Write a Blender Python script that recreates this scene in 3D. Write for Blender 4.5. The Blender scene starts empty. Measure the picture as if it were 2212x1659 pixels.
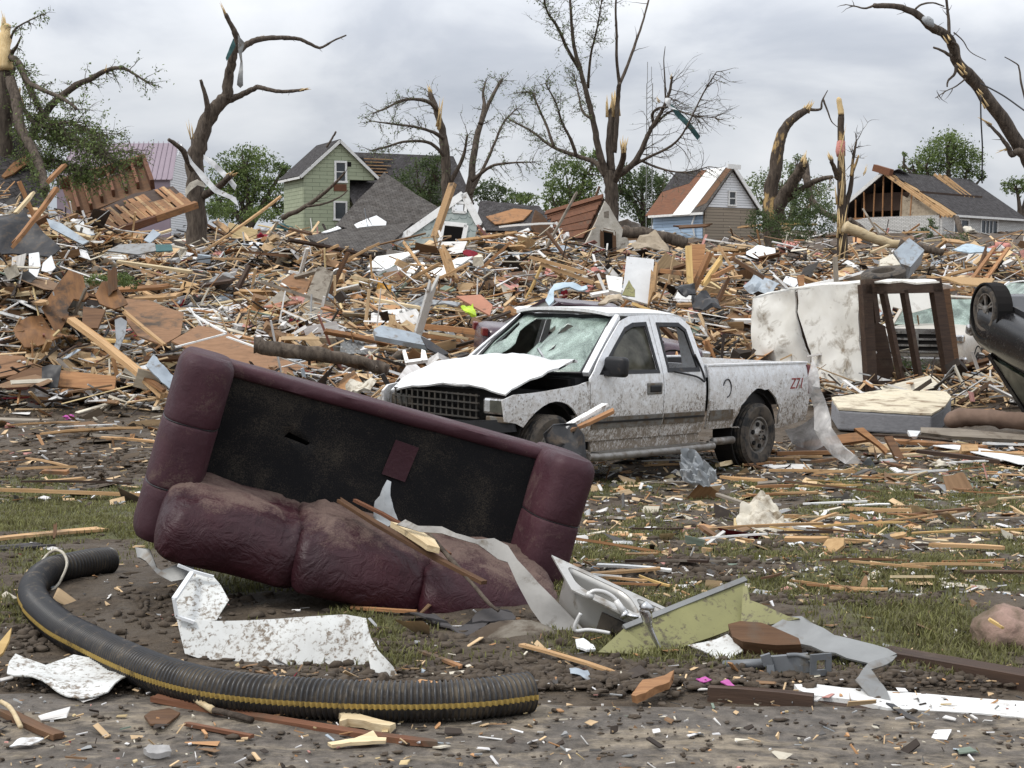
import bpy, math, random
from mathutils import Vector, Matrix, Euler, noise
from mathutils.geometry import delaunay_2d_cdt
rad = math.radians
SC = bpy.context.scene
COL = SC.collection
rnd = random.Random(11)

# ------------------------------------------------------------------ camera, sky, sun, exposure
F, YH, CX, CY, CH = 3320.0, 620.0, 1106.0, 829.5, 1.6
PITCH = math.atan((CY - YH) / F)
cam = bpy.data.cameras.new('camera'); cam_o = bpy.data.objects.new('camera', cam); COL.objects.link(cam_o)
cam.sensor_width = 36; cam.lens = 36 * F / 2212; cam.clip_end = 6000; cam.clip_start = .1
cam_o.location = (0, 0, CH); cam_o.rotation_euler = (rad(90) - PITCH, 0, 0)
SC.camera = cam_o
SC.view_settings.view_transform = 'Standard'; SC.view_settings.look = 'None'
SC.view_settings.exposure = 0.42; SC.view_settings.gamma = 1

def nd(t, kind, ins=None, **at):
    n = t.nodes.new(kind)
    for k, v in at.items(): setattr(n, k, v)
    for k, v in (ins or {}).items():
        s = n.inputs[k]
        if isinstance(v, bpy.types.NodeSocket): t.links.new(v, s)
        else: s.default_value = v
    return n
def rgba(c): return (c[0], c[1], c[2], 1)
def ramp(t, fac, stops, interp='LINEAR'):
    n = nd(t, 'ShaderNodeValToRGB', {'Fac': fac}); cr = n.color_ramp; cr.interpolation = interp
    while len(cr.elements) < len(stops): cr.elements.new(.5)
    for e, (p, c) in zip(cr.elements, stops):
        e.position = p; e.color = rgba(c) if hasattr(c, '__len__') else (c, c, c, 1)
    return n.outputs[0]
def mix(t, fac, a, b, blend='MIX'):
    n = nd(t, 'ShaderNodeMix', data_type='RGBA', blend_type=blend)
    for i, v in ((0, fac), (6, a), (7, b)):
        if isinstance(v, bpy.types.NodeSocket): t.links.new(v, n.inputs[i])
        else: n.inputs[i].default_value = v if i == 0 else rgba(v)
    return n.outputs[2]
def mth(t, op, a, b=0.0, c=0.0, clamp=False):
    n = nd(t, 'ShaderNodeMath', operation=op, use_clamp=clamp)
    for i, v in enumerate((a, b, c)):
        if isinstance(v, bpy.types.NodeSocket): t.links.new(v, n.inputs[i])
        else: n.inputs[i].default_value = v
    return n.outputs[0]
def vmul(t, v, s):
    n = nd(t, 'ShaderNodeVectorMath', operation='MULTIPLY'); t.links.new(v, n.inputs[0]); n.inputs[1].default_value = s; return n.outputs[0]
def vadd(t, v, w):
    n = nd(t, 'ShaderNodeVectorMath', operation='ADD'); t.links.new(v, n.inputs[0]); t.links.new(w, n.inputs[1]); return n.outputs[0]
def nz(t, vec, scale, detail=4, rough=.55, dist=0.0):
    return nd(t, 'ShaderNodeTexNoise', {'Vector': vec, 'Scale': scale, 'Detail': detail, 'Roughness': rough, 'Distortion': dist}).outputs[0]

SUN_DIR = Vector((-.50, -.22, .84)).normalized()      # towards the sun
W = bpy.data.worlds.new('World'); SC.world = W; W.use_nodes = True
t = W.node_tree; t.nodes.clear()
sky = nd(t, 'ShaderNodeTexSky', sky_type='NISHITA', sun_disc=False)
sky.sun_elevation = math.asin(SUN_DIR.z); sky.sun_rotation = math.atan2(SUN_DIR.x, SUN_DIR.y)
g = nd(t, 'ShaderNodeTexCoord').outputs['Generated']
sx = nd(t, 'ShaderNodeSeparateXYZ', {'Vector': g})
st = vmul(t, g, (1.0, 1.0, 1.9))
n1 = nz(t, st, 5.2, 6, .52, .35)
n2 = nz(t, vmul(t, g, (1, 1, 3.2)), 2.3, 3, .5, .2)
cl = mth(t, 'ADD', mth(t, 'MULTIPLY', n1, .62), mth(t, 'MULTIPLY', n2, .38))
cc = ramp(t, cl, [(.36, (.36, .39, .445)), (.44, (.445, .47, .52)), (.51, (.58, .60, .635)), (.62, (.72, .73, .75))])
gain = ramp(t, sx.outputs['Z'], [(0.0, .92), (.12, 1.02), (.20, 1.35), (.5, 2.0), (1.0, 2.2)])
cc2 = mix(t, 1.0, cc, gain, 'MULTIPLY')
b1 = nd(t, 'ShaderNodeBackground', {'Color': cc2, 'Strength': 1.0})
b2 = nd(t, 'ShaderNodeBackground', {'Color': sky.outputs[0], 'Strength': .05})
mx = nd(t, 'ShaderNodeMixShader', {0: .12, 1: b1.outputs[0], 2: b2.outputs[0]})
nd(t, 'ShaderNodeOutputWorld', {'Surface': mx.outputs[0]})
sun = bpy.data.lights.new('sun', 'SUN'); sun.energy = 1.5; sun.angle = rad(12); sun.color = (1, .96, .9)
sun_o = bpy.data.objects.new('sun', sun); COL.objects.link(sun_o)
sun_o.rotation_euler = (-SUN_DIR).to_track_quat('-Z', 'Y').to_euler(); sun_o.location = (0, 0, 60)

# ------------------------------------------------------------------ noise / terrain / projection
def sst(a, b, v):
    v = min(1, max(0, (v - a) / (b - a))); return v * v * (3 - 2 * v)
def nse(x, y, z=0.0): return noise.noise((x, y, z))
def fbm(x, y, z=0.0, o=4): return noise.fractal((x, y, z), 1.0, 2.0, o)
KN = [(-400, 0), (-20, 0), (0, 0), (8.3, 0), (10, -.10), (13, -.34), (16, -.50), (19, -.585), (22, -.56), (26, -.40), (32, -.08), (40, .42), (60, 1.7), (90, 3.75),
      (125, 6.1), (150, 7.0), (200, 7.7), (300, 8.2), (4000, 8.2)]
def tz(x, y):
    for i in range(len(KN) - 1):
        if y <= KN[i + 1][0]:
            (a, b), (c, d) = KN[i], KN[i + 1]
            u = (y - a) / (c - a)
            # cubic hermite with finite-difference slopes
            def sl(j):
                if j <= 0 or j >= len(KN) - 1: return 0.0
                return (KN[j + 1][1] - KN[j - 1][1]) / (KN[j + 1][0] - KN[j - 1][0])
            m0, m1 = sl(i) * (c - a), sl(i + 1) * (c - a)
            h = (2*u**3 - 3*u*u + 1) * b + (u**3 - 2*u*u + u) * m0 + (-2*u**3 + 3*u*u) * d + (u**3 - u*u) * m1
            return h + (.035 * fbm(x * .5, y * .5, 3) * sst(6.3, 8, y) if y < 60 else 0)
    return KN[-1][1]
MOUNDS = [(-9.6, 29.5, 1.7, 1.5, 1.25), (-12.5, 31, 2, 2, .8), (-16, 42, 4.2, 4, 2.7), (-19.5, 49, 6, 6, 2.4), (-11, 45, 3.5, 4, 1.0), (-5.5, 40, 4, 4, .6), (0, 42, 5, 4, .6),
          (-2.6, 54, 3.2, 2.6, 1.0), (1.2, 68, 3.2, 3, 1.3), (-11, 62, 4, 4, .9), (10, 60, 3, 3, .8), (5, 48, 2.5, 2.5, .9), (12, 44, 4, 3, .7), (-3, 33, 2.6, 2, .6), (5, 35, 3, 3, .5), (-6.3, 34, 1.6, 1.6, .6), (-7.5, 52, 2.4, 2.2, .8), (24, 58, 4, 4, .9)]
def mound(x, y):
    if y < 23 or y > 130: return 0.0
    edge = 25.5 + 1.2 * nse(x * .25, 7.7) + (1.6 if x > 3 else 0)
    k = sst(edge, edge + 4, y) * (1 - sst(112, 128, y))
    if k <= 0: return 0.0
    k *= 1 - .85 * math.exp(-((x - 7.2) / 3.2) ** 2 - ((y - 29) / 3) ** 2)
    h = (.22 + .5 * (fbm(x * .22, y * .16, 1.3) + .30) + .3 * abs(nse(x * .6, y * .5, 4))) * (1 - .6 * sst(50, 75, y))
    for cx, cy, sx_, sy_, hh in MOUNDS:
        q = ((x - cx) / sx_) ** 2 + ((y - cy) / sy_) ** 2
        if q < 9: h += hh * math.exp(-q)
    return max(0, h) * k
def H(x, y): return tz(x, y) + mound(x, y)
CP, SP = math.cos(PITCH), math.sin(PITCH)
def ray(px, py):
    u, v = (px - CX) / F, -(py - CY) / F
    return Vector((u, CP + v * SP, -SP + v * CP))
def P(px, py, d):                        # the world point seen at a pixel of the photograph, d metres away
    r = ray(px, py); return Vector((0, 0, CH)) + r * (d / r.y)
def G(px, py, hf=H):                     # where the sight line of a pixel meets the ground
    r = ray(px, py); d = 4.0; o = Vector((0, 0, CH)); step = .25
    while d < 180:
        p = o + r * (d / r.y)
        if p.z <= hf(p.x, p.y):
            a, b = d - step, d
            for _ in range(12):
                m = (a + b) / 2; p = o + r * (m / r.y)
                if p.z <= hf(p.x, p.y): b = m
                else: a = m
            p = o + r * (b / r.y); return Vector((p.x, p.y, hf(p.x, p.y)))
        d += step; step = max(.25, d * .02)
    return None
def PX(p):
    x, y, z = p[0], p[1], p[2] - CH
    f = y * CP - z * SP; up = y * SP + z * CP
    if f < .01: return (0, 9999)
    return (CX + F * x / f, CY - F * up / f)

# ------------------------------------------------------------------ objects and tags
def tag(o, label=None, cat=None, group=None, kind=None):
    if label: o['label'] = label
    if cat: o['category'] = cat
    if group: o['group'] = group
    if kind: o['kind'] = kind
    return o
def thing(name, label, cat, loc=(0, 0, 0), rot=(0, 0, 0), group=None):
    o = bpy.data.objects.new(name, None); COL.objects.link(o); o.empty_display_size = .2
    o.location = loc; o.rotation_euler = rot
    return tag(o, label, cat, group)

class MB:
    def __init__(s): s.v, s.f, s.m, s.col, s.loc, s.rng = [], [], [], [], [], []
    def add(s, vs, fs, m=0, col=None, loc=None):
        k = len(s.v); s.rng.append((k, k + len(vs), len(s.f), len(s.f) + len(fs))); s.v += [tuple(v) for v in vs]; s.f += [tuple(i + k for i in f) for f in fs]; s.m += [m] * len(fs)
        if col is not None: s.col += [col] * len(vs)
        if loc is not None: s.loc += loc
    def merge(s, o):
        k = len(s.v); s.v += o.v; s.f += [tuple(i + k for i in f) for f in o.f]; s.m += o.m; s.col += o.col; s.loc += o.loc; return s
    def split(s, gap):                     # pieces of the mesh that lie together, one MB per cluster
        bb = []
        for a, c, f0, f1 in s.rng:
            vs = s.v[a:c]; bb.append([min(v[i] for v in vs) - gap for i in range(3)] + [max(v[i] for v in vs) + gap for i in range(3)])
        par = list(range(len(bb)))
        def fd(i):
            while par[i] != i: i = par[i]
            return i
        for i in range(len(bb)):
            for j in range(i):
                A, B = bb[i], bb[j]
                if all(A[q] <= B[q + 3] and B[q] <= A[q + 3] for q in range(3)): par[fd(i)] = fd(j)
        gr = {}
        for i, (a, c, f0, f1) in enumerate(s.rng):
            m = gr.setdefault(fd(i), MB()); k = len(m.v) - a; m.v += s.v[a:c]; m.f += [tuple(q + k for q in f) for f in s.f[f0:f1]]; m.m += s.m[f0:f1]
        return list(gr.values())
    def box(s, c, size, R=None, m=0, col=None, off=None, taper=0, jit=0):
        x, y, z = size[0] / 2, size[1] / 2, size[2] / 2
        L = [(-x, -y, -z), (x, -y * (1 - taper), -z), (x, y * (1 - taper), -z), (-x, y, -z), (-x, -y, z), (x, -y * (1 - taper), z), (x, y * (1 - taper), z), (-x, y, z)]
        if jit: L = [(a + rnd.uniform(-jit, jit), b + rnd.uniform(-jit, jit) * .5, c_) for a, b, c_ in L]
        vs = []
        for l in L:
            p = Vector(l)
            if R is not None: p = R @ p
            vs.append((p.x + c[0], p.y + c[1], p.z + c[2]))
        lo = [(l[0] + off, l[1] + off * .37, l[2]) for l in L] if off is not None else None
        s.add(vs, [(0, 3, 2, 1), (4, 5, 6, 7), (0, 1, 5, 4), (1, 2, 6, 5), (2, 3, 7, 6), (3, 0, 4, 7)], m, col, lo)
    def bar(s, a, b, w, h=None, m=0, up=(0, 0, 1), col=None):
        a, b = Vector(a), Vector(b); d = b - a; L = d.length; h = h or w
        if L < 1e-6: return
        d.normalize(); u = Vector(up)
        if abs(d.dot(u)) > .98: u = Vector((1, 0, 0))
        yv = u.cross(d).normalized(); zv = d.cross(yv)
        R = Matrix((d, yv, zv)).transposed()
        s.box((a + b) / 2, (L, w, h), R, m, col, off=(rnd.random() * 9 if col is not None else None))
    def tube(s, pts, rr, seg=8, m=0, cap=True, rough=0.0, seed=0.0, col=None):
        pts = [Vector(p) for p in pts]; n = len(pts)
        if not hasattr(rr, '__len__'): rr = [rr] * n
        vs, fs = [], []; prev = None
        for i, p in enumerate(pts):
            d = (pts[min(i + 1, n - 1)] - pts[max(i - 1, 0)])
            if d.length < 1e-9: d = Vector((0, 0, 1))
            d.normalize()
            if prev is None:
                a = Vector((0, 0, 1)) if abs(d.z) < .9 else Vector((1, 0, 0)); u = d.cross(a).normalized()
            else: u = (prev - d * prev.dot(d)).normalized()
            prev = u; w = d.cross(u)
            for k in range(seg):
                an = 2 * math.pi * k / seg
                r = rr[i] * (1 + (rough * nse(3 * math.cos(an) + seed, 3 * math.sin(an), i * .7 + seed) if rough else 0))
                vs.append(p + (u * math.cos(an) + w * math.sin(an)) * r)
        for i in range(n - 1):
            for k in range(seg):
                k2 = (k + 1) % seg; fs.append((i * seg + k, i * seg + k2, (i + 1) * seg + k2, (i + 1) * seg + k))
        if cap: fs += [tuple(reversed(range(seg))), tuple(range((n - 1) * seg, n * seg))]
        s.add(vs, fs, m, col)
    def lathe(s, prof, c=(0, 0, 0), axis='Y', seg=32, m=0):
        vs, fs = [], []; n = len(prof)
        for r, h in prof:
            for k in range(seg):
                a = 2 * math.pi * k / seg; x, y = r * math.cos(a), r * math.sin(a)
                q = (x, h, y) if axis == 'Y' else (x, y, h) if axis == 'Z' else (h, x, y)
                vs.append((q[0] + c[0], q[1] + c[1], q[2] + c[2]))
        for i in range(n - 1):
            for k in range(seg):
                k2 = (k + 1) % seg; fs.append((i * seg + k, i * seg + k2, (i + 1) * seg + k2, (i + 1) * seg + k))
        s.add(vs, fs, m)
    def prism(s, poly, T, fm=None, m=0):          # flat outline in xy with thickness T in z, mapped by fm
        n = len(poly); vs = [(x, y, -T / 2) for x, y in poly] + [(x, y, T / 2) for x, y in poly]
        if fm: vs = [fm(*v) for v in vs]
        fs = [tuple(reversed(range(n))), tuple(range(n, 2 * n))] + [(i, (i + 1) % n, n + (i + 1) % n, n + i) for i in range(n)]
        s.add(vs, fs, m)
    def surf(s, outline, holes=(), sp=.1, T=.01, fm=None, m=0):   # a skinned sheet: outline (and holes) in uv, filled with points sp apart, mapped by fm, T thick
        def dens(poly):
            out = []
            for i in range(len(poly)):
                a, b = Vector(poly[i]), Vector(poly[(i + 1) % len(poly)]); k = max(1, int((b - a).length / sp))
                out += [a.lerp(b, j / k) for j in range(k)]
            return out
        pts = []; edges = []; 
        loops = [dens(outline)] + [dens(h) for h in holes]
        for lp in loops:
            k = len(pts); pts += lp; edges += [(k + i, k + (i + 1) % len(lp)) for i in range(len(lp))]
        def inside(p, poly):
            c = False; j = len(poly) - 1
            for i in range(len(poly)):
                a, b = poly[i], poly[j]
                if (a[1] > p[1]) != (b[1] > p[1]) and p[0] < (b[0] - a[0]) * (p[1] - a[1]) / (b[1] - a[1]) + a[0]: c = not c
                j = i
            return c
        xs = [p.x for p in loops[0]]; ys = [p.y for p in loops[0]]
        u = min(xs) + sp / 2; row = 0
        while u < max(xs):
            v = min(ys) + sp * (.5 if row % 2 else .95)
            while v < max(ys):
                q = Vector((u, v))
                if inside(q, loops[0]) and not any(inside(q, h) for h in loops[1:]) and min((q - w).length_squared for lp in loops for w in lp) > (.35 * sp) ** 2: pts.append(q)
                v += sp
            u += sp * .87; row += 1
        r = delaunay_2d_cdt(pts, edges, [], 0, 1e-6)
        vs2, fs2 = r[0], r[2]
        tri = []
        for f in fs2:
            c = Vector((0, 0))
            for i in f: c += vs2[i]
            c /= len(f)
            if inside(c, loops[0]) and not any(inside(c, h) for h in loops[1:]): tri.append(tuple(f))
        if fm is None: fm = lambda a, b: (a, b, 0)
        e = sp * .15; top, bot = [], []
        for q in vs2:
            p = Vector(fm(q.x, q.y)); du = Vector(fm(q.x + e, q.y)) - p; dv = Vector(fm(q.x, q.y + e)) - p
            nn = du.cross(dv)
            nn = nn.normalized() if nn.length > 1e-12 else Vector((0, 0, 1))
            top.append(p + nn * T / 2); bot.append(p - nn * T / 2)
        n = len(vs2); fs = []; cnt = {}
        for f in tri:
            fs.append(f); fs.append(tuple(reversed([i + n for i in f])))
            for i in range(len(f)): cnt[(f[i], f[(i + 1) % len(f)])] = 1
        for (a, b) in list(cnt):
            if (b, a) not in cnt: fs.append((b, a, a + n, b + n))
        s.add(top + bot, fs, m)
    def build(s, name, mats, parent=None, smooth=False, ang=None, loc=None, rot=None):
        me = bpy.data.meshes.new(name); me.from_pydata(s.v, [], s.f); me.update()
        mats = mats if isinstance(mats, (list, tuple)) else [mats]
        for m in mats: me.materials.append(m)
        if len(mats) > 1: me.polygons.foreach_set('material_index', s.m)
        if s.col:
            a = me.attributes.new('col', 'FLOAT_COLOR', 'POINT'); a.data.foreach_set('color', [c for q in s.col for c in (q[0], q[1], q[2], 1)])
        if s.loc:
            a = me.attributes.new('loc', 'FLOAT_VECTOR', 'POINT'); a.data.foreach_set('vector', [c for q in s.loc for c in q])
        if smooth:
            me.polygons.foreach_set('use_smooth', [True] * len(me.polygons))
            if ang: me.set_sharp_from_angle(angle=rad(ang))
        me.update()
        o = bpy.data.objects.new(name, me); COL.objects.link(o)
        if parent is not None: o.parent = parent
        if loc is not None: o.location = loc
        if rot is not None: o.rotation_euler = rot
        return o
def mod_subsurf(o, lv=1):
    m = o.modifiers.new('sub', 'SUBSURF'); m.levels = lv; m.render_levels = lv; return o
def mod_bevel(o, w, seg=2):
    m = o.modifiers.new('bev', 'BEVEL'); m.width = w; m.segments = seg; m.limit_method = 'ANGLE'; return o

# ------------------------------------------------------------------ materials
def new_mat(name):
    m = bpy.data.materials.new(name); m.use_nodes = True; m.node_tree.nodes.clear(); return m, m.node_tree
def finish(t, color, rough=.7, metal=0.0, bump=None, bstr=.2, spec=.35, bdist=.01, **extra):
    ins = {'Base Color': color if isinstance(color, bpy.types.NodeSocket) else rgba(color), 'Roughness': rough, 'Metallic': metal, 'Specular IOR Level': spec}
    ins.update(extra)
    b = nd(t, 'ShaderNodeBsdfPrincipled', ins)
    if bump is not None:
        bp = nd(t, 'ShaderNodeBump', {'Height': bump, 'Strength': bstr, 'Distance': bdist}); t.links.new(bp.outputs[0], b.inputs['Normal'])
    nd(t, 'ShaderNodeOutputMaterial', {'Surface': b.outputs[0]}); return b
def coords(t, src='obj'):
    if src == 'loc': return nd(t, 'ShaderNodeAttribute', attribute_name='loc').outputs['Vector']
    tc = nd(t, 'ShaderNodeTexCoord').outputs['Object']
    oi = nd(t, 'ShaderNodeObjectInfo').outputs['Random']
    cb = nd(t, 'ShaderNodeCombineXYZ', {0: mth(t, 'MULTIPLY', oi, 37.0), 1: mth(t, 'MULTIPLY', oi, 91.0), 2: mth(t, 'MULTIPLY', oi, 53.0)}).outputs[0]
    return vadd(t, tc, cb)
def pm(name, c1, c2=None, scale=6.0, stretch=(1, 1, 1), rough=.75, metal=0.0, bump=.2, bscale=None, dirt=None, damt=.5, dscale=5.0, dsoft=.08, var=.14, spec=.3, src='obj', contrast=.25, bdist=.01):
    m, t = new_mat(name); v = coords(t, src)
    vs = vmul(t, v, stretch)
    n = nz(t, vs, scale, 6, .62, .3)
    c2 = c2 or tuple(x * .6 for x in c1)
    if src == 'loc':
        base = nd(t, 'ShaderNodeAttribute', attribute_name='col').outputs['Color']
        c = mix(t, ramp(t, n, [(.5 - contrast, 0.0), (.5 + contrast, 1.0)]), mix(t, 1.0, base, (.55, .52, .50), 'MULTIPLY'), base)
    else:
        c = mix(t, ramp(t, n, [(.5 - contrast, 0.0), (.5 + contrast, 1.0)]), c2, c1)
        oi = nd(t, 'ShaderNodeObjectInfo').outputs['Random']
        if var:
            hv = nd(t, 'ShaderNodeHueSaturation', {'Color': c, 'Value': mth(t, 'ADD', mth(t, 'MULTIPLY', oi, 2 * var), 1 - var)}); c = hv.outputs[0]
    if dirt is not None:
        dn = mth(t, 'ADD', nz(t, v, dscale, 7, .68, .4), mth(t, 'MULTIPLY', mth(t, 'SUBTRACT', nz(t, v, dscale * .13, 3), .5), .4))
        c = mix(t, ramp(t, dn, [(1 - damt - dsoft, 0.0), (1 - damt + dsoft, 1.0)]), c, dirt)
    bn = nz(t, vs, bscale or scale * 2.5, 5, .6) if bump else None
    finish(t, c, rough, metal, bn, bump, spec, bdist)
    return m
def wood(name, c1, c2, dirt=(.09, .065, .045), damt=.36, var=.2):
    return pm(name, c1, c2, scale=2.2, stretch=(1, 14, 14), rough=.8, bump=.3, dirt=dirt, damt=damt, dscale=2.4, var=var, contrast=.2)
MUD = (.075, .056, .04); SOIL = (.045, .034, .025)
M = {}
M['tan'] = wood('wood_tan', (.52, .34, .18), (.34, .20, .09))
M['orange'] = wood('wood_orange', (.38, .20, .09), (.21, .10, .045))
M['brown'] = wood('wood_brown', (.15, .08, .04), (.075, .038, .02))
M['grey_wood'] = wood('wood_weathered', (.30, .26, .21), (.17, .145, .115))
M['dark_wood'] = wood('wood_dark', (.075, .045, .03), (.035, .022, .016))
M['yellow'] = wood('wood_yellow', (.60, .42, .18), (.42, .27, .10), damt=.3)
M['pale'] = wood('wood_pale', (.66, .55, .36), (.45, .33, .18), damt=.3)
M['white_wood'] = pm('wood_white_painted', (.80, .80, .78), (.62, .61, .58), 5, (1, 8, 8), .6, dirt=(.16, .12, .085), damt=.36, dscale=5, dsoft=.04)
M['redwood'] = wood('wood_reddish', (.18, .08, .042), (.095, .04, .022))
M['ply'] = pm('plywood', (.27, .15, .08), (.16, .085, .042), 5, (1, 3, 3), .8, dirt=MUD, damt=.36, dscale=2.2)
M['osb'] = pm('chip_board', (.48, .32, .16), (.30, .18, .08), 22, (1, 1, 1), .85, dirt=MUD, damt=.33)
M['drywall'] = pm('drywall', (.80, .80, .77), (.66, .65, .61), 3, rough=.9, dirt=(.20, .16, .12), damt=.34, dscale=3)
M['vinyl'] = pm('white_vinyl', (.80, .81, .80), (.70, .71, .70), 4, rough=.45, dirt=(.14, .11, .08), damt=.40, dscale=50, dsoft=.05, spec=.45)
M['vinyl_clean'] = pm('white_sheet', (.78, .79, .79), (.64, .65, .65), 3, rough=.5, dirt=(.2, .16, .12), damt=.34, dscale=7, dsoft=.05)
M['grey_metal'] = pm('grey_sheet_metal', (.27, .275, .27), (.17, .17, .165), 4, rough=.5, metal=.35, dirt=(.13, .10, .07), damt=.38, dscale=6)
M['blue_grey'] = pm('blue_grey_sheet', (.36, .41, .45), (.25, .28, .31), 4, rough=.5, metal=.2, dirt=(.16, .13, .1), damt=.36)
M['dark_metal'] = pm('dark_metal', (.05, .05, .052), (.025, .025, .027), 5, rough=.5, metal=.4, dirt=MUD, damt=.4)
M['shingle'] = None
M['pink'] = pm('pink_insulation', (.62, .30, .26), (.45, .18, .15), 7, rough=1, bump=.8, dirt=(.28, .17, .13), damt=.38, bdist=.05)
M['cloth_tan'] = pm('tan_cloth', (.42, .35, .26), (.26, .21, .15), 4, rough=.95, dirt=MUD, damt=.36)
M['cloth_grey'] = pm('grey_cloth', (.38, .40, .41), (.22, .23, .24), 4, rough=.95, dirt=MUD, damt=.38)
M['cloth_white'] = pm('white_cloth', (.68, .64, .55), (.46, .42, .34), 5, rough=.95, dirt=(.2, .16, .11), damt=.4)
M['cloth_blue'] = pm('pale_blue_cloth', (.50, .60, .66), (.34, .42, .48), 4, rough=.9, dirt=MUD, damt=.3)
M['cloth_red'] = pm('red_cloth', (.26, .015, .03), (.14, .01, .018), 6, rough=.9)
M['black'] = pm('black_plastic', (.02, .02, .022), (.012, .012, .013), 5, rough=.45, dirt=MUD, damt=.36)
M['rubber'] = pm('tyre_rubber', (.025, .025, .026), (.016, .016, .016), 9, rough=.8, dirt=(.085, .07, .055), damt=.54, dscale=9)
M['green_plastic'] = pm('lime_plastic', (.45, .62, .05), (.32, .45, .03), 5, rough=.5)
M['teal'] = pm('teal_cloth', (.05, .12, .12), (.03, .07, .07), 5, rough=.8)
M['gold'] = pm('ochre_plastic', (.50, .26, .03), (.28, .13, .02), 5, rough=.5, dirt=MUD, damt=.4)
M['magenta'] = pm('magenta_plastic', (.50, .10, .36), (.35, .06, .24), 5, rough=.5)
M['terracotta'] = pm('terracotta_board', (.42, .20, .13), (.30, .14, .09), 3, rough=.85, dirt=MUD, damt=.33)
M['concrete'] = pm('concrete_lump', (.26, .23, .19), (.16, .14, .11), 7, rough=.95, bump=.5, dirt=MUD, damt=.42)
def shingle_mat(name, c1, c2, bh=.16, bw=.3, dirt=MUD, damt=.3):
    m, t = new_mat(name); v = nd(t, 'ShaderNodeTexCoord').outputs['Object']
    b = nd(t, 'ShaderNodeTexBrick', {'Vector': v, 'Color1': rgba(c1), 'Color2': rgba(c2), 'Mortar': rgba(tuple(x * .35 for x in c2)), 'Scale': 1.0, 'Mortar Size': .012, 'Bias': 0.0, 'Brick Width': bw, 'Row Height': bh}, offset=.5)
    n = nz(t, v, 3, 5); n2 = nz(t, v, 40, 3)
    c = mix(t, ramp(t, n, [(.35, 0.0), (.7, 1.0)]), b.outputs[0], mix(t, 1.0, b.outputs[0], (.55, .52, .5), 'MULTIPLY'))
    c = mix(t, ramp(t, nz(t, v, 2.1, 6, .7), [(1 - damt - .05, 0.0), (1 - damt + .05, 1.0)]), c, dirt)
    h = mth(t, 'ADD', b.outputs[1], mth(t, 'MULTIPLY', n2, .6))
    finish(t, c, .92, 0, b.outputs[1], .5, .2, .015); return m
M['shingle'] = shingle_mat('grey_shingles', (.125, .115, .105), (.085, .078, .072))
M['shingle_dark'] = shingle_mat('dark_shingles', (.085, .08, .08), (.055, .051, .052))
M['stuff'] = pm('broken_building_scraps', (.5, .5, .5), scale=2.0, stretch=(1, 9, 9), rough=.85, bump=.25, src='loc', dirt=(.12, .09, .06), damt=.22, dscale=1.3)
# ------------------------------------------------------------------ ground
GRASS_BLOBS = [(130, 1110, 230, 60, 1.0), (300, 1180, 120, 35, .5), (60, 1060, 120, 25, .5), (30, 1330, 60, 50, .6), (230, 1210, 90, 30, .6), (700, 1400, 320, 60, .55), (540, 1260, 160, 40, .6), (880, 1420, 200, 40, .5),
               (1600, 1270, 420, 60, .85), (2000, 1350, 360, 60, .9), (1450, 1380, 200, 35, .7), (1980, 1080, 320, 45, .7), (2100, 1160, 250, 40, .5), (1750, 1215, 420, 40, .7), (1330, 1185, 120, 60, .8),
               (1560, 1120, 330, 60, .25), (1700, 1440, 250, 25, .5), (2100, 1450, 150, 40, .6), (1350, 1050, 120, 25, .35)]
MUD_BLOBS = [(1480, 1235, 170, 26, .9), (1750, 1180, 200, 20, .25), (180, 1000, 330, 40, .6), (300, 1260, 130, 60, .5), (420, 1400, 150, 70, .4), (1890, 1300, 160, 14, .5), (150, 960, 400, 40, .5)]
def gmask(x, y):
    if y > 27 or y < 4: return 0.0
    px, py = PX((x, y, tz(x, y))); m = 0.0
    for cx, cy, sx_, sy_, w in GRASS_BLOBS:
        q = ((px - cx) / sx_) ** 2 + ((py - cy) / sy_) ** 2
        if q < 6: m = max(m, w * math.exp(-.6 * q))
    for cx, cy, sx_, sy_, w in MUD_BLOBS:
        q = ((px - cx) / sx_) ** 2 + ((py - cy) / sy_) ** 2
        if q < 6: m -= w * math.exp(-q)
    if px < -250 or px > 2460: m = max(m, .5)
    m += .85 * fbm(x * 1.3, y * .9, 9) * (1 if m > .05 else .4) - .06
    return max(0, min(1, m)) * sst(5.9, 6.6, y)
def road_edge(x): return 6.02 + .10 * fbm(x * .9, 2.2) + .05 * nse(x * 5, 1) - .16 * sst(-.6, .6, x) - .05 * x * (x > 0) * .3
m, t = new_mat('mud_and_turf'); v = nd(t, 'ShaderNodeTexCoord').outputs['Object']
ga = nd(t, 'ShaderNodeAttribute', attribute_name='turf').outputs['Fac']; ra = nd(t, 'ShaderNodeAttribute', attribute_name='heap').outputs['Fac']
n1 = nz(t, v, 1.6, 8, .65, .3); n2 = nz(t, v, 9, 7, .7, .3); n3 = nz(t, v, 45, 4, .6)
soil = mix(t, ramp(t, n2, [(.34, 0.0), (.66, 1.0)]), (.032, .023, .016), (.115, .088, .062))
soil = mix(t, ramp(t, n1, [(.42, 0.0), (.62, .8)]), soil, (.085, .066, .046))
turf = mix(t, ramp(t, n2, [(.35, 0.0), (.65, 1.0)]), (.055, .055, .024), (.115, .115, .048))
c = mix(t, ramp(t, mth(t, 'ADD', ga, mth(t, 'MULTIPLY', mth(t, 'SUBTRACT', n2, .5), .9)), [(.25, 0.0), (.5, 1.0)]), soil, turf)
vor = nd(t, 'ShaderNodeTexVoronoi', {'Vector': vmul(t, v, (1, 2.2, 1)), 'Scale': 5.0, 'Randomness': 1.0}, feature='F1')
heap = mix(t, ramp(t, n2, [(.4, 0.0), (.6, 1.0)]), (.028, .020, .014), (.12, .08, .05))
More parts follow.
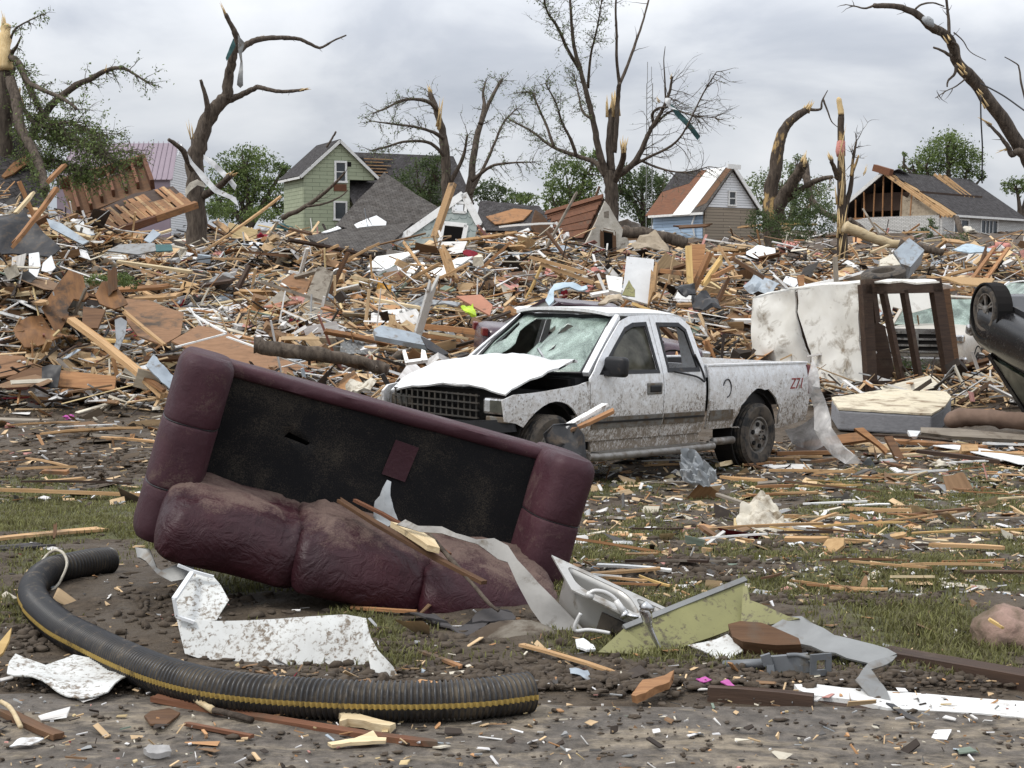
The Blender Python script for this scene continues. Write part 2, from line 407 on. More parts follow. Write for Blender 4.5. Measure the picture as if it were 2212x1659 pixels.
heap = mix(t, ramp(t, n1, [(.45, 0.0), (.6, .5)]), heap, (.13, .11, .09))
c = mix(t, ra, c, heap)
hgt = mth(t, 'ADD', mth(t, 'MULTIPLY', n2, .7), mth(t, 'MULTIPLY', n3, .3))
finish(t, c, ramp(t, n1, [(.4, .95), (.62, .62)]), 0, hgt, .9, .25, .05); M['ground'] = m
ys = []; y = -60.0
while y < 3: ys.append(y); y += 3
y = 3.0
while y < 130: ys.append(y); y += max(.055, (y - 4) * .012)
ys += [133, 138, 145, 155, 170, 190, 220, 260, 320, 450, 700, 1200, 2000, 3500]
NX = 230; vs = []; gm = []; hp = []
for y in ys:
    wd = max(14, abs(y) * .75 + 6) if y < 130 else abs(y) * 1.6
    for i in range(NX):
        u = (i / (NX - 1)) * 2 - 1; x = wd * (abs(u) ** 1.25) * (1 if u > 0 else -1)
        z = H(x, y); near = sst(6.0, 6.9, y) * (1 - sst(25, 32, y))
        gmv = gmask(x, y) if 5.5 < y < 27 else 0.0
        if near > 0: z += near * (.030 * fbm(x * 2.3, y * 2.3, 5) + .016 * abs(nse(x * 7, y * 7, 2)) * (1 - gmv))
        if y <= 6.1: z = min(z, 0.0) - .004 * (1 if y < 5 else 0)
        vs.append((x, y, z)); gm.append(gmv); hp.append(sst(24, 27.5, y + 1.5 * nse(x * .3, y * .3)) * (1 - sst(125, 135, y)))
fs = [(r * NX + i, r * NX + i + 1, (r + 1) * NX + i + 1, (r + 1) * NX + i) for r in range(len(ys) - 1) for i in range(NX - 1)]
b = MB(); b.add(vs, fs); ground = b.build('ground', M['ground'], smooth=True); tag(ground, kind='structure')
for nm, dat in (('turf', gm), ('heap', hp)):
    a = ground.data.attributes.new(nm, 'FLOAT', 'POINT'); a.data.foreach_set('value', dat)
def near_z(x, y):
    near = sst(6.0, 6.9, y) * (1 - sst(25, 32, y)); z = H(x, y)
    return z + (near * (.030 * fbm(x * 2.3, y * 2.3, 5)) if near > 0 else 0)

# the broken concrete drive in front: mud smeared slab
m, t = new_mat('muddy_concrete'); v = nd(t, 'ShaderNodeTexCoord').outputs['Object']
n1 = nz(t, vmul(t, v, (.75, 1.3, 1)), 1.7, 9, .7, .8); n2 = nz(t, v, 14, 7, .7); n3 = nz(t, v, 70, 4); n4 = nz(t, vmul(t, v, (.8, 1.4, 1)), 6, 8, .75, .9)
conc = mix(t, ramp(t, n2, [(.35, 0.0), (.65, 1.0)]), (.20, .165, .12), (.34, .285, .215))
mud = mix(t, ramp(t, n2, [(.35, 0.0), (.68, 1.0)]), (.062, .052, .042), (.185, .158, .13))
c = mix(t, ramp(t, mth(t, 'ADD', mth(t, 'MULTIPLY', n1, .6), mth(t, 'MULTIPLY', n4, .4)), [(.50, 0.0), (.58, 1.0)]), mud, conc)
finish(t, c, ramp(t, n1, [(.35, .45), (.6, .95)]), 0, mth(t, 'ADD', n2, mth(t, 'MULTIPLY', n4, 1.2)), .8, .35, .03); M['road'] = m
vs = []; fs = []; NX2 = 200; rows = 26
for j in range(rows):
    for i in range(NX2):
        x = -14 + 28 * i / (NX2 - 1); ye = road_edge(x); y = -30 if j == 0 else 2 + (ye - 2) * ((j - 1) / (rows - 2)) ** .8
        z = .012 + (.014 * fbm(x * 3, y * 5, 8) if y > 4.3 else 0) - (.03 if j == rows - 1 else 0)
        vs.append((x, y, max(z, -.003) if j < rows - 1 else z))
fs = [(r * NX2 + i, r * NX2 + i + 1, (r + 1) * NX2 + i + 1, (r + 1) * NX2 + i) for r in range(rows - 1) for i in range(NX2 - 1)]
b = MB(); b.add(vs, fs); tag(b.build('road', M['road'], smooth=True), kind='structure')

# ------------------------------------------------------------------ grass blades, clods, litter (uncountable)
def leaf_mat(name, c1, c2, tr=.35, rough=.6):
    m, t = new_mat(name); a = nd(t, 'ShaderNodeAttribute', attribute_name='col').outputs['Color']
    f = nd(t, 'ShaderNodeSeparateColor', {0: a}).outputs[0]
    c = mix(t, f, c2, c1)
    b = nd(t, 'ShaderNodeBsdfPrincipled', {'Base Color': c, 'Roughness': rough, 'Specular IOR Level': .25})
    tl = nd(t, 'ShaderNodeBsdfTranslucent', {'Color': c})
    mx = nd(t, 'ShaderNodeMixShader', {0: tr, 1: b.outputs[0], 2: tl.outputs[0]}); nd(t, 'ShaderNodeOutputMaterial', {'Surface': mx.outputs[0]}); return m
M['grass'] = leaf_mat('grass_blades', (.205, .205, .070), (.115, .105, .05))
b = MB(); r = random.Random(3); n = 0; tries = 0
while n < 98000 and tries < 650000:
    tries += 1
    y = 6.2 + 15 * r.random() ** 1.5; x = r.uniform(-.53, .53) * y
    g_ = gmask(x, y)
    if r.random() > (g_ * 1.25 - .12): continue
    z = near_z(x, y) - .004; h = r.uniform(.018, .05) * (.7 + .6 * g_); an = r.uniform(0, 6.283); lean = r.uniform(.1, 1.2) * h
    w = r.uniform(.0022, .0045) * (1 + .06 * (y - 6)); dx, dy = math.cos(an), math.sin(an)
    q = r.random(); q = q if r.random() > .16 else 0.0
    px_, py_ = -dy * w, dx * w
    mx_, my_ = x + dx * lean * .35, y + dy * lean * .35
    b.add([(x - px_, y - py_, z), (x + px_, y + py_, z), (mx_ + px_ * .8, my_ + py_ * .8, z + h * .65), (mx_ - px_ * .8, my_ - py_ * .8, z + h * .65), (x + dx * lean, y + dy * lean, z + h)],
          [(0, 1, 2, 3), (3, 2, 4)], 0, (q, q, q)); n += 1
tag(b.build('grass', M['grass']), kind='stuff')
# mud clods
def blob(b, c, s, r, m=0, seg=6, rings=4, col=None):
    vs = []; k = r.random() * 99
    for i in range(rings + 1):
        th = math.pi * i / rings
        for j in range(seg):
            ph = 2 * math.pi * j / seg
            d = Vector((math.sin(th) * math.cos(ph), math.sin(th) * math.sin(ph), math.cos(th)))
            q = 1 + .95 * nse(d.x * 1.9 + k, d.y * 1.7, d.z * 1.7 + k)
            vs.append((c[0] + d.x * s[0] * q, c[1] + d.y * s[1] * q, c[2] + d.z * s[2] * q))
    fs = [(i * seg + j, i * seg + (j + 1) % seg, (i + 1) * seg + (j + 1) % seg, (i + 1) * seg + j) for i in range(rings) for j in range(seg)]
    b.add(vs, [tuple(reversed(f)) for f in fs], m, col)
M['clod'] = pm('mud_clods', (.105, .082, .06), (.045, .034, .025), 14, rough=.9, bump=.5, var=0)
b = MB(); n = 0
while n < 6500:
    q = r.random()
    if q < .13: y = r.uniform(4.6, 6.1); x = r.uniform(-.42, .42) * y
    elif q < .34: y = r.gauss(6.15, .12); x = r.uniform(-.42, .42) * y
    else: y = 6.1 + 16 * r.random() ** 1.5; x = r.uniform(-.42, .42) * y
    g_ = gmask(x, y)
    if r.random() < g_ * 1.0: continue
    s = r.uniform(.004, .016) * (1 + .07 * max(0, y - 6)) * (1.8 if r.random() < .07 else 1)
    if y < 6: s *= .62
    blob(b, (x, y, (near_z(x, y) if y > 6 else .014) + s * .25), (s * r.uniform(.7, 1.9), s * r.uniform(.6, 1.5), s * r.uniform(.3, .7)), r); n += 1
for cx, cy, rx, ry, nn in ((1480, 1232, 150, 22, 420), (1720, 1185, 160, 14, 160), (1600, 1300, 120, 14, 160), (1890, 1296, 150, 10, 160), (130, 1010, 260, 26, 420), (1300, 1462, 330, 26, 620), (760, 1400, 300, 40, 260), (420, 1330, 160, 40, 240), (60, 1370, 60, 40, 120), (1900, 1460, 260, 20, 240), (1350, 1120, 120, 40, 120)):
    for _ in range(nn):
        px, py = r.gauss(cx, rx * .6), r.gauss(cy, ry * .6); g0 = G(px, py, tz)
        if g0 is None or g0.y < 5.6: continue
        s = r.uniform(.006, .026) * (.55 + g0.y / 16); blob(b, (g0.x, g0.y, near_z(g0.x, g0.y) + s * .3), (s * r.uniform(.7, 1.7), s * r.uniform(.7, 1.5), s * r.uniform(.4, 1.0)), r)
tag(b.build('mud_clods', M['clod'], smooth=True), kind='stuff')

PAL = [((.70, .51, .30), .25), ((.55, .31, .15), .11), ((.27, .165, .09), .12), ((.05, .038, .03), .15), ((.84, .83, .80), .18), ((.70, .65, .53), .09), ((.36, .37, .37), .07), ((.55, .28, .24), .018),
       ((.10, .095, .09), .05), ((.45, .52, .58), .012), ((.20, .25, .20), .008), ((.66, .52, .28), .05), ((.30, .02, .04), .004)]
def pcol(r, sw=1.0):
    u = r.random() * sum(w for _, w in PAL)
    for c, w in PAL:
        u -= w
        if u <= 0: break
    k = r.uniform(.72, 1.15); return tuple(min(.84, x * k) for x in c)
def rrot(r, flat=.25): return (Matrix.Rotation(r.uniform(0, 6.283), 3, 'Z') @ Matrix.Rotation(r.gauss(0, flat), 3, 'Y') @ Matrix.Rotation(r.gauss(0, flat * 1.6), 3, 'X'))
# scraps of broken buildings all over the heap: pieces past counting
b = MB(); n = 0; r = random.Random(5)
while n < 21000:
    px = r.uniform(-330, 2540); py = (470 + 420 * r.random() ** .85) if px > 300 or r.random() < .6 else r.uniform(380, 600)
    g0 = G(px, py)
    if g0 is None or g0.y < (25.0 if px < 1590 else 22): continue
    d = g0.y
    if px > 1590 and d < (22.4 if r.random() < .5 else 26.5): continue
    if 1640 < px < 2110 and 26.5 < d < 30.5 and r.random() < .6: continue
    k = max(1.0, d / 42) ; q = r.random(); fl = .28
    L = min(3.4, k * (.14 + .42 * r.random() ** 1.6 + (.7 * r.random() if r.random() < .22 else 0)))
    if q < .80: w, h = r.uniform(.018, .075) * k, r.uniform(.01, .03) * k; L *= 1.9
    elif q < .965: w, h = L * r.uniform(.35, .9), r.uniform(.006, .018) * k
    else: L = min(L, .4 * k); w, h = L * r.uniform(.4, .9), L * r.uniform(.2, .6)
    off = abs(r.gauss(0, .19)) * min(k, 1.3) + h * .5
    if d > 84 and px > 1250 and r.random() < .75: continue
    if d > 84: fl = .1; off *= .4
    if q >= .80 and r.random() < .4: fl = .5
    if q < .8: fl = .26 if r.random() < .85 else .7
    col = pcol(r)
    b.box((g0.x, g0.y, g0.z + off), (L, w, h), rrot(r, fl), 0, col, r.random() * 40, taper=r.choice((0, 0, .3, .7)), jit=min(.03, w * .12)); n += 1
tag(b.build('rubble_scraps', M['stuff']), kind='stuff')
# litter on the turf and mud in front of the heap
b = MB(); n = 0; r = random.Random(6)
while n < 9500:
    q = r.random()
    if q < .60: px, py = r.uniform(1180, 2500), 960 + 330 * r.random() ** 1.5
    elif q < .80: px, py = r.uniform(-250, 420), r.uniform(850, 1090)
    elif q < .90: px, py = r.uniform(-250, 2460), r.uniform(1180, 1480)
    else: px, py = r.uniform(-150, 2360), r.uniform(1440, 1680)
    g0 = G(px, py)
    if g0 is None: continue
    d = g0.y; dens = 1.0
    if r.random() > dens: continue
    k = .45 + d / 22
    if d < 9.5: k *= .75
    u = r.random()
    L = k * (.03 + .12 * r.random() ** 2 + (.25 * r.random() if r.random() < .10 else 0))
    if d < 6.1: L *= .6
    if u < .66: w, h = L * r.uniform(.06, .25), r.uniform(.003, .012) * k
    else: w, h = L * r.uniform(.4, .9), r.uniform(.002, .006)
    if u > .9: L *= .5; w *= .5
    z = near_z(g0.x, g0.y) if d > 6.1 else .018
    col = pcol(r)
    if 850 < py < 1090 and px < 420 and r.random() < .55: col = (.10, .075, .05)
    b.box((g0.x, g0.y, z + h * .5 + abs(r.gauss(0, .012)) * k), (L, w, h), rrot(r, .14 if r.random() < .7 else .45), 0, col, r.random() * 40, taper=r.choice((0, .2, .8)), jit=w * .2); n += 1
tag(b.build('litter_scraps', M['stuff']), kind='stuff')
# ------------------------------------------------------------------ tools for laying out large things
def K(i, j, x, y):                       # enlarged tile (row, column) of the photograph -> picture pixels
    s = .3386 if i == 2 else .3307
    return (548.6 * j + s * x, (0, 548.6, 1097.2)[i] + s * y)
def frame_px(p3):
    A, B, C = [P(*q) for q in p3]; ex = (B - A).normalized(); n = ex.cross(C - A).normalized()
    if n.dot(A - Vector((0, 0, CH))) > 0: n = -n
    ey = n.cross(ex); Mx = Matrix((ex, ey, n)).transposed().to_4x4(); Mx.translation = A; return Mx
def on_plane(Mx, px, py):
    r = ray(px, py); n = Mx.col[2].to_3d(); o = Vector((0, 0, CH)); k = (Mx.translation - o).dot(n) / r.dot(n)
    q = Mx.inverted() @ (o + r * k); return (q.x, q.y)
def slab(name, mat, pxs, p3, T=.05, parent=None, crumple=0.0, cs=1.0, sp=None, holes=(), waves=None, seed=None, lift=0.0, fm=None, smooth=None):
    """a sheet or board with real thickness whose outline is given on a tilted plane"""
    Mx = frame_px(p3); out = [on_plane(Mx, *q) for q in pxs]; hs = [[on_plane(Mx, *q) for q in h] for h in holes]
    sd = seed if seed is not None else rnd.random() * 50
    b = MB(); W_ = max(max(a[0] for a in out) - min(a[0] for a in out), max(a[1] for a in out) - min(a[1] for a in out))
    if fm is None:
        def fm(u, v):
            w = lift
            if crumple:
                w += crumple * (fbm(u * cs + sd, v * cs, sd, 3) + .6 * abs(nse(u * cs * 2.1 + sd, v * cs * 1.7)))
            if waves: w += waves[0] * math.sin(v * 2 * math.pi / waves[1])
            return (u, v, w)
    if crumple or waves or holes or sp: b.surf(out, hs, sp or W_ / 14, T, fm)
    else: b.prism(out, T, (lambda x, y, z: (x, y, z + lift)))
    o = b.build(name, mat, None, smooth=bool(crumple or waves) if smooth is None else smooth, ang=35)
    if parent is not None: o.parent = parent; o.matrix_world = Mx; o.matrix_parent_inverse = Matrix(); o.matrix_local = parent.matrix_world_safe.inverted() @ Mx if hasattr(parent, 'matrix_world_safe') else Matrix.LocRotScale(parent.location, parent.rotation_euler, None).inverted() @ Mx
    else: o.matrix_world = Mx
    return o
def put(o, parent):                      # parent a part that was built in world coordinates
    o.parent = parent; o.matrix_local = Matrix.LocRotScale(parent.location, parent.rotation_euler, None).inverted() @ o.matrix_basis
    return o
def cat_rom(pts, k=6):
    out = []
    n = len(pts)
    for i in range(n - 1):
        p0, p1, p2, p3 = pts[max(i - 1, 0)], pts[i], pts[i + 1], pts[min(i + 2, n - 1)]
        for j in range(k):
            u = j / k
            out.append(.5 * ((2 * p1) + (p2 - p0) * u + (2 * p0 - 5 * p1 + 4 * p2 - p3) * u * u + (3 * p1 - p0 - 3 * p2 + p3) * u ** 3))
    return out + [pts[-1]]

# ------------------------------------------------------------------ trees
def bark(name, c1, c2, torn=None, tamt=.3):
    m, t = new_mat(name); v = nd(t, 'ShaderNodeTexCoord').outputs['Object']
    n = nz(t, vmul(t, v, (7, 7, 1.6)), 1.2, 7, .65, .5)
    c = mix(t, ramp(t, n, [(.35, 0.0), (.65, 1.0)]), c2, c1)
    if torn: c = mix(t, ramp(t, nz(t, vmul(t, v, (1.6, 1.6, .7)), 1.0, 5, .6), [(1 - tamt - .03, 0.0), (1 - tamt + .03, 1.0)]), c, torn)
    finish(t, c, .9, 0, n, .8, .2, .06); return m
M['bark'] = bark('bark', (.135, .108, .084), (.045, .035, .028))
M['bark_torn'] = bark('torn_bark', (.105, .08, .06), (.038, .03, .024), (.40, .27, .12), .40)
M['torn'] = pm('torn_wood', (.70, .54, .30), (.48, .33, .15), 3, (6, 6, 1), .85, bump=.4, var=.05)
M['leaf'] = leaf_mat('tree_leaves', (.19, .25, .08), (.065, .095, .032))
M['leaf_dark'] = leaf_mat('dark_tree_leaves', (.11, .15, .055), (.035, .052, .022))
M['leaf_pale'] = leaf_mat('pale_tree_leaves', (.22, .27, .13), (.09, .12, .055))
def limb_pts(pxs, d, dz=0.0):
    n = len(pxs); out = []
    for i, q in enumerate(pxs):
        out.append(P(q[0], q[1], d + (q[2] if len(q) > 2 else dz * i / max(1, n - 1))))
    return out
def wood_limb(b, pxs, d, r0, r1, dz=0.0, seg=9, wob=.12, rough=.22):
    pts = cat_rom(limb_pts(pxs, d, dz), 5); n = len(pts); s = d / F
    rr = [(r0 + (r1 - r0) * (i / (n - 1)) ** .85) * s for i in range(n)]
    sd = rnd.random() * 40
    for i in range(1, n - 1):
        k = rr[i] * wob * 2.2; pts[i] = pts[i] + Vector((nse(i * .6, sd) * k, nse(i * .6, sd, 5) * k, nse(i * .6, sd, 9) * k))
    b.tube(pts, rr, seg, rough=rough, seed=sd); return pts
def leaf(b, p, s, col, r):
    a = Vector((r.gauss(0, 1), r.gauss(0, 1), r.gauss(0, 1)))
    if a.length < 1e-3: a = Vector((1, 0, 0))
    a.normalize(); c = a.cross(Vector((r.gauss(0, 1), r.gauss(0, 1), r.gauss(0, 1)))).normalized()
    b.add([p - a * s, p + c * s * .42, p + a * s, p - c * s * .42], [(0, 1, 2, 3)], 0, (col, col, col))
def sprout(b, lb, p, dirv, L, r0, lev, r, droop, leaf_n, leaf_s, nsub=4, spread=.8):
    n = 5; pts = [p]; q = p; dv = dirv.normalized()
    for i in range(n):
        dv = (dv + Vector((r.gauss(0, .16), r.gauss(0, .16), r.gauss(0, .16) - droop))).normalized(); q = q + dv * (L / n); pts.append(q)
    b.tube(pts, [r0 * (1 - .8 * i / n) for i in range(n + 1)], 4 if lev else 3, cap=False)
    if lev > 0:
        for _ in range(nsub):
            i = r.randint(1, n); d2 = (dv + Vector((r.gauss(0, spread), r.gauss(0, spread), r.gauss(0, spread)))).normalized()
            sprout(b, lb, pts[i], d2, L * r.uniform(.35, .65), r0 * .55, lev - 1, r, droop, leaf_n, leaf_s, nsub, spread)
    if lb is not None:
        for _ in range(leaf_n if r.random() < .8 else 0):
            i = r.randint(1, n); leaf(lb, pts[i] + Vector((r.gauss(0, 1), r.gauss(0, 1), r.gauss(0, 1))) * leaf_s * 1.3, leaf_s * r.uniform(.6, 1.3), r.random(), r)
def twig_out(b, lb, pts, n, Lpx, d, r, lev=1, droop=.03, leaf_n=2, leaf_px=2.6, t0=.3, rpx=1.1, bias=(0, 0, 0), nsub=3, spread=.7):
    s = d / F
    for _ in range(n):
        i = int(len(pts) * (t0 + (1 - t0) * r.random())); i = min(max(i, 1), len(pts) - 1)
        dv = (pts[i] - pts[i - 1]).normalized() * .8 + Vector((r.gauss(0, .7), r.gauss(0, .7), r.gauss(0, .6))) + Vector(bias)
        sprout(b, lb, pts[i], dv, Lpx * s * r.uniform(.5, 1.2), rpx * s, lev, r, droop, leaf_n, leaf_px * s, nsub, spread)
def spikes(b, p, dirv, L, w, n, r):
    dirv = dirv.normalized()
    for _ in range(n):
        o = Vector((r.gauss(0, 1), r.gauss(0, 1), r.gauss(0, .4))) * w * .45; dv = (dirv + Vector((r.gauss(0, .13), r.gauss(0, .13), r.gauss(0, .13)))) * L * r.uniform(.35, 1.1)
        b.tube([p + o - dv * .35, p + o + dv * .35, p + o + dv], [w * .30, w * .20, w * .02], 5, rough=.2, seed=r.random() * 9)
def tree_thing(name, label, px, py, d, group=None):
    base = P(px, py, d); base.z = H(base.x, base.y) - .05
    return thing(name, label, 'tree', base, group=group)
def fin(root, **parts):
    if 'twigs' in parts: parts['trunk'][0].merge(parts.pop('twigs')[0])
    for nm, (b, mat) in parts.items():
        if nm in ('torn_wood', 'limb'):
            for q in b.split(.06): put(q.build(nm, mat, smooth=True), root)
        elif b.v: put(b.build(nm, mat, smooth=nm not in ('leaves', 'crown', 'foliage')), root)

# bare broken tree standing behind the joist panel
D0 = 72; r = random.Random(21); root = tree_thing('broken_tree', 'tall bare broken tree with white metal strips wrapped round its dark trunk', 425, 480, D0)
b, tw, tn = MB(), MB(), MB()
base = [(428, 640), (424, 480), (421, 400), (424, 330), (444, 268), (472, 226), (492, 208)]
pl = wood_limb(b, base, D0, 24, 13, seg=14)
l1 = wood_limb(b, [(490, 214), (494, 165), (504, 122), (513, 86), (502, 60), (487, 30)], D0, 13, 4, dz=-1.5)
l2 = wood_limb(b, [(424, 330), (440, 285), (449, 245), (444, 210), (433, 172)], D0, 12, 3, dz=-1)
l3 = wood_limb(b, [(496, 216), (520, 205), (545, 194), (560, 188), (590, 196), (625, 197), (656, 194)], D0, 7.5, 3, dz=-1.5)
l4 = wood_limb(b, [(514, 112), (535, 95), (563, 84), (592, 82), (620, 82), (645, 84), (668, 94), (688, 103), (702, 99), (720, 88), (748, 76)], D0, 7.5, 1.6, dz=2)
l5 = wood_limb(b, [(438, 424), (458, 412), (478, 398), (500, 378)], D0, 9, 6, dz=-2.5)
l6 = wood_limb(b, [(424, 372), (408, 348), (392, 322), (364, 301)], D0, 11, 3.5, dz=-2)
s_ = D0 / F
spikes(tn, l1[-1], l1[-1] - l1[-4], 26 * s_, 5 * s_, 6, r); spikes(tn, l5[-1], l5[-1] - l5[-4], 26 * s_, 8 * s_, 6, r); spikes(tn, l3[-1], l3[-1] - l3[-4], 16 * s_, 5 * s_, 7, r)
spikes(tn, P(563, 84, D0 + .8), Vector((.4, 0, 1)), 14 * s_, 4 * s_, 3, r); spikes(tn, P(412, 290, D0 - 1), Vector((0, 0, 1)), 30 * s_, 5 * s_, 4, r)
for l, n in ((l4, 12), (l3, 5), (l6, 4), (l2, 3)): twig_out(tw, None, l, n, 14, D0, r, 0, leaf_n=0)
fin(root, trunk=(b, M['bark']), twigs=(tw, M['bark']), torn_wood=(tn, M['torn']))
tree_base_1 = root

# leafy broken tree behind the green house (two leaders)
D0 = 98; r = random.Random(22); s_ = D0 / F
root = tree_thing('broken_tree', 'broken tree with arching limb and sparse leaves right of the green house', 965, 500, D0)
b, tw, tn, lf = MB(), MB(), MB(), MB()
p1 = wood_limb(b, [(968, 560), (966, 470), (964, 400), (962, 330), (955, 280), (945, 245), (928, 200)], D0, 15, 5, seg=12)
p2 = wood_limb(b, [(1010, 560), (1012, 450), (1018, 380), (1026, 320), (1040, 262), (1060, 215), (1084, 172)], D0, 12, 3, dz=3, seg=10)
p3 = wood_limb(b, [(948, 240), (925, 220), (895, 214), (865, 218), (838, 232), (808, 244)], D0, 5, 1.5, dz=-4)
p4 = wood_limb(b, [(1038, 268), (1046, 230), (1044, 200), (1049, 178)], D0, 6, 1.5, dz=1)
p5 = wood_limb(b, [(960, 300), (935, 285), (895, 274), (850, 268), (805, 262)], D0, 4.5, 1.2, dz=-5)
p6 = wood_limb(b, [(962, 340), (930, 310), (880, 305), (830, 318), (800, 325)], D0, 4.5, 1.2, dz=-4)
p7 = wood_limb(b, [(970, 400), (1000, 340), (1010, 290)], D0, 6, 2, dz=-1)
p8 = wood_limb(b, [(1020, 390), (1060, 360), (1105, 352), (1150, 350)], D0, 4.5, 1.2, dz=-3)
p9 = wood_limb(b, [(1016, 420), (1060, 330), (1085, 270), (1115, 235)], D0, 4.5, 1.2, dz=2)
spikes(tn, P(928, 200, D0), Vector((-.2, 0, 1)), 16 * s_, 6 * s_, 5, r); spikes(tn, P(948, 262, D0 - .5), Vector((.05, 0, 1)), 60 * s_, 7 * s_, 5, r)
for l, n, L in ((p3, 26, 34), (p5, 28, 34), (p6, 26, 34), (p2, 26, 34), (p9, 26, 36), (p8, 20, 40), (p4, 12, 22), (p7, 14, 36), (p1, 12, 50)):
    twig_out(tw, lf, l, n, L, D0, r, 1, .05, 3, 2.4, rpx=.9)
fin(root, trunk=(b, M['bark']), twigs=(tw, M['bark']), torn_wood=(tn, M['torn']), leaves=(lf, M['leaf_pale']))

# big many-stemmed tree in the centre
D0 = 88; r = random.Random(23); s_ = D0 / F
root = tree_thing('broken_tree', 'tallest many-stemmed tree standing behind the brown shed gable, its tops snapped', 1322, 500, D0)
b, tw, tn, lf = MB(), MB(), MB(), MB()
wood_limb(b, [(1322, 580), (1322, 470), (1320, 400), (1316, 366)], D0, 16, 13, seg=14)
a1 = wood_limb(b, [(1312, 380), (1296, 335), (1284, 275), (1272, 220), (1256, 160), (1240, 100), (1234, 40), (1230, -30)], D0, 8.6, 2.3, dz=-2, seg=10)
a2 = wood_limb(b, [(1252, 150), (1228, 110), (1205, 60), (1180, 20), (1172, -30)], D0, 4.7, 1.6, dz=-4)
a3 = wood_limb(b, [(1320, 370), (1318, 320), (1320, 260), (1322, 235)], D0, 9.4, 7, seg=10)
a4 = wood_limb(b, [(1326, 330), (1332, 260), (1336, 200), (1338, 180)], D0, 6.2, 4.3, dz=-1)
a5 = wood_limb(b, [(1338, 182), (1332, 130), (1332, 70), (1330, 20), (1334, -40)], D0, 3.9, 1.7, dz=-1.5)
a6 = wood_limb(b, [(1338, 182), (1356, 140), (1372, 95), (1384, 60), (1396, 20), (1412, -40)], D0, 3.9, 1.7, dz=2)
a7 = wood_limb(b, [(1326, 385), (1350, 370), (1378, 340), (1396, 300), (1410, 272), (1430, 240), (1446, 200), (1452, 165)], D0, 7.8, 2.3, dz=-2, seg=10)
a8 = wood_limb(b, [(1308, 380), (1286, 352), (1240, 335), (1195, 318), (1150, 285), (1100, 258)], D0, 7, 1.6, dz=3)
a9 = wood_limb(b, [(1245, 336), (1232, 300), (1214, 265), (1202, 225), (1178, 180)], D0, 4.3, 1.2, dz=-2)
a10 = wood_limb(b, [(1196, 316), (1180, 270), (1160, 225), (1150, 200), (1125, 200)], D0, 3.5, 1.1, dz=1)
a11 = wood_limb(b, [(1275, 255), (1258, 240), (1250, 205), (1242, 170)], D0, 3.5, 1.1, dz=1)
a12 = wood_limb(b, [(1270, 190), (1276, 120), (1290, 60), (1300, 0)], D0, 3.5, 1.1, dz=-3)
a13 = wood_limb(b, [(1360, 362), (1400, 340), (1450, 315), (1480, 280), (1520, 200), (1548, 155)], D0, 3.9, 0.94, dz=-5)
a14 = wood_limb(b, [(1380, 345), (1430, 365), (1480, 372), (1530, 360)], D0, 3.1, 0.78, dz=-4)
a15 = wood_limb(b, [(1412, 270), (1410, 245), (1425, 233), (1440, 232)], D0, 3.9, 2, dz=-2)
a16 = wood_limb(b, [(1438, 225), (1436, 170), (1434, 130), (1437, 100)], D0, 2.3, 0.62, dz=-1)
a17 = wood_limb(b, [(1326, 395), (1344, 350), (1348, 318)], D0, 7.8, 5.5, dz=-2.5)
a18 = wood_limb(b, [(1410, 275), (1450, 240), (1500, 250), (1550, 255)], D0, 3.1, 0.78, dz=-4)
spikes(tn, P(1322, 240, D0), Vector((-.05, 0, 1)), 50 * s_, 14 * s_, 9, r); spikes(tn, P(1347, 318, D0 - 2.5), Vector((.1, 0, 1)), 24 * s_, 8 * s_, 6, r)
spikes(tn, P(1451, 168, D0 - 2), Vector((.1, 0, 1)), 10 * s_, 4 * s_, 4, r); spikes(tn, P(1424, 218, D0 - 2), Vector((-.5, 0, .8)), 14 * s_, 4 * s_, 4, r)
for l, n, L in ((a2, 44, 44), (a1, 30, 50), (a8, 46, 42), (a9, 36, 40), (a10, 36, 36), (a11, 30, 34), (a12, 40, 40)): twig_out(tw, lf, l, n, L, D0, r, 1, .02, 4, 2.5, rpx=.75)
for l, n, L in ((a13, 26, 66), (a14, 18, 60), (a7, 24, 80), (a15, 8, 60), (a18, 24, 66)): twig_out(tw, lf, l, n, L, D0, r, 1, .02, 1, 2.2, rpx=.9, bias=(.5, 0, -.3))
for l, n, L in ((a5, 5, 30), (a6, 6, 36)): twig_out(tw, lf, l, n, L, D0, r, 0, 0, 0, 2.2, rpx=1)
fin(root, trunk=(b, M['bark']), twigs=(tw, M['bark']), torn_wood=(tn, M['torn']), leaves=(lf, M['leaf_pale']))

# bent broken tree
D0 = 80; r = random.Random(24); s_ = D0 / F
root = tree_thing('broken_tree', 'bent broken tree with peeled bark between the blue house and the splintered trunk', 1672, 520, D0)
b, tw, tn, bt = MB(), MB(), MB(), MB()
q1 = wood_limb(bt, [(1672, 560), (1664, 440), (1672, 380), (1684, 310), (1700, 270), (1728, 246), (1746, 236)], D0, 20, 6, seg=12)
q2 = wood_limb(b, [(1672, 470), (1690, 430), (1712, 395), (1728, 368), (1738, 350)], D0, 17, 9, dz=-2, seg=10)
q3 = wood_limb(b, [(1738, 352), (1745, 400), (1758, 440), (1790, 465), (1815, 470)], D0, 9, 5, dz=-3)
q4 = wood_limb(b, [(1700, 430), (1745, 400), (1770, 388), (1797, 382)], D0, 8, 4, dz=-4)
q5 = wood_limb(b, [(1746, 236), (1772, 236), (1776, 218), (1788, 195)], D0, 4, .8)
wood_limb(b, [(1778, 215), (1788, 240), (1796, 262), (1810, 275)], D0, 2.5, .7)
spikes(tn, q1[-1], Vector((.3, 0, .6)), 20 * s_, 9 * s_, 9, r); spikes(tn, q2[-1], Vector((.2, 0, 1)), 22 * s_, 10 * s_, 8, r)
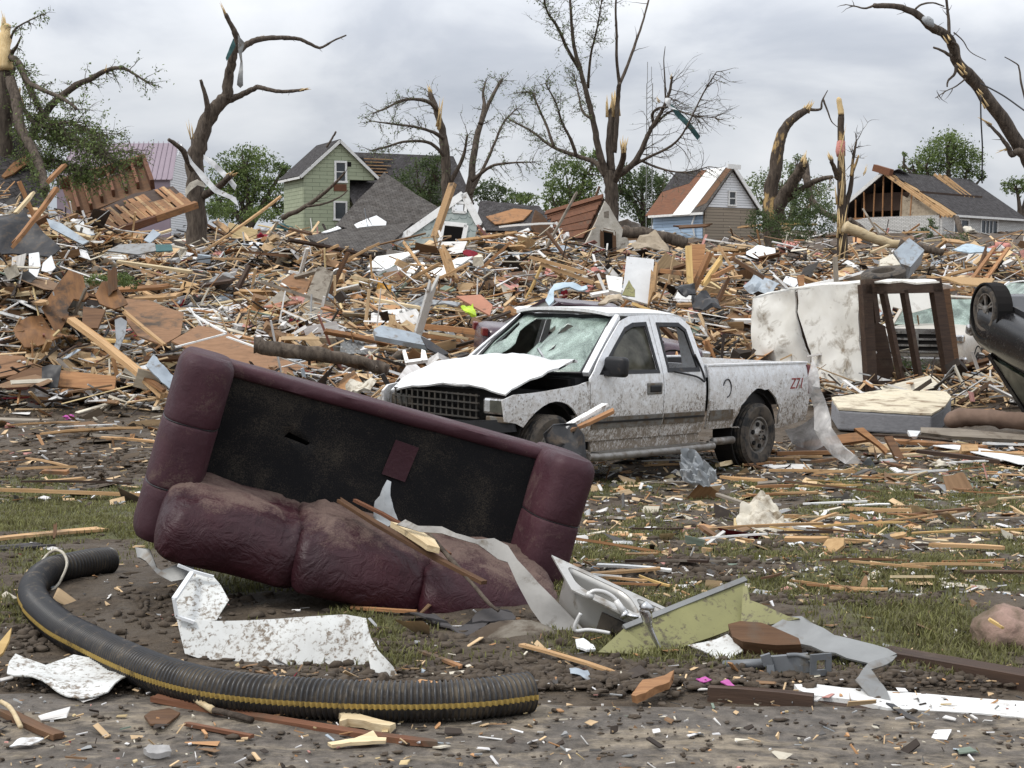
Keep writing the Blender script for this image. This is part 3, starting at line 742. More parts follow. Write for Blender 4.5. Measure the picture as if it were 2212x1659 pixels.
for l, n in ((q3, 30), (q2, 14), (q4, 12)): twig_out(tw, None, l, n, 30, D0, r, 1, .2, 0)
fin(root, trunk=(bt, M['bark_torn']), limb=(b, M['bark']), twigs=(tw, M['bark']), torn_wood=(tn, M['torn']))
# splintered pole-like trunk
D0 = 64; r = random.Random(25); s_ = D0 / F
root = tree_thing('splintered_trunk', 'upright splintered trunk with bark stripped off and a pale yellow broken tip', 1817, 560, D0)
b, tn, bb, tw = MB(), MB(), MB(), MB()
t1 = wood_limb(b, [(1820, 640), (1819, 540), (1818, 440), (1817, 340), (1817, 245)], D0, 14, 6.5, seg=12, wob=.03)
tn.tube(cat_rom([P(1817, 248, D0 - .05), P(1815, 232, D0), P(1812, 216, D0), P(1808, 212, D0)], 3), [6.5 * s_] * 4 + [6 * s_] * 3 + [5 * s_, 4 * s_, 1 * s_], 8, rough=.2)
for yy, w, L in ((345, 6, 60), (420, 9, 90), (500, 9, 70), (540, 7, 40)):
    for k in range(5): spikes(tn, P(1817 + r.uniform(-4, 8), yy + r.uniform(-20, 20), D0 - 13 * s_), Vector((.03, 0, 1)), L * s_, w * s_, 1, r)
wood_limb(b, [(1810, 385), (1801, 360), (1795, 345)], D0, 6, 4, dz=-.5); spikes(tn, P(1793, 342, D0 - .5), Vector((-.4, 0, 1)), 16 * s_, 7 * s_, 5, r)
k1 = wood_limb(b, [(1822, 470), (1838, 400), (1842, 350), (1850, 305)], D0, 7, 2, dz=.6)
k2 = wood_limb(b, [(1838, 380), (1850, 350), (1855, 335)], D0, 4, 1.5)
spikes(tn, P(1868, 372, D0), Vector((.4, 0, 1)), 22 * s_, 4 * s_, 3, r)
twig_out(tw, None, k1, 14, 40, D0, r, 1, 0, 0)
bb.tube([P(1817, 338, D0), P(1816, 326, D0), P(1817, 306, D0), P(1818, 300, D0)], [9 * s_, 10 * s_, 9 * s_, 5 * s_], 10, rough=.4)
fin(root, trunk=(b, M['bark_torn']), torn_wood=(tn, M['torn']), twigs=(tw, M['bark']))
tag(bb.build('insulation_wad', M['pink'], smooth=True), 'pink insulation wad snagged high on the splintered trunk', 'insulation')
# leaning tree on the right
D0 = 58; r = random.Random(26); s_ = D0 / F
root = tree_thing('leaning_tree', 'long bare limb of a leaning tree reaching in from the right edge of the picture', 2300, 500, D0)
b, tw, tn = MB(), MB(), MB()
m0 = wood_limb(b, [(2330, 620), (2290, 480), (2240, 370), (2196, 305), (2140, 222), (2098, 168), (2066, 128), (2050, 82), (2012, 58), (1980, 30), (1940, 15), (1888, 12)], D0, 20, 4.5, dz=-6, seg=12)
m1 = wood_limb(b, [(1886, 13), (1868, 18), (1850, 14), (1828, 10)], D0 - 6, 3, .8)
m2 = wood_limb(b, [(2050, 72), (2049, 40), (2046, 15), (2043, -20)], D0 - 4, 4, 2.5)
m3 = wood_limb(b, [(2240, 372), (2205, 328), (2186, 335), (2178, 318), (2162, 296), (2134, 266)], D0 - 2, 10, 2.5)
m4 = wood_limb(b, [(2066, 140), (2062, 160), (2048, 174), (2046, 188)], D0 - 4, 4, 1.5)
m5 = wood_limb(b, [(2086, 170), (2066, 186), (2045, 196), (2020, 212)], D0 - 4, 2, .7)
m6 = wood_limb(b, [(2055, 122), (2036, 110), (2016, 102)], D0 - 4, 4, 2)
m7 = wood_limb(b, [(2056, 90), (2070, 100), (2072, 130)], D0 - 4, 3, 2)
m8 = wood_limb(b, [(2060, 70), (2080, 88), (2096, 112), (2130, 130)], D0 - 4, 1.6, .7)
m9 = wood_limb(b, [(2318, 560), (2268, 380), (2230, 260), (2208, 190), (2202, 150), (2196, 138), (2170, 123)], D0 - 3, 4, 1)
m10 = wood_limb(b, [(1975, 22), (1990, 10), (2015, 6), (2040, 14)], D0 - 5, 2.5, 1.5)
for l, n in ((m0, 14), (m3, 4), (m2, 6), (m5, 6), (m1, 4)): twig_out(tw, None, l, n, 26, D0, r, 0, 0, 0, t0=.4, rpx=1.2)
spikes(tn, m3[-1], Vector((-.7, 0, .5)), 22 * s_, 6 * s_, 6, r); spikes(tn, P(2176, 322, D0 - 2), Vector((-1, 0, -.1)), 20 * s_, 6 * s_, 4, r)
for q in ((2080, 148), (2090, 160), (2122, 205), (2140, 228), (2052, 88)): spikes(tn, P(q[0] - 4, q[1] - 2, D0 - 4.8), Vector((-.62, 0, .8)), 14 * s_, 8 * s_, 3, r)
fin(root, trunk=(b, M['bark']), twigs=(tw, M['bark']), torn_wood=(tn, M['torn']))
# tangled tree on the left edge
D0 = 48; r = random.Random(27); s_ = D0 / F
root = tree_thing('broken_tree', 'tangled broken tree at the left edge, its leafy limbs hanging down', -10, 480, D0)
b, tw, tn, lf = MB(), MB(), MB(), MB()
w0 = wood_limb(b, [(-6, 560), (2, 400), (8, 260), (14, 160), (12, 110)], D0, 26, 15, seg=14)
w1 = wood_limb(b, [(2, 115), (40, 135), (60, 175), (95, 195), (140, 215), (165, 235)], D0, 8, 3, dz=-3)
w2 = wood_limb(b, [(22, 170), (34, 220), (45, 275), (62, 310), (80, 345), (92, 380), (98, 410)], D0 - 1, 11, 9, dz=-3)
w3 = wood_limb(b, [(60, 310), (100, 240), (155, 190), (200, 168), (228, 152), (262, 147), (290, 160), (320, 180)], D0, 10, 1.6, dz=-1)
w4 = wood_limb(b, [(18, 130), (30, 108), (36, 100), (46, 78)], D0, 6, 1.5, dz=-1)
w5 = wood_limb(b, [(22, 86), (34, 62), (62, 45), (90, 32)], D0, 3, 1, dz=-1)
w6 = wood_limb(b, [(40, 140), (90, 240), (140, 290), (200, 320), (250, 350)], D0, 7, 1.5, dz=-2)
w7 = wood_limb(b, [(30, 200), (80, 270), (150, 265), (215, 290)], D0, 6, 1.5, dz=-3)
w8 = wood_limb(b, [(20, 240), (70, 330), (130, 350), (180, 370)], D0, 6, 1.5, dz=-2)
w9 = wood_limb(b, [(60, 300), (160, 300), (230, 330), (285, 325)], D0, 4, 1, dz=1)
tn.tube(cat_rom([P(11, 150, D0 - .3), P(10, 110, D0 - .2), P(12, 70, D0), P(14, 50, D0)], 4), [15 * s_] * 4 + [13 * s_] * 4 + [10 * s_] * 4 + [4 * s_], 10, rough=.35)
spikes(tn, P(10, 60, D0), Vector((-.05, 0, 1)), 34 * s_, 9 * s_, 6, r); spikes(tn, P(36, 200, D0 - 1), Vector((.1, 0, -1)), 50 * s_, 7 * s_, 6, r); spikes(tn, P(228, 150, D0 - 1), Vector((.4, 0, 1)), 12 * s_, 4 * s_, 3, r)
for l, n, L, k in ((w6, 110, 60, 8), (w7, 110, 62, 8), (w8, 130, 58, 10), (w9, 70, 52, 7), (w1, 40, 40, 7), (w2, 40, 50, 9), (w3, 34, 34, 3), (w5, 14, 26, 3), (w4, 6, 22, 2)):
    twig_out(tw, lf, l, n, L, D0, r, 1, .05, k, 3.4, t0=.12 if l is not w3 else .3, rpx=1.1, bias=(.1, 0, -.15))
fin(root, trunk=(b, M['bark']), twigs=(tw, M['bark']), torn_wood=(tn, M['torn']), leaves=(lf, M['leaf']))

# whole trees beyond the rubble
def crown_tree(name, label, px, py, d, lobes, mat, n, ls=3.4, seed=1, group='leafy trees beyond the wreckage', cat='tree', trunk=True):
    r = random.Random(seed); s = d / F; root = tree_thing(name, label, px, py, d, group); root['category'] = cat
    lb, tb = MB(), MB(); tot = sum(a * b_ for _, _, a, b_ in lobes); base = root.location.copy(); kk = r.random() * 30
    for lx, ly, a, b_ in lobes:
        c = P(lx, ly, d + r.uniform(-1.2, 1.2)); R_ = Vector((a * s, a * s * .9, b_ * s)); m = int(n * a * b_ / tot); i = 0
        clumps = []
        for _ in range(max(6, m // 26)):
            dv = Vector((r.gauss(0, 1), r.gauss(0, 1), r.gauss(0, 1))).normalized() * (.45 + .58 * r.random() ** .6)
            clumps.append((Vector((dv.x * R_.x, dv.y * R_.y, dv.z * R_.z)), r.random(), r.uniform(.7, 1.4)))
        while i < m:
            cpos, tone, cs = r.choice(clumps); g_ = R_.length * .10 * cs
            p = c + cpos + Vector((r.gauss(0, g_), r.gauss(0, g_), r.gauss(0, g_ * .8)))
            if p.z < H(p.x, p.y): i += 1; continue
            leaf(lb, p, ls * s * r.uniform(.6, 1.4), min(1, max(0, tone * .7 + r.uniform(-.15, .4))), r); i += 1
        if trunk: tb.tube(cat_rom([base, base.lerp(c, .5) + Vector((r.gauss(0, .2), 0, 0)), c], 3), [7 * s, 6.6 * s, 6 * s, 5 * s, 4 * s, 3 * s, 1.5 * s], 7)
        for cpos, _, _ in r.sample(clumps, min(len(clumps), 7)) if trunk else (): tb.tube([c - Vector((0, 0, R_.z * .4)), c + cpos], [2.4 * s, .6 * s], 4, cap=False)
    fin(root, crown=(lb, mat), trunk=(tb, M['bark'])); return root
crown_tree('leafy_tree', 'full green tree between the strip-wrapped tree and the green house', 535, 490, 150, [(500, 385, 52, 52), (560, 380, 55, 55), (530, 352, 45, 34), (470, 430, 40, 40), (590, 430, 45, 50), (520, 440, 60, 45), (615, 360, 18, 26)], M['leaf'], 9000, 3.6, 2)
crown_tree('leafy_tree', 'dense dark green tree low behind the tallest broken tree', 1240, 490, 140, [(1230, 400, 52, 62), (1200, 430, 30, 40), (1270, 360, 34, 40), (1265, 430, 44, 40)], M['leaf'], 5200, 3.6, 3)
crown_tree('leafy_tree', 'dark bushy tree right of the tallest broken trunk', 1390, 490, 145, [(1390, 430, 62, 56), (1345, 400, 30, 46), (1430, 415, 36, 36), (1385, 385, 26, 34)], M['leaf_dark'], 5200, 3.6, 4)
crown_tree('leafy_tree', 'rounded loose tree rising behind the ranch house roof', 2045, 420, 150, [(2050, 340, 62, 48), (2000, 352, 34, 34), (2090, 358, 34, 38), (2045, 312, 44, 22), (1952, 352, 9, 22), (2120, 384, 14, 10), (1975, 365, 20, 20)], M['leaf'], 6000, 3.2, 5)
crown_tree('leafy_tree', 'blue-green tree half hidden behind the bent broken tree', 1700, 480, 140, [(1690, 390, 46, 40), (1640, 425, 44, 50), (1720, 360, 22, 22), (1750, 440, 56, 50)], M['leaf_pale'], 4600, 3.4, 6)
crown_tree('leafy_tree', 'grey-green tree over the right end of the green house roof', 905, 480, 112, [(905, 395, 46, 60), (870, 410, 30, 40), (940, 370, 26, 44), (920, 440, 50, 36)], M['leaf_dark'], 5200, 3.0, 7)
crown_tree('bush', 'very dark bush on the skyline right of the sparse broken tree', 1075, 440, 135, [(1060, 415, 34, 28), (1090, 425, 26, 22), (1040, 420, 18, 24)], M['leaf_dark'], 2200, 3.0, 8, 'bushes on the skyline', 'bush', False)
crown_tree('bush', 'lighter green bush right of the very dark skyline bush', 1130, 440, 130, [(1120, 432, 24, 16), (1145, 430, 20, 14)], M['leaf'], 1100, 3.0, 9, 'bushes on the skyline', 'bush', False)
crown_tree('leafy_tree', 'small tree tops at the far right behind the ranch house', 2200, 420, 150, [(2195, 402, 28, 16), (2225, 396, 26, 20)], M['leaf'], 1500, 3.2, 10)
crown_tree('fallen_brush', 'dark fallen brush heaped under the bent broken tree', 1720, 500, 76, [(1700, 490, 70, 34), (1770, 480, 44, 30), (1640, 480, 30, 30), (1740, 440, 36, 30)], M['leaf_dark'], 6000, 2.6, 11, None, 'brush', False)
crown_tree('bush', 'low bright green bush left of the green house', 460, 480, 118, [(470, 455, 36, 22), (560, 465, 40, 16)], M['leaf'], 1800, 3.0, 12, 'bushes on the skyline', 'bush', False)
crown_tree('fallen_brush', 'green sprig of brush caught in the rubble behind the curled veneer', 265, 610, 33, [(250, 606, 34, 14), (205, 604, 20, 12), (285, 612, 20, 12)], M['leaf'], 1500, 3.2, 13, None, 'brush', False)
crown_tree('fallen_brush', 'green brush in front of the white wall of the ranch house', 2015, 520, 100, [(1990, 505, 26, 14), (2010, 490, 14, 16), (2060, 515, 40, 9)], M['leaf_dark'], 1000, 2.6, 14, None, 'brush', False)
crown_tree('fallen_brush', 'dark brush inside the box trailer frame before the grille', 1985, 800, 29.5, [(1965, 800, 40, 20), (2000, 795, 20, 22)], M['leaf_dark'], 1000, 3.4, 15, None, 'brush', False)
# ------------------------------------------------------------------ buildings
def siding(name, c1, c2, row=.2, joint=.6, axis='Z', dirt=(.25, .22, .17), damt=.3, bump=.6):
    m, t = new_mat(name); v = nd(t, 'ShaderNodeTexCoord').outputs['Object']
    sx = nd(t, 'ShaderNodeSeparateXYZ', {0: v}); hx = mth(t, 'ADD', sx.outputs[0], sx.outputs[1])
    vv = nd(t, 'ShaderNodeCombineXYZ', {0: hx, 1: sx.outputs[2]}).outputs[0]
    b = nd(t, 'ShaderNodeTexBrick', {'Vector': vv, 'Color1': rgba(c1), 'Color2': rgba(c2), 'Mortar': rgba(tuple(x * .38 for x in c2)), 'Scale': 1.0, 'Mortar Size': .014, 'Brick Width': joint, 'Row Height': row}, offset=.5)
    c = mix(t, ramp(t, nz(t, v, 1.3, 6, .65), [(1 - damt - .06, 0.0), (1 - damt + .06, .8)]), b.outputs[0], dirt)
    c = mix(t, ramp(t, nz(t, v, 16, 5, .7), [(.66, 0.0), (.70, 1.0)]), c, (.10, .075, .05))
    finish(t, c, .75, 0, b.outputs[1], bump, .3, .02); return m
M['green_siding'] = siding('green_siding', (.35, .385, .265), (.31, .345, .235), .30, 1.2, dirt=(.30, .31, .21))
M['blue_siding'] = siding('blue_siding', (.40, .52, .66), (.36, .48, .62), .22, 9)
M['white_siding'] = siding('white_siding', (.76, .77, .78), (.70, .71, .72), .17, 4)
M['tan_siding'] = siding('bare_tan_siding', (.30, .25, .19), (.25, .21, .16), .2, 3)
M['white_brick'] = siding('painted_brick', (.66, .65, .62), (.56, .55, .52), .1, .3)
M['glass'] = pm('dark_glass', (.035, .042, .048), (.02, .024, .028), 2, rough=.12, bump=0, spec=.6, var=0)
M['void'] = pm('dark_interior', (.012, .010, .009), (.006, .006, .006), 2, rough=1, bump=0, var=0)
M['white_trim'] = pm('white_trim_paint', (.78, .78, .76), (.62, .61, .58), 4, rough=.6, dirt=(.2, .16, .12), damt=.32)
M['mauve'] = pm('mauve_steel_roof', (.27, .215, .245), (.235, .185, .215), 1.2, rough=.45, bump=0, metal=.2, var=0)
def plane_obj(name, mat, parent, A, B, D, T=.1, poly=None, crumple=0.0, holes=(), sp=None, cs=1.0):
    """a roof plane or panel in its thing's own space: x runs A to B, y towards D; poly is its outline in those metres"""
    A, B, D = Vector(A), Vector(B), Vector(D); ex = (B - A).normalized(); n = ex.cross(D - A).normalized(); ey = n.cross(ex)
    if poly is None: Lx = (B - A).length; Ly = (D - A).dot(ey); sx_ = (D - A).dot(ex); poly = [(0, 0), (Lx, 0), (Lx + sx_, Ly), (sx_, Ly)]
    b = MB()
    if holes or crumple: b.surf(poly, holes, sp or .4, T, (lambda u, v: (u, v, crumple * fbm(u * cs, v * cs, 2) if crumple else 0)))
    else: b.prism(poly, T)
    o = b.build(name, mat, parent, smooth=bool(crumple), ang=30); Mx = Matrix((ex, ey, n)).transposed().to_4x4(); Mx.translation = A; o.matrix_local = Mx; return o
def wall_xy(b, pts, T, axis, at, holes=()):            # wall polygon in (u, z) standing on x axis (axis 0) or y axis (axis 1)
    fm = (lambda u, v: (u, at, v)) if axis == 0 else (lambda u, v: (at, u, v))
    b.surf(pts, holes, 2.5, T, fm)
def window(parent, c, w, h, axis=0, frame=.12, out=-.04, mat=None, sash=True, label=None):
    b = MB(); x, at, z = c
    def bx(dx, dz, sx_, sz, dep, o_): 
        if axis == 0: b.box((x + dx, at + o_, z + dz), (sx_, dep, sz))
        else: b.box((at + o_, x + dx, z + dz), (dep, sx_, sz))
    f = frame
    bx(-w / 2 - f / 2, 0, f, h, .1, out); bx(w / 2 + f / 2, 0, f, h, .1, out); bx(0, h / 2 + f / 2, w + 2 * f, f, .12, out); bx(0, -h / 2 - f / 2, w + 2.6 * f, f, .14, out)
    if sash: bx(0, 0, w, .07, .07, out)
    o = b.build('window', mat or M['white_trim'], parent)
    p = MB(); p.box((x, at, z) if axis == 0 else (at, x, z), (w, .03, h) if axis == 0 else (.03, w, h)); p.build('pane', M['glass'], o); return o
def house_root(name, label, cat, px, py, d, rotz, z0=None):
    c = P(px, py, d); z = z0 if z0 is not None else tz(c.x, c.y) - .3
    return thing(name, label, cat, (c.x, c.y, z), (0, 0, rad(rotz)))
zz = lambda py, d: CH + (YH - py) / F * d

# green two storey house
D0 = 120; hr = house_root('green_house', 'pale green two storey house with dark gabled roof, standing', 'house', 655, 378, D0, 25)
z0 = hr.location.z; E_ = zz(378, D0) - z0; PK = zz(311, D0 + 1.3) - z0; WD = 5.8; DP = 5.2
b = MB(); wall_xy(b, [(0, 0), (3.75, 0), (3.75, E_ - .35), (WD, E_ - .35), (WD, E_), (WD / 2, PK), (0, E_)], .2, 0, 0)
wall_xy(b, [(0.11, 0), (DP, 0), (DP, E_), (0.11, E_)], .2, 1, .08)
b.build('wall', M['green_siding'], hr)
b = MB(); wall_xy(b, [(3.75, 0), (13, 0), (13, 3.5), (3.75, 3.5)], .2, 0, 2.4); b.build('wall', M['green_siding'], hr)
ov = .35
plane_obj('roof', M['shingle_dark'], hr, (-ov, -ov, E_ - .2), (-ov, DP + .3, E_ - .2), (WD / 2, -ov, PK + .17), .14)
plane_obj('roof', M['shingle_dark'], hr, (WD + ov, DP, E_ - .2), (WD + ov, -ov, E_ - .2), (WD / 2, DP, PK + .17), .14)
RZ = zz(323, D0 + 5) - z0
plane_obj('roof', M['shingle_dark'], hr, (WD / 2 + .6, 1.0, 2.9), (14.5, 1.0, 2.9), (WD / 2 + .6, 5.6, RZ), .15, poly=[(0, 0), (11.4, 0), (11.4, 6.1), (.5, 6.1)])
plane_obj('lean_to_roof', M['shingle_dark'], hr, (3.75, -1.2, 2.2), (6.6, -1.2, 2.2), (3.75, 1.2, E_ - .45), .12)
b = MB()
for (x0, zA, x1, zB) in ((-ov, E_ - .28, WD / 2, PK + .08), (WD / 2, PK + .08, WD + ov, E_ - .28)): b.bar((x0, -ov - .04, zA), (x1, -ov - .04, zB), .06, .22)
b.bar((-ov - .03, -ov, E_ - .30), (-ov - .03, DP + .3, E_ - .30), .06, .18); b.build('barge_board', M['white_trim'], hr)
wx = lambda px: (px - 655) / 145 * WD
window(hr, (wx(730), -.10, zz(371, D0) - z0), .72, 1.40, 0, .16); window(hr, (wx(729), -.10, zz(455, D0) - z0), .85, 1.25, 0, .14, sash=False)
b = MB(); b.box((wx(729), -.13, zz(405, D0) - z0), (1.05, .05, .55)); b.build('red_patch', M['redwood'], hr)
b = MB(); b.box((wx(747), -.115, zz(354, D0) - z0), (.4, .03, .36)); b.build('wall_hole', M['void'], hr)
b = MB()                                    # stripped roof battens
for i in range(6): b.bar((WD / 2 + 2.3 + rnd.uniform(-.6, .2), 4.5 - i * .27, RZ - .68 - i * .285), (WD / 2 + 5.7 + rnd.uniform(-.5, .7), 4.5 - i * .27, RZ - .68 - i * .285), .2, .06)
b.build('roof_batten', M['tan'], hr)
b = MB(); b.box((WD / 2 + 2.9, 4.0, RZ - 1.1), (1.2, .9, .5), Matrix.Rotation(rad(45), 3, 'X')); b.build('roof_hole', M['void'], hr)
# a limb stuck in its ridge and debris leaning on its front
b = MB(); wood_limb(b, [(705, 318), (718, 298), (726, 284)], D0 + 1, 2.5, 2); tag(b.build('branch', M['bark'], smooth=True), 'short stub of branch stuck in the ridge of the green house', 'branch')
b = MB(); p_ = wood_limb(b, [(610, 470), (650, 452), (690, 425), (725, 395), (745, 372)], 108, 6, 2.2, dz=-2); wood_limb(b, [(660, 446), (700, 440), (735, 425), (752, 410)], 107, 3, 1); twig_out(b, None, p_, 6, 40, 108, rnd, 0, 0, 0)
tag(b.build('branch', M['bark'], smooth=True), 'long bare branch leaning across the front of the green house', 'branch')

# mauve steel roofed building
D0 = 108; hr = house_root('metal_roof_building', 'building with ribbed mauve steel roof behind the joist panel', 'building', 120, 400, D0, -4)
z0 = hr.location.z; zr, ze = zz(309, D0 + 3) - z0, zz(392, D0) - z0; Lr = (352 - 120) / F * D0
plane_obj('roof', M['mauve'], hr, (0, 0, ze), (Lr + .8, 0, ze), (0, 4.2, zr), .08, poly=[(0, 0), (Lr + .75, 0), (Lr - .05, 5.0), (0, 5.0)])
b = MB()
for i in range(22):
    x = i * Lr / 21; b.bar((x + .75 * i / 21, -.02, ze + .07), (x, 4.17, zr + .07), .05, .06)
b.build('roof_rib', M['mauve'], hr)
b = MB(); wall_xy(b, [(0, -1), (Lr + .5, -1), (Lr + .5, ze), (0, ze)], .2, 0, .3); b.build('wall', M['mauve'], hr)
b = MB(); wall_xy(b, [(.4, -1), (8, -1), (8, ze), (4.2, zr - .1), (.4, ze - .1)], .2, 1, Lr + .2); b.build('wall', M['white_siding'], hr)

# blue house with half its roof stripped
D0 = 104; hr = house_root('blue_house', 'pale blue house with white gable and half stripped roof', 'house', 1521, 460, D0, 32)
z0 = hr.location.z; E_ = zz(458, D0) - z0; WD = (1643 - 1521) / F * D0 / math.cos(rad(32)); PK = zz(370, D0 + 1.2) - z0; DP = 5.6
b = MB(); wall_xy(b, [(0, 0), (WD, 0), (WD, E_ + .3), (0, E_ + .3)], .2, 0, 0); b.build('wall', M['tan_siding'], hr)
b = MB(); wall_xy(b, [(0, E_ + .3), (WD, E_ + .3), (WD / 2, PK)], .22, 0, -.02); b.build('gable_wall', M['white_siding'], hr)
b = MB(); wall_xy(b, [(.12, 0), (DP, 0), (DP, E_), (.12, E_)], .2, 1, .06); b.build('wall', M['blue_siding'], hr)
SL = math.hypot(WD / 2 + .4, PK - E_ + .3)
A_, B_, D_ = (-.4, DP + .4, E_ - .1), (-.4, -.4, E_ - .1), (WD / 2, DP + .4, PK + .14); LL = DP + .8
plane_obj('roof', M['redwood'], hr, A_, B_, D_, .1, poly=[(0, 0), (LL * .55, 0), (LL * .55, SL), (0, SL)])
plane_obj('roof_sheathing', M['white_trim'], hr, A_, B_, D_, .15, poly=[(LL * .50, -.15), (LL * .80, -.15), (LL * .86, SL), (LL * .56, SL)])
plane_obj('roof', M['shingle'], hr, A_, B_, D_, .1, poly=[(LL * .551, 0), (LL, 0), (LL, SL), (LL * .551, SL)])
plane_obj('roof_patch', M['shingle_dark'], hr, A_, B_, D_, .13, poly=[(0, SL * .55), (LL * .4, SL * .7), (LL * .45, SL), (0, SL)])
plane_obj('roof_patch', M['brown'], hr, A_, B_, D_, .135, poly=[(LL * .82, SL * .1), (LL * .95, SL * .2), (LL * .98, SL), (LL * .88, SL)])
plane_obj('roof', M['shingle'], hr, (WD + .4, -.4, E_ - .1), (WD + .4, DP, E_ - .1), (WD / 2, -.4, PK + .14), .12)
b = MB(); b.bar((WD / 2, -.46, PK + .12), (WD + .4, -.46, E_ - .1), .08, .24); b.bar((WD / 2 - .6, -.46, PK + .22), (WD / 2 + .5, -.46, PK + .2), .1, .3); b.bar((-.45, -.4, E_ - .15), (-.45, DP, E_ - .15), .1, .16); b.build('barge_board', M['white_trim'], hr)
window(hr, ((1583 - 1521) / 122 * WD, -.14, zz(428, D0) - z0), .5, .85, 0, .1)
b = MB(); b.tube([(-.12, .8, E_ - .2), (-.3, .9, E_ - .8), (-.16, .8, E_ - 1.6), (-.16, .8, .2)], .06, 6); b.build('downpipe', M['white_trim'], hr)

# ranch house on the right
D0 = 112; hr = house_root('ranch_house', 'single storey white brick house with torn open gable and exposed rafters', 'house', 2033, 465, D0, 45)
z0 = hr.location.z; E_ = zz(465, D0) - z0; GW = (2033 - 1850) / F * D0 / math.cos(rad(45)) * 1.08; PK = zz(372, D0 + 3) - z0; FL = 13
b = MB(); wall_xy(b, [(0, 0), (FL, 0), (FL, E_), (0, E_)], .2, 0, 0); wall_xy(b, [(.12, 0), (GW, 0), (GW, E_ - .9), (GW - 1.2, E_ - .9), (GW - 1.3, E_ - .3), (GW - 3.4, E_), (.12, E_)], .2, 1, .05); b.build('wall', M['white_brick'], hr)
b = MB(); wall_xy(b, [(.3, E_), (3.5, E_ ), (3.4, E_ + 1.6), (2.9, E_ + 1.3), (2.6, E_ + 1.7), (2.2, E_ + 1.2), (.3, E_ + .35)], .1, 1, .2); b.build('gable_sheathing', M['cloth_tan'], hr)
b = MB(); b.bar((.02, 0, E_ - .12), (.02, GW, E_ - .12), .1, .24); b.build('wall_plate', M['orange'], hr)
rp = lambda u, w: (u, w)
SLP = math.hypot(GW / 2 + .4, PK - E_ + .1)
A_, B_, D_ = (-.3, -.4, E_ - .05), (FL, -.4, E_ - .05), (-.3, GW / 2, PK)
plane_obj('roof', M['shingle_dark'], hr, A_, B_, D_, .12, poly=[(2.1, 0), (FL, 0), (FL, SLP * .93), (FL - 2.5, SLP), (8.6, SLP), (7, SLP * .97), (1.2, SLP), (.9, SLP * .8), (1.6, SLP * .62), (1.4, SLP * .48), (1.9, SLP * .3)])
plane_obj('roof_sheathing', M['osb'], hr, A_, B_, D_, .05, poly=[(1.1, .1), (2.6, .1), (2.8, SLP * .4), (2.2, SLP * .9), (.7, SLP * .92), (1.1, SLP * .78), (.8, SLP * .62), (1.25, SLP * .5), (1.0, SLP * .3), (1.4, SLP * .2)])
for i, x in enumerate((-.2, .35, .9)):
    b = MB(); b.bar((x, -.4, E_ - .12), (x, GW / 2, PK - .1), .09, .2); b.build('rafter', M['tan'], hr)
for x in (7.2, 7.9, 8.6): b = MB(); b.bar((x, GW / 2 - 2.6, PK - 1.75), (x - .2, GW / 2 - .1, PK + .15), .09, .2); b.build('rafter', M['tan'], hr)
for i in range(9):                          # gable studs
    yv = 2.6 + i * .78; h_ = (PK - E_) * (1 - abs(yv - GW / 2) / (GW / 2)) - .15
    if h_ > .2: b = MB(); b.bar((.16, yv, E_), (.16, yv + rnd.uniform(-.1, .1), E_ + h_), .09, .09); b.build('stud', M['orange'], hr)
b = MB(); b.bar((-.2, GW + .3, E_ - .2), (-.2, GW / 2, PK - .05), .12, .26); b.build('barge_board', M['white_trim'], hr)
plane_obj('roof', M['shingle_dark'], hr, (FL, GW + .3, E_ - .05), (.1, GW + .3, E_ - .05), (FL, GW / 2, PK), .12)
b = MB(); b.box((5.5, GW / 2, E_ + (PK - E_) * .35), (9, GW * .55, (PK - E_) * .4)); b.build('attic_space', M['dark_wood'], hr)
b = MB(); b.box((-.1, GW / 2 + .1, PK + .1), (.5, 1.5, .5), Matrix.Rotation(.3, 3, 'X')); b.build('ridge_scrap', M['redwood'], hr)
b = MB(); b.surf([(-1.0, 0), (2.2, 0), (2.3, 1.0), (-.8, .9)], (), .3, .04, lambda u, v: (u + .7, GW / 2 - .5 + v, PK + .12 + .2 * nse(u, v) - .3 * v)); b.build('torn_roofing', M['shingle_dark'], hr, smooth=True)
b = MB(); b.bar((1.3, -.48, E_ - .05), (FL, -.48, E_ - .05), .12, .16); b.build('gutter', M['white_trim'], hr)
fx = lambda px: (px - 2033) / F * D0 / math.cos(rad(45)) * 1.04
o = window(hr, (fx(2087), -.1, zz(499, D0) - z0), fx(2107) - fx(2066), 1.65, 0, .1, sash=False)
b = MB(); b.box((fx(2087), -.14, zz(499, D0) - z0), (.09, .06, 1.65)); b.build('mullion', M['white_trim'], o)
o = window(hr, (fx(2172), -.1, zz(486, D0) - z0), fx(2197) - fx(2148), .95, 0, .1, sash=False)
b = MB()
for k in (-.55, .0, .55): b.box((fx(2172) + k, -.14, zz(486, D0) - z0), (.08, .06, .95))
b.build('mullion', M['white_trim'], o)
b = MB(); b.tube([P(2066, 470, D0 - 2), P(2074, 495, D0 - 3), P(2086, 530, D0 - 3.5)], .22, 6, rough=.2); tag(b.build('branch', M['bark'], smooth=True), 'thick branch leaning against the sliding door of the ranch house', 'branch')
# far white wall between the brush and the ranch house
slab('wall_fragment', M['white_siding'], [(1768, 458), (1792, 452), (1800, 500), (1766, 505)], [(1768, 505, 100), (1800, 505, 101), (1768, 455, 100.5)], .15).update_tag()
tag(bpy.context.scene.collection.objects[-1], 'white wall fragment standing beside the splintered trunk', 'wall')

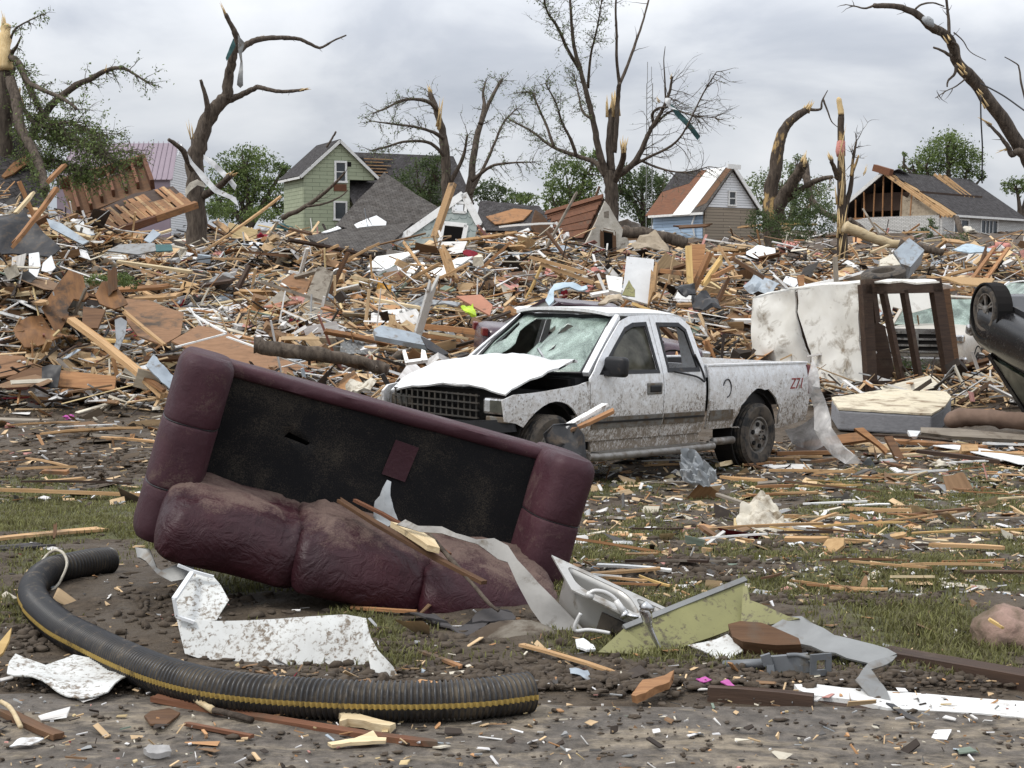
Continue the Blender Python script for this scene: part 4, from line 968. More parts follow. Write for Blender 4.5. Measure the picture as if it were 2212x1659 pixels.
# ------------------------------------------------------------------ wrecked roofs and panels on the heap
def wreck(name, label, cat, px, py, d): c = P(px, py, d); c.z = H(c.x, c.y); return thing(name, label, cat, c)
rt = wreck('collapsed_roof', 'collapsed grey shingled roof lying in front of the green house', 'roof', 800, 540, 79)
pl3 = [(690, 500, 77), (900, 490, 78), (829, 380, 83)]
slab('roof', M['shingle'], [K(0, 1, *q) for q in ((850, 1140), (1210, 1365), (1140, 1440), (1000, 1480), (760, 1540), (530, 1480), (620, 1380))], pl3, .14, rt, .08, .5, .45)
pl3 = [(655, 530, 75), (860, 500, 76), (690, 500, 77.2)]
slab('roof', M['shingle'], [K(0, 1, *q) for q in ((330, 1550), (620, 1500), (1040, 1465), (905, 1590), (900, 1640), (540, 1690), (500, 1640))], pl3, .14, rt, .06, .5, .45)
for q in ([(655, 1470), (740, 1430), (775, 1480), (680, 1500)], [(750, 1430), (800, 1410), (865, 1450), (862, 1475), (775, 1480)], [(440, 1525), (545, 1480), (570, 1495), (470, 1525)]):
    o = slab('white_sheet', M['vinyl_clean'], [K(0, 1, *v) for v in q], [(690, 500, 76.5), (900, 490, 77.5), (829, 380, 82.5)], .05, None, .05, .8, .3)
    tag(o, {655: 'white sheet on the grey collapsed roof, left of the pair', 750: 'white sheet on the grey collapsed roof, right and higher of the pair', 440: 'narrow white sheet along the fold of the grey collapsed roof'}[q[0][0]], 'sheet', 'white sheets on the collapsed roof')
# scalloped gable
M['scallop'] = None
m, t = new_mat('scalloped_shingles'); v = nd(t, 'ShaderNodeTexCoord').outputs['Object']
sx = nd(t, 'ShaderNodeSeparateXYZ', {0: v}); row = .36; wdt = .42
ry = mth(t, 'DIVIDE', sx.outputs[1], row); fy = mth(t, 'FRACT', ry); iy = mth(t, 'FLOOR', ry)
fx_ = mth(t, 'FRACT', mth(t, 'ADD', mth(t, 'DIVIDE', sx.outputs[0], wdt), mth(t, 'MULTIPLY', iy, .5)))
dx = mth(t, 'ABSOLUTE', mth(t, 'SUBTRACT', fx_, .5)); arc = mth(t, 'SUBTRACT', .5, mth(t, 'SQRT', mth(t, 'SUBTRACT', .2501, mth(t, 'MULTIPLY', dx, dx))))
edge = mth(t, 'ABSOLUTE', mth(t, 'SUBTRACT', fy, mth(t, 'MULTIPLY', arc, 1.1)))
ln = ramp(t, edge, [(.05, 1.0), (.12, 0.0)])
c = mix(t, ramp(t, nz(t, v, 2, 5), [(.35, 0.0), (.65, 1.0)]), (.27, .31, .29), (.38, .42, .39))
finish(t, mix(t, ln, c, (.13, .16, .15)), .8, 0, edge, .3); M['scallop'] = m
rt = wreck('fallen_gable', 'fallen gable of pale green scalloped shingles with white trim', 'gable', 960, 520, 76)
pl3 = [(855, 522, 75.5), (1035, 500, 76.5), (1000, 420, 77)]
kk = lambda L_: [K(0, 1, *q) for q in L_]
slab('gable_wall', M['scallop'], kk([(1365, 1285), (1455, 1480), (1440, 1570), (1250, 1600), (910, 1630), (915, 1590)]), pl3, .12, rt, holes=[kk([(1300, 1325), (1300, 1385), (1375, 1390), (1380, 1335)]), kk([(1240, 1470), (1225, 1590), (1360, 1580), (1385, 1480)])], sp=.4, smooth=False)
def trim(name, a, b_, w, p3, parent, mat, lift=.09, T=.06):
    Mx = frame_px(p3); A, B = Vector(on_plane(Mx, *a)), Vector(on_plane(Mx, *b_)); mb = MB(); mb.bar((A.x, A.y, lift), (B.x, B.y, lift), w, T); o = mb.build(name, mat); o.parent = parent
    o.matrix_local = Matrix.LocRotScale(parent.location, parent.rotation_euler, None).inverted() @ Mx; return o
for a, b_ in (((1365, 1275), (912, 1595)), ((1365, 1270), (1468, 1470))): trim('barge_board', K(0, 1, *a), K(0, 1, *b_), .36, pl3, rt, M['white_trim'], .12)
for a, b_ in (((1295, 1320), (1300, 1392)), ((1385, 1330), (1378, 1395)), ((1298, 1322), (1386, 1334)), ((1295, 1388), (1380, 1394))): trim('window_frame', K(0, 1, *a), K(0, 1, *b_), .13, pl3, rt, M['white_trim'])
for a, b_ in (((1232, 1462), (1210, 1600)), ((1385, 1475), (1365, 1575)), ((1232, 1462), (1388, 1478))): trim('door_frame', K(0, 1, *a), K(0, 1, *b_), .22, pl3, rt, M['white_trim'])
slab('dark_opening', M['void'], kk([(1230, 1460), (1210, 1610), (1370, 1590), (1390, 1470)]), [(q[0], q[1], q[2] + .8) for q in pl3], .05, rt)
b = MB(); a, c = P(*K(0, 1, 1298, 1200), 74.5), P(*K(0, 1, 1180, 1550), 73.5); b.bar(a, c, .38, .2); tag(b.build('wall_stud', M['tan'], None), 'tan timber leaning up against the scalloped gable', 'timber')
# brown shed gable
rt = wreck('shed_gable', 'gable end of a small brown roofed shed with torn grey felt and empty doorway', 'shed', 1285, 540, 70)
pl3 = [(1262, 545, 69.5), (1350, 530, 70.2), (1305, 437, 70)]
k3 = lambda L_: [K(0, 2, *q) for q in L_]
M['felt'] = pm('torn_grey_felt', (.50, .47, .41), (.30, .27, .22), 2.5, rough=.9, bump=.6, dirt=(.14, .11, .08), damt=.36, bdist=.05)
slab('gable_wall', M['felt'], k3([(630, 1315), (660, 1350), (750, 1500), (790, 1590), (700, 1690), (500, 1690), (490, 1610), (530, 1540)]), pl3, .1, rt, .10, 1.2, .3, holes=[k3([(612, 1505), (620, 1690), (690, 1690), (682, 1520)]), k3([(622, 1385), (622, 1425), (655, 1425), (655, 1380)])])
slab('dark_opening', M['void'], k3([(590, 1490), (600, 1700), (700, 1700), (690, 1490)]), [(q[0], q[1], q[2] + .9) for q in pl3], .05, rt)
for a, b_ in (((608, 1500), (614, 1690)), ((688, 1515), (694, 1690)), ((606, 1500), (690, 1518))): trim('door_frame', K(0, 2, *a), K(0, 2, *b_), .16, pl3, rt, M['brown'], .08)
for a, b_ in (((622, 1390), (656, 1386)), ((622, 1404), (656, 1400)), ((622, 1418), (656, 1414))): trim('louvre', K(0, 2, *a), K(0, 2, *b_), .1, pl3, rt, M['grey_wood'], .02)
pr = [(1262, 520, 69.8), (1190, 470, 73.5), (1305, 434, 70.2)]
slab('roof_deck', M['dark_wood'], k3([(632, 1300), (270, 1410), (330, 1560), (500, 1580)]), pr, .06, rt)
for i in range(9):
    u = i / 8.4; a = (632 + (505 - 632) * u, 1302 + (1560 - 1302) * u); b_ = (270 + (350 - 270) * u + rnd.uniform(-8, 14), 1412 + (1560 - 1412) * u)
    trim('roof_slat', K(0, 2, *a), K(0, 2, *b_), .24, pr, rt, M['redwood'], .10 if i % 2 else .13, .06)
trim('ridge_board', K(0, 2, 640, 1298), K(0, 2, 268, 1405), .22, pr, rt, M['redwood'], .22)
# dark curled roofing standing left of the shed
o = slab('torn_roofing', M['brown'], k3([(180, 1370), (250, 1430), (320, 1560), (190, 1570), (150, 1480)]), [(1150, 520, 68), (1200, 515, 69), (1160, 455, 69)], .08, None, .15, .8, .3); tag(o, 'dark brown torn roofing standing left of the shed gable', 'roofing')
o = slab('collapsed_roof', M['shingle_dark'], [(1038, 434), (1100, 442), (1165, 450), (1195, 480), (1160, 500), (1050, 500), (1032, 460)], [(1035, 500, 84), (1160, 500, 83), (1050, 440, 87)], .14, None, .15, .5, .5); tag(o, 'low dark roof slab right of the scalloped gable, its decking torn bare', 'roof')
o = slab('roof_decking', M['orange'], [(1050, 470), (1110, 452), (1150, 455), (1130, 478), (1070, 486)], [(1035, 500, 83.7), (1160, 500, 82.7), (1050, 440, 86.7)], .08, None, .05, .9, .4); tag(o, 'orange patch of bare decking on the low dark roof slab', 'decking')
# left: fallen shingled roof, joist box, lath panel
o = slab('collapsed_roof', M['shingle_dark'], [(-120, 300), (10, 285), (45, 288), (70, 330), (108, 470), (60, 520), (-120, 545)], [(-100, 540, 44), (100, 470, 46), (20, 285, 49)], .16, None, .10, .5, .45); tag(o, 'steep dark shingled roof section leaning at the left edge', 'roof')
for q, lb in (([(20, 285), (38, 276), (48, 300), (44, 312), (36, 300), (24, 296)], 'small torn plywood scrap at the top of the leaning shingled roof'), ([(3, 382), (30, 352), (66, 330), (82, 345), (50, 362), (30, 376), (10, 386)], 'ragged orange plywood tear across the leaning shingled roof')):
    tag(slab('plywood_tear', M['orange'], q, [(-100, 540, 43.8), (100, 470, 45.8), (20, 285, 48.8)], .06, None, .04, 1.5, .2), lb, 'plywood')
k1 = lambda L_: [K(0, 0, *q) for q in L_]
rt = wreck('joist_wall', 'brown wall panel with joists, tipped on edge below the mauve roof', 'wall panel', 235, 470, 52)
pl3 = [(170, 460, 51), (330, 410, 52.5), (150, 405, 52.5)]
slab('backing', M['brown'], k1([(410, 1240), (640, 1180), (950, 1075), (1000, 1240), (830, 1290), (560, 1400), (470, 1400)]), pl3, .06, rt)
jp = [((545, 1215), (600, 1380)), ((625, 1190), (670, 1330)), ((705, 1160), (745, 1290)), ((785, 1135), (830, 1270)), ((865, 1110), (905, 1240)), ((470, 1230), (520, 1400))]
for a, b_ in jp: trim('joist', K(0, 0, *a), K(0, 0, *b_), .10, pl3, rt, M['redwood'], .17, .24)
for a, b_ in (((400, 1235), (945, 1075)), ((940, 1070), (1000, 1240))): trim('rim_board', K(0, 0, *a), K(0, 0, *b_), .14, pl3, rt, M['redwood'], .2, .36)
rt = wreck('lath_wall', 'orange lath wall panel with broken slats, lying under the joist panel', 'wall panel', 290, 510, 48)
pl3 = [(230, 515, 46.5), (420, 455, 48), (200, 455, 49.5)]
slab('backing', M['dark_wood'], k1([(530, 1430), (870, 1270), (1130, 1220), (1280, 1360), (720, 1560), (560, 1480)]), pl3, .05, rt)
r = random.Random(31)
for i in range(40):                          # slats
    u = i / 39; a = (540 + (1110 - 540) * u, 1432 + (1224 - 1432) * u); b_ = (690 + (1270 - 690) * u, 1560 + (1365 - 1560) * u)
    t0, t1 = r.choice((0, 0, .15, .4)), r.choice((1, 1, .9, .6))
    trim('slat', K(0, 0, a[0] + (b_[0] - a[0]) * t0, a[1] + (b_[1] - a[1]) * t0), K(0, 0, a[0] + (b_[0] - a[0]) * t1, a[1] + (b_[1] - a[1]) * t1), .10, pl3, rt, M['orange'] if i % 4 else M['tan'], .07 + .03 * r.random(), .03)
trim('rim_board', K(0, 0, 1020, 1450), K(0, 0, 1290, 1360), .22, pl3, rt, M['orange'], .12, .2); trim('rim_board', K(0, 0, 590, 1590), K(0, 0, 1020, 1455), .2, pl3, rt, M['redwood'], .12, .2)
# radio mast far behind
b = MB(); D0 = 135; c = P(1403, 275, D0)
for dx in (-.25, .25): b.bar((c.x + dx, c.y, 6), (c.x + dx, c.y, zz(185, D0)), .07)
for i in range(26): z = 8 + i * .45; b.bar((c.x - .25, c.y, z), (c.x + .25, c.y, z + .45), .04)
b.bar((c.x - .2, c.y, zz(185, D0)), (c.x - .2, c.y, zz(140, D0)), .05); b.bar((c.x + .15, c.y, zz(185, D0)), (c.x + .15, c.y, zz(150, D0)), .04)
tag(b.build('radio_mast', M['grey_metal']), 'thin pale lattice radio mast far behind the tallest tree', 'mast')
# hanging wires
b = MB(); b.tube(cat_rom([P(2118, 205, 53), P(2119, 260, 53), P(2122, 320, 53.2), P(2121, 385, 53.4), P(2122, 395, 53.6)], 5), .028, 5); tag(b.build('hanging_wire', M['black'], smooth=True), 'black wire hanging straight down from the leaning tree limb', 'wire')
b = MB(); b.tube(cat_rom([P(2118, 180, 53), P(2165, 205, 52), P(2212, 238, 51), P(2300, 300, 50)], 5), .028, 5); tag(b.build('hanging_wire', M['black'], smooth=True), 'black wire slanting from the leaning limb to the right edge', 'wire')
# cloths and sheet metal caught in the trees
def cloth_px(name, mat, pxs, d, label, cat, T=.02, cr=.12, tilt=(0, 0, .3)):
    o = slab(name, mat, pxs, [(pxs[0][0], pxs[0][1], d), (pxs[0][0] + 60, pxs[0][1], d + tilt[0]), (pxs[0][0], pxs[0][1] + 60, d + tilt[1])], T, None, cr, 1.3, None); return tag(o, label, cat)
cloth_px('sheet_metal', M['grey_metal'], k1([(1555, 230), (1600, 280), (1580, 350), (1590, 470), (1590, 560), (1570, 575), (1548, 555), (1560, 480), (1570, 400), (1555, 320)]), 70, 'twisted pale green sheet metal hanging high in the strip-wrapped tree', 'sheet metal')
cloth_px('cloth', M['teal'], k1([(1525, 250), (1540, 300), (1510, 360), (1482, 400), (1475, 380), (1495, 330)]), 70.3, 'dark rag caught in the crotch of the strip-wrapped tree', 'rag')
cloth_px('metal_strip', M['vinyl_clean'], k1([(1330, 1010), (1400, 1050), (1500, 1150), (1548, 1210), (1535, 1245), (1480, 1180), (1400, 1100), (1330, 1040)]), 70, 'white metal strip trailing right from the strip-wrapped tree trunk', 'metal strip')
cloth_px('metal_strip', M['vinyl_clean'], k1([(1225, 1000), (1260, 1060), (1330, 1130), (1420, 1230), (1540, 1290), (1560, 1350), (1500, 1300), (1400, 1260), (1320, 1180), (1240, 1070)]), 69, 'white metal strip winding down across the strip-wrapped tree trunk', 'metal strip')
cloth_px('curled_sheet', M['cloth_white'], k1([(1210, 1240), (1240, 1195), (1290, 1172), (1330, 1195), (1345, 1225), (1290, 1210), (1240, 1250), (1215, 1285)]), 69, 'cream sheet curled round the foot of the strip-wrapped tree', 'sheet')
cloth_px('sheet_metal', M['teal'], k3([(1055, 670), (1110, 720), (1190, 800), (1258, 890), (1240, 915), (1170, 830), (1090, 750)]), 85, 'dark green sheet metal strip hung in the fan of twigs', 'sheet metal')
cloth_px('sheet_metal', M['vinyl_clean'], k3([(1025, 640), (1060, 640), (1062, 690), (1110, 720), (1055, 708), (1025, 670)]), 84.8, 'small white sheet snagged at the top of the dark green strip', 'sheet metal')
k4 = lambda L_: [K(0, 3, *q) for q in L_]
b = MB(); c = P(*K(0, 3, 1085, 145), 52.3); s_ = 52.3 / F
b.tube([c + Vector((-12 * s_, 0, 9 * s_)), c + Vector((-4 * s_, -.05, 4 * s_)), c + Vector((4 * s_, 0, -1 * s_)), c + Vector((12 * s_, 0, -10 * s_))], [4 * s_, 8 * s_, 9 * s_, 3 * s_], 10, rough=.5); tag(b.build('cloth', M['cloth_grey'], smooth=True), 'grey cloth wrapped round the upper end of the leaning limb', 'cloth')
# ------------------------------------------------------------------ vehicles
def paint(name, c, dirt_lo=.25, dirt_hi=1.2, rough=.32, amt=.5, metal=0.0, film_k=.65, dc=(.15, .108, .066)):
    """paint with wind-blown mud: fine flecks everywhere, thicker toward the sill"""
    m, t = new_mat(name); v = nd(t, 'ShaderNodeTexCoord').outputs['Object']; z = nd(t, 'ShaderNodeSeparateXYZ', {0: v}).outputs[2]
    h = nd(t, 'ShaderNodeMapRange', {0: z, 1: dirt_lo, 2: dirt_hi, 3: amt, 4: 0.0}).outputs[0]
    n1 = nz(t, v, 3.2, 6, .6); n2 = nz(t, vmul(t, v, (1, 1, .7)), 30, 5, .72, 1.2); n3 = nz(t, v, 15, 7, .75, .5)
    f = mth(t, 'ADD', mth(t, 'MULTIPLY', n2, .62), mth(t, 'ADD', mth(t, 'MULTIPLY', n1, .25), mth(t, 'MULTIPLY', h, .24)))
    k = ramp(t, f, [(.525, 0.0), (.60, 1.0)]); film = mth(t, 'MULTIPLY', ramp(t, mth(t, 'ADD', n3, mth(t, 'MULTIPLY', h, .4)), [(.45, 0.0), (.85, 1.0)]), film_k)
    c1 = mix(t, film, c, (.31, .245, .17)); c2 = mix(t, mth(t, 'MULTIPLY', k, .85), c1, dc)
    b = finish(t, c2, mth(t, 'ADD', mth(t, 'MULTIPLY', k, .5), rough), metal, k, .25, .5); return m
M['truck_white'] = paint('muddy_white_paint', (.80, .81, .82), .3, 1.35, amt=.75)
M['hood_white'] = paint('white_hood_paint', (.72, .73, .73), 0.0, .8, amt=.2, film_k=.8)
M['box_white'] = pm('white_aluminium_skin', (.74, .73, .69), (.58, .56, .50), 1.4, rough=.5, dirt=(.22, .18, .13), damt=.36, dscale=3.0, var=0)
M['purple_paint'] = paint('dark_purple_paint', (.055, .030, .045), rough=.25, amt=.2, film_k=.22, dc=(.12, .1, .08))
M['black_paint'] = paint('black_car_paint', (.004, .004, .005), rough=.22, amt=.15, film_k=.04, dc=(.06, .05, .04))
M['beige_paint'] = paint('dusty_beige_paint', (.50, .46, .40), rough=.35)
M['clean_white'] = paint('white_car_paint', (.74, .75, .75), amt=.2)
M['chrome'] = pm('scratched_chrome', (.75, .75, .75), (.4, .4, .4), 9, rough=.2, metal=.9, bump=.05, dirt=(.12, .09, .07), damt=.42, dscale=7, var=0)
M['alloy'] = pm('dirty_alloy', (.34, .33, .31), (.17, .155, .14), 9, rough=.4, metal=.6, dirt=(.13, .10, .075), damt=.42, dscale=8, var=0)
M['moulding'] = pm('grey_moulding', (.24, .235, .22), (.12, .115, .105), 12, (1, 1, 5), rough=.5, metal=.3, dirt=(.13, .10, .07), damt=.5, dscale=9, var=0)
M['grille'] = pm('dirty_grille', (.075, .07, .062), (.03, .028, .025), 9, rough=.6, metal=.2, dirt=(.06, .05, .04), damt=.5, dscale=9, var=0)
M['red_lens'] = pm('red_lens', (.16, .02, .018), (.09, .012, .012), 6, rough=.25, bump=0, var=0)
M['seat_dark'] = pm('dark_seat_cloth', (.022, .022, .024), (.012, .012, .013), 8, rough=.9, var=0)
def glassy(name, tint, cover, crack=True, rough=.25, cc=(.42, .52, .46)):
    m, t = new_mat(name); v = nd(t, 'ShaderNodeTexCoord').outputs['Object']
    vo = nd(t, 'ShaderNodeTexVoronoi', {'Vector': v, 'Scale': 42.0}, feature='DISTANCE_TO_EDGE').outputs[0]
    n = nz(t, v, 3.2, 5, .65, .6)
    f = mth(t, 'ADD', cover - .25, mth(t, 'MULTIPLY', n, .5))
    if crack: f = mth(t, 'ADD', f, mth(t, 'MULTIPLY', ramp(t, vo, [(.02, 1.0), (.09, 0.0)]), .35), clamp=True)
    col = mix(t, ramp(t, n, [(.38, 0.0), (.64, 1.0)]), tuple(x * .45 for x in cc), cc)
    b = nd(t, 'ShaderNodeBsdfPrincipled', {'Base Color': col, 'Roughness': rough, 'Specular IOR Level': .6})
    tr = nd(t, 'ShaderNodeBsdfTransparent', {'Color': rgba(tint)})
    mx = nd(t, 'ShaderNodeMixShader', {0: f, 1: tr.outputs[0], 2: b.outputs[0]}); nd(t, 'ShaderNodeOutputMaterial', {'Surface': mx.outputs[0]}); return m
M['cracked_glass'] = glassy('shattered_windscreen', (.50, .62, .56), .62)
M['dusty_glass'] = glassy('muddy_window_glass', (.34, .38, .36), .55, False, .3, (.17, .16, .12))
M['plastic_film'] = glassy('torn_plastic_film', (.88, .88, .88), .52, False, .35, (.72, .70, .68))
def wheel(parent, c, r, w, side, rim_mat, spokes=6, rr=.58, hole=True, loc_axis='Y', tyre='rubber'):
    """tyre with rim; side = +1 when its outside faces +y"""
    wr = bpy.data.objects.new('wheel', None); COL.objects.link(wr); wr.parent = parent; wr.location = c
    b = MB(); a = r * rr; prof = [(a, -w * .42), (a + .03, -w * .5), (r * .90, -w * .5), (r * .975, -w * .40)]
    k = 9
    for i in range(k):
        y0 = -w * .36 + w * .72 * i / (k - 1); prof += [(r, y0), (r * (.972 if i % 2 else 1), y0 + w * .02)]
    prof += [(r * .975, w * .40), (r * .90, w * .5), (a + .03, w * .5), (a, w * .42)]
    b.lathe(prof, seg=44); b.build('tyre', M[tyre], wr, smooth=True, ang=40)
    b = MB(); o = side * w * .42
    b.lathe([(a + .004, -w * .4), (a + .004, o), (a * .93, o), (a * .88, o - side * .03), (a * .84, o - side * .05)], seg=36)
    if hole:                                   # pressed alloy disc with round vents
        b.lathe([(a * .86, o - side * .05), (a * .78, o - side * .01), (a * .44, o - side * .005), (a * .36, o + side * .01), (a * .30, o + side * .035), (0.001, o + side * .04)], seg=36)
    else:
        for i in range(spokes):
            an = 2 * math.pi * i / spokes
            for da in (-.14, .14):
                b.bar((math.cos(an) * a * .16, o - side * .02, math.sin(an) * a * .16), (math.cos(an + da) * a * .97, o - side * .02, math.sin(an + da) * a * .97), a * .11, .03, up=(0, 1, 0))
        b.lathe([(a * .26, o - side * .03), (a * .24, o + side * .005), (.001, o + side * .012)], seg=20)
    if hole:
        for i in range(spokes):
            an = 2 * math.pi * (i + .3) / spokes; b.lathe([(a * .125, -.012), (a * .125, .012), (.001, .012)], (math.cos(an) * a * .60, o - side * .002, math.sin(an) * a * .60), seg=14, m=1)
        for i in range(6):
            an = 2 * math.pi * i / 6; b.lathe([(a * .035, -.02), (a * .035, .02), (.001, .02)], (math.cos(an) * a * .22, o + side * .03, math.sin(an) * a * .22), seg=8, m=1)
    else: b.lathe([(a * .95, -.01), (a * .95, .01), (.001, .01)], (0, o - side * .11, 0), seg=28, m=1)
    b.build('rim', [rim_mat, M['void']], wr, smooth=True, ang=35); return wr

TR = thing('pickup_truck', 'mud spattered white extended cab pickup truck with shattered windscreen and buckled hood', 'pickup truck', (2.15, 19.02, -.55), (rad(-.9), rad(-1.5), rad(229.2)))
def Yt(x, z):
    y = .97 - .05 * ((z - .9) / .4) ** 2 if z < 1.16 else .952 - (z - 1.16) * .42
    if x > 3.9: y -= .13 * ((x - 3.9) / .55) ** 2
    return y
def side(s): return lambda u, v: (u, s * Yt(u, v), v)
def arc(cx, cz, r, a0, a1, n=10, jit=0): return [(cx + r * (1 + rnd.uniform(-jit, jit)) * math.cos(rad(a0 + (a1 - a0) * i / n)), cz + r * (1 + rnd.uniform(-jit, jit)) * math.sin(rad(a0 + (a1 - a0) * i / n))) for i in range(n + 1)]
RX, FX, HZ = -.12, 3.78, .385
for s in (1, -1):
    T_ = .022
    b = MB(); b.surf([(4.42, .72), (4.46, .93), (4.34, .985), (3.9, 1.02), (3.03, 1.10), (3.03, .47), (3.27, .47)] + arc(FX, .41, .50, 172, 30, 12) + [(4.30, .70)], (), .09, T_, side(s))
    b.build('front_fender', M['truck_white'], TR, smooth=True, ang=40)
    b = MB(); b.surf([(3.02, .47), (3.02, 1.13), (2.93, 1.20), (2.36, 1.66), (2.22, 1.705), (1.90, 1.72), (1.90, .47)], [[(2.80, 1.195), (2.33, 1.58), (2.20, 1.625), (1.99, 1.635), (1.975, 1.195)]], .09, T_, side(s))
    dr = b.build('door', M['truck_white'], TR, smooth=True, ang=40)
    g_ = MB(); g_.surf([(2.80, 1.195), (2.33, 1.58), (2.20, 1.625), (1.99, 1.635), (1.975, 1.195)], (), .15, .006, lambda u, v: (u, s * (Yt(u, v) - .02), v)); g_.build('window_glass', M['dusty_glass'], dr, smooth=True)
    g_ = MB(); g_.surf([(2.86, 1.165), (2.33, 1.60), (2.20, 1.645), (1.965, 1.655), (1.95, 1.165)], [[(2.77, 1.20), (2.33, 1.56), (2.20, 1.605), (2.005, 1.615), (1.99, 1.20)]], .12, .01, lambda u, v: (u, s * (Yt(u, v) + .008), v)); g_.build('window_seal', M['black'], dr)
    h = MB(); h.box((2.06, s * (Yt(2.06, 1.0) + .012), 1.0), (.25, .03, .13)); hh = h.build('door_handle', M['moulding'], dr); mod_bevel(hh, .02)
    h = MB(); h.box((2.06, s * (Yt(2.06, 1.0) + .022), 1.0), (.19, .03, .08)); mod_bevel(h.build('handle_recess', M['black'], hh), .015)
    b = MB(); b.surf([(1.885, .47), (1.885, 1.72), (1.5, 1.72), (1.28, 1.70), (1.13, 1.62), (1.06, 1.25), (1.06, .47)], [[(1.78, 1.20), (1.77, 1.63), (1.36, 1.63), (1.25, 1.57), (1.19, 1.20)]], .09, T_, side(s))
    d2 = b.build('rear_door', M['truck_white'], TR, smooth=True, ang=40)
    g_ = MB(); g_.surf([(1.80, 1.17), (1.79, 1.65), (1.35, 1.65), (1.23, 1.585), (1.165, 1.17)], [[(1.76, 1.21), (1.75, 1.61), (1.37, 1.61), (1.27, 1.56), (1.21, 1.21)]], .08, .02, lambda u, v: (u, s * (Yt(u, v) + .008), v)); g_.build('window_seal', M['black'], d2)
    if s > 0:
        g_ = MB(); g_.tube(cat_rom([Vector((1.22, Yt(1.2, 1.3) + .02, 1.34)), Vector((1.12, Yt(1.1, 1.2) + .03, 1.16)), Vector((1.13, 1.0, 1.06)), Vector((1.3, 1.0, 1.12)), Vector((1.72, .99, 1.18))], 6), .012, 6); g_.build('hanging_seal', M['black'], d2, smooth=True)
    # mouldings and lower cladding
    for nm, x0, x1, par in (('moulding', 2.98, 1.915, dr), ('moulding', 1.87, 1.08, d2)):
        mo = MB(); mo.surf([(x0, .60), (x0, .72), (x1, .72), (x1, .60)], (), .12, .03, lambda u, v: (u, s * (Yt(u, v) + .014), v)); mo.build(nm, M['moulding'], par)
        mo = MB(); mo.surf([(x0, .655), (x0, .675), (x1, .675), (x1, .655)], (), .12, .008, lambda u, v: (u, s * (Yt(u, v) + .034), v)); mo.build('moulding_strip', M['black'], par)
    b = MB(); b.surf([(.98, .50), (.98, 1.235), (-1.27, 1.25), (-1.31, 1.1), (-1.28, .52), (-.70, .45)] + arc(RX, .42, .53, 8, 172, 16, .045) + [(.45, .50)], (), .09, T_, side(s))
    bs = b.build('bed_side', M['truck_white'], TR, smooth=True, ang=40)
    mo = MB(); mo.surf([(.96, .60), (.96, .72), (.48, .72), (.46, .60)], (), .12, .03, lambda u, v: (u, s * (Yt(u, v) + .014), v)); mo.build('moulding', M['moulding'], bs)
    mo = MB(); mo.surf([(.98, 1.10), (.98, 1.232), (-1.27, 1.247), (-1.29, 1.10)], (), .3, .01, lambda u, v: (u, s * (Yt(u, v) - .03), v)); mo.bar((.98, s * .90, 1.235), (-1.27, s * .90, 1.25), .10, .02); mo.build('rail_cap', M['truck_white'], bs)
    mo = MB(); mo.surf([(.96, .74), (.96, 1.22), (-1.25, 1.235), (-1.25, .74)], (), .4, .012, lambda u, v: (u, s * .84, v)); mo.build('bed_liner', M['black'], bs)
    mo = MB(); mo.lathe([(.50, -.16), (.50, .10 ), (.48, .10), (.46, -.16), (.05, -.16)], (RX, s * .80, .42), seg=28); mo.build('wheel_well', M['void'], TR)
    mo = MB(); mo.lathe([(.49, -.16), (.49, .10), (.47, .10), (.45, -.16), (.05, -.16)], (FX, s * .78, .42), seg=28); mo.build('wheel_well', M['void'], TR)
    mo = MB(); mo.surf([(-1.315, .86), (-1.32, 1.21), (-1.235, 1.215), (-1.255, .86)], (), .08, .04, lambda u, v: (u, s * (Yt(u, v) + .005), v)); mo.build('tail_light', M['red_lens'], TR)
    mo = MB(); mo.tube(cat_rom([Vector((3.05, s * .98, .33)), Vector((2.95, s * 1.03, .31)), Vector((1.1, s * 1.03, .31)), Vector((1.0, s * .98, .33))], 4), .045, 10); mo.bar((2.95, s * 1.0, .355), (1.1, s * 1.0, .355), .1, .012)
    mo.build('running_board', M['alloy'], TR, smooth=True, ang=40)
    if s > 0:
        mo = MB(); mo.tube([(.92, 1.0, .36), (.5, 1.0, .36)], .045, 10); mo.build('bed_step', M['alloy'], TR, smooth=True)
    wheel(TR, (RX, s * .86, HZ), .385, .27, s, M['alloy']); wheel(TR, (FX, s * .84, HZ), .385, .27, s, M['alloy'])
    mo = MB(); mo.surf([(2.9, .30), (2.9, .47), (1.06, .47), (1.06, .30)], (), .3, .03, lambda u, v: (u, s * .88, v)); mo.build('rocker_panel', M['truck_white'], TR)
# fuel door ring, decal
b = MB(); b.tube([(.62 + .085 * math.cos(a * .314), Yt(.6, .98) + .014, .97 + .105 * math.sin(a * .314)) for a in range(1, 16)], .008, 5); b.build('fuel_door', M['black'], TR)
fc = bpy.data.curves.new('decal', 'FONT'); fc.body = 'Z71'; fc.size = .19; fc.extrude = .002; fc.shear = .25; fo = bpy.data.objects.new('decal_tmp', fc); COL.objects.link(fo)
bpy.context.view_layer.update(); me = bpy.data.meshes.new_from_object(fo); bpy.data.objects.remove(fo); me.materials.clear()
M['decal'] = pm('faded_red_decal', (.34, .05, .045), (.22, .045, .04), 9, rough=.5, dirt=(.4, .36, .3), damt=.36, dscale=14, var=0); me.materials.append(M['decal'])
o = bpy.data.objects.new('decal', me); COL.objects.link(o); o.parent = TR; o.location = (-.80, Yt(-1, 1.0) + .016, .93); o.rotation_euler = (rad(90), 0, rad(180))
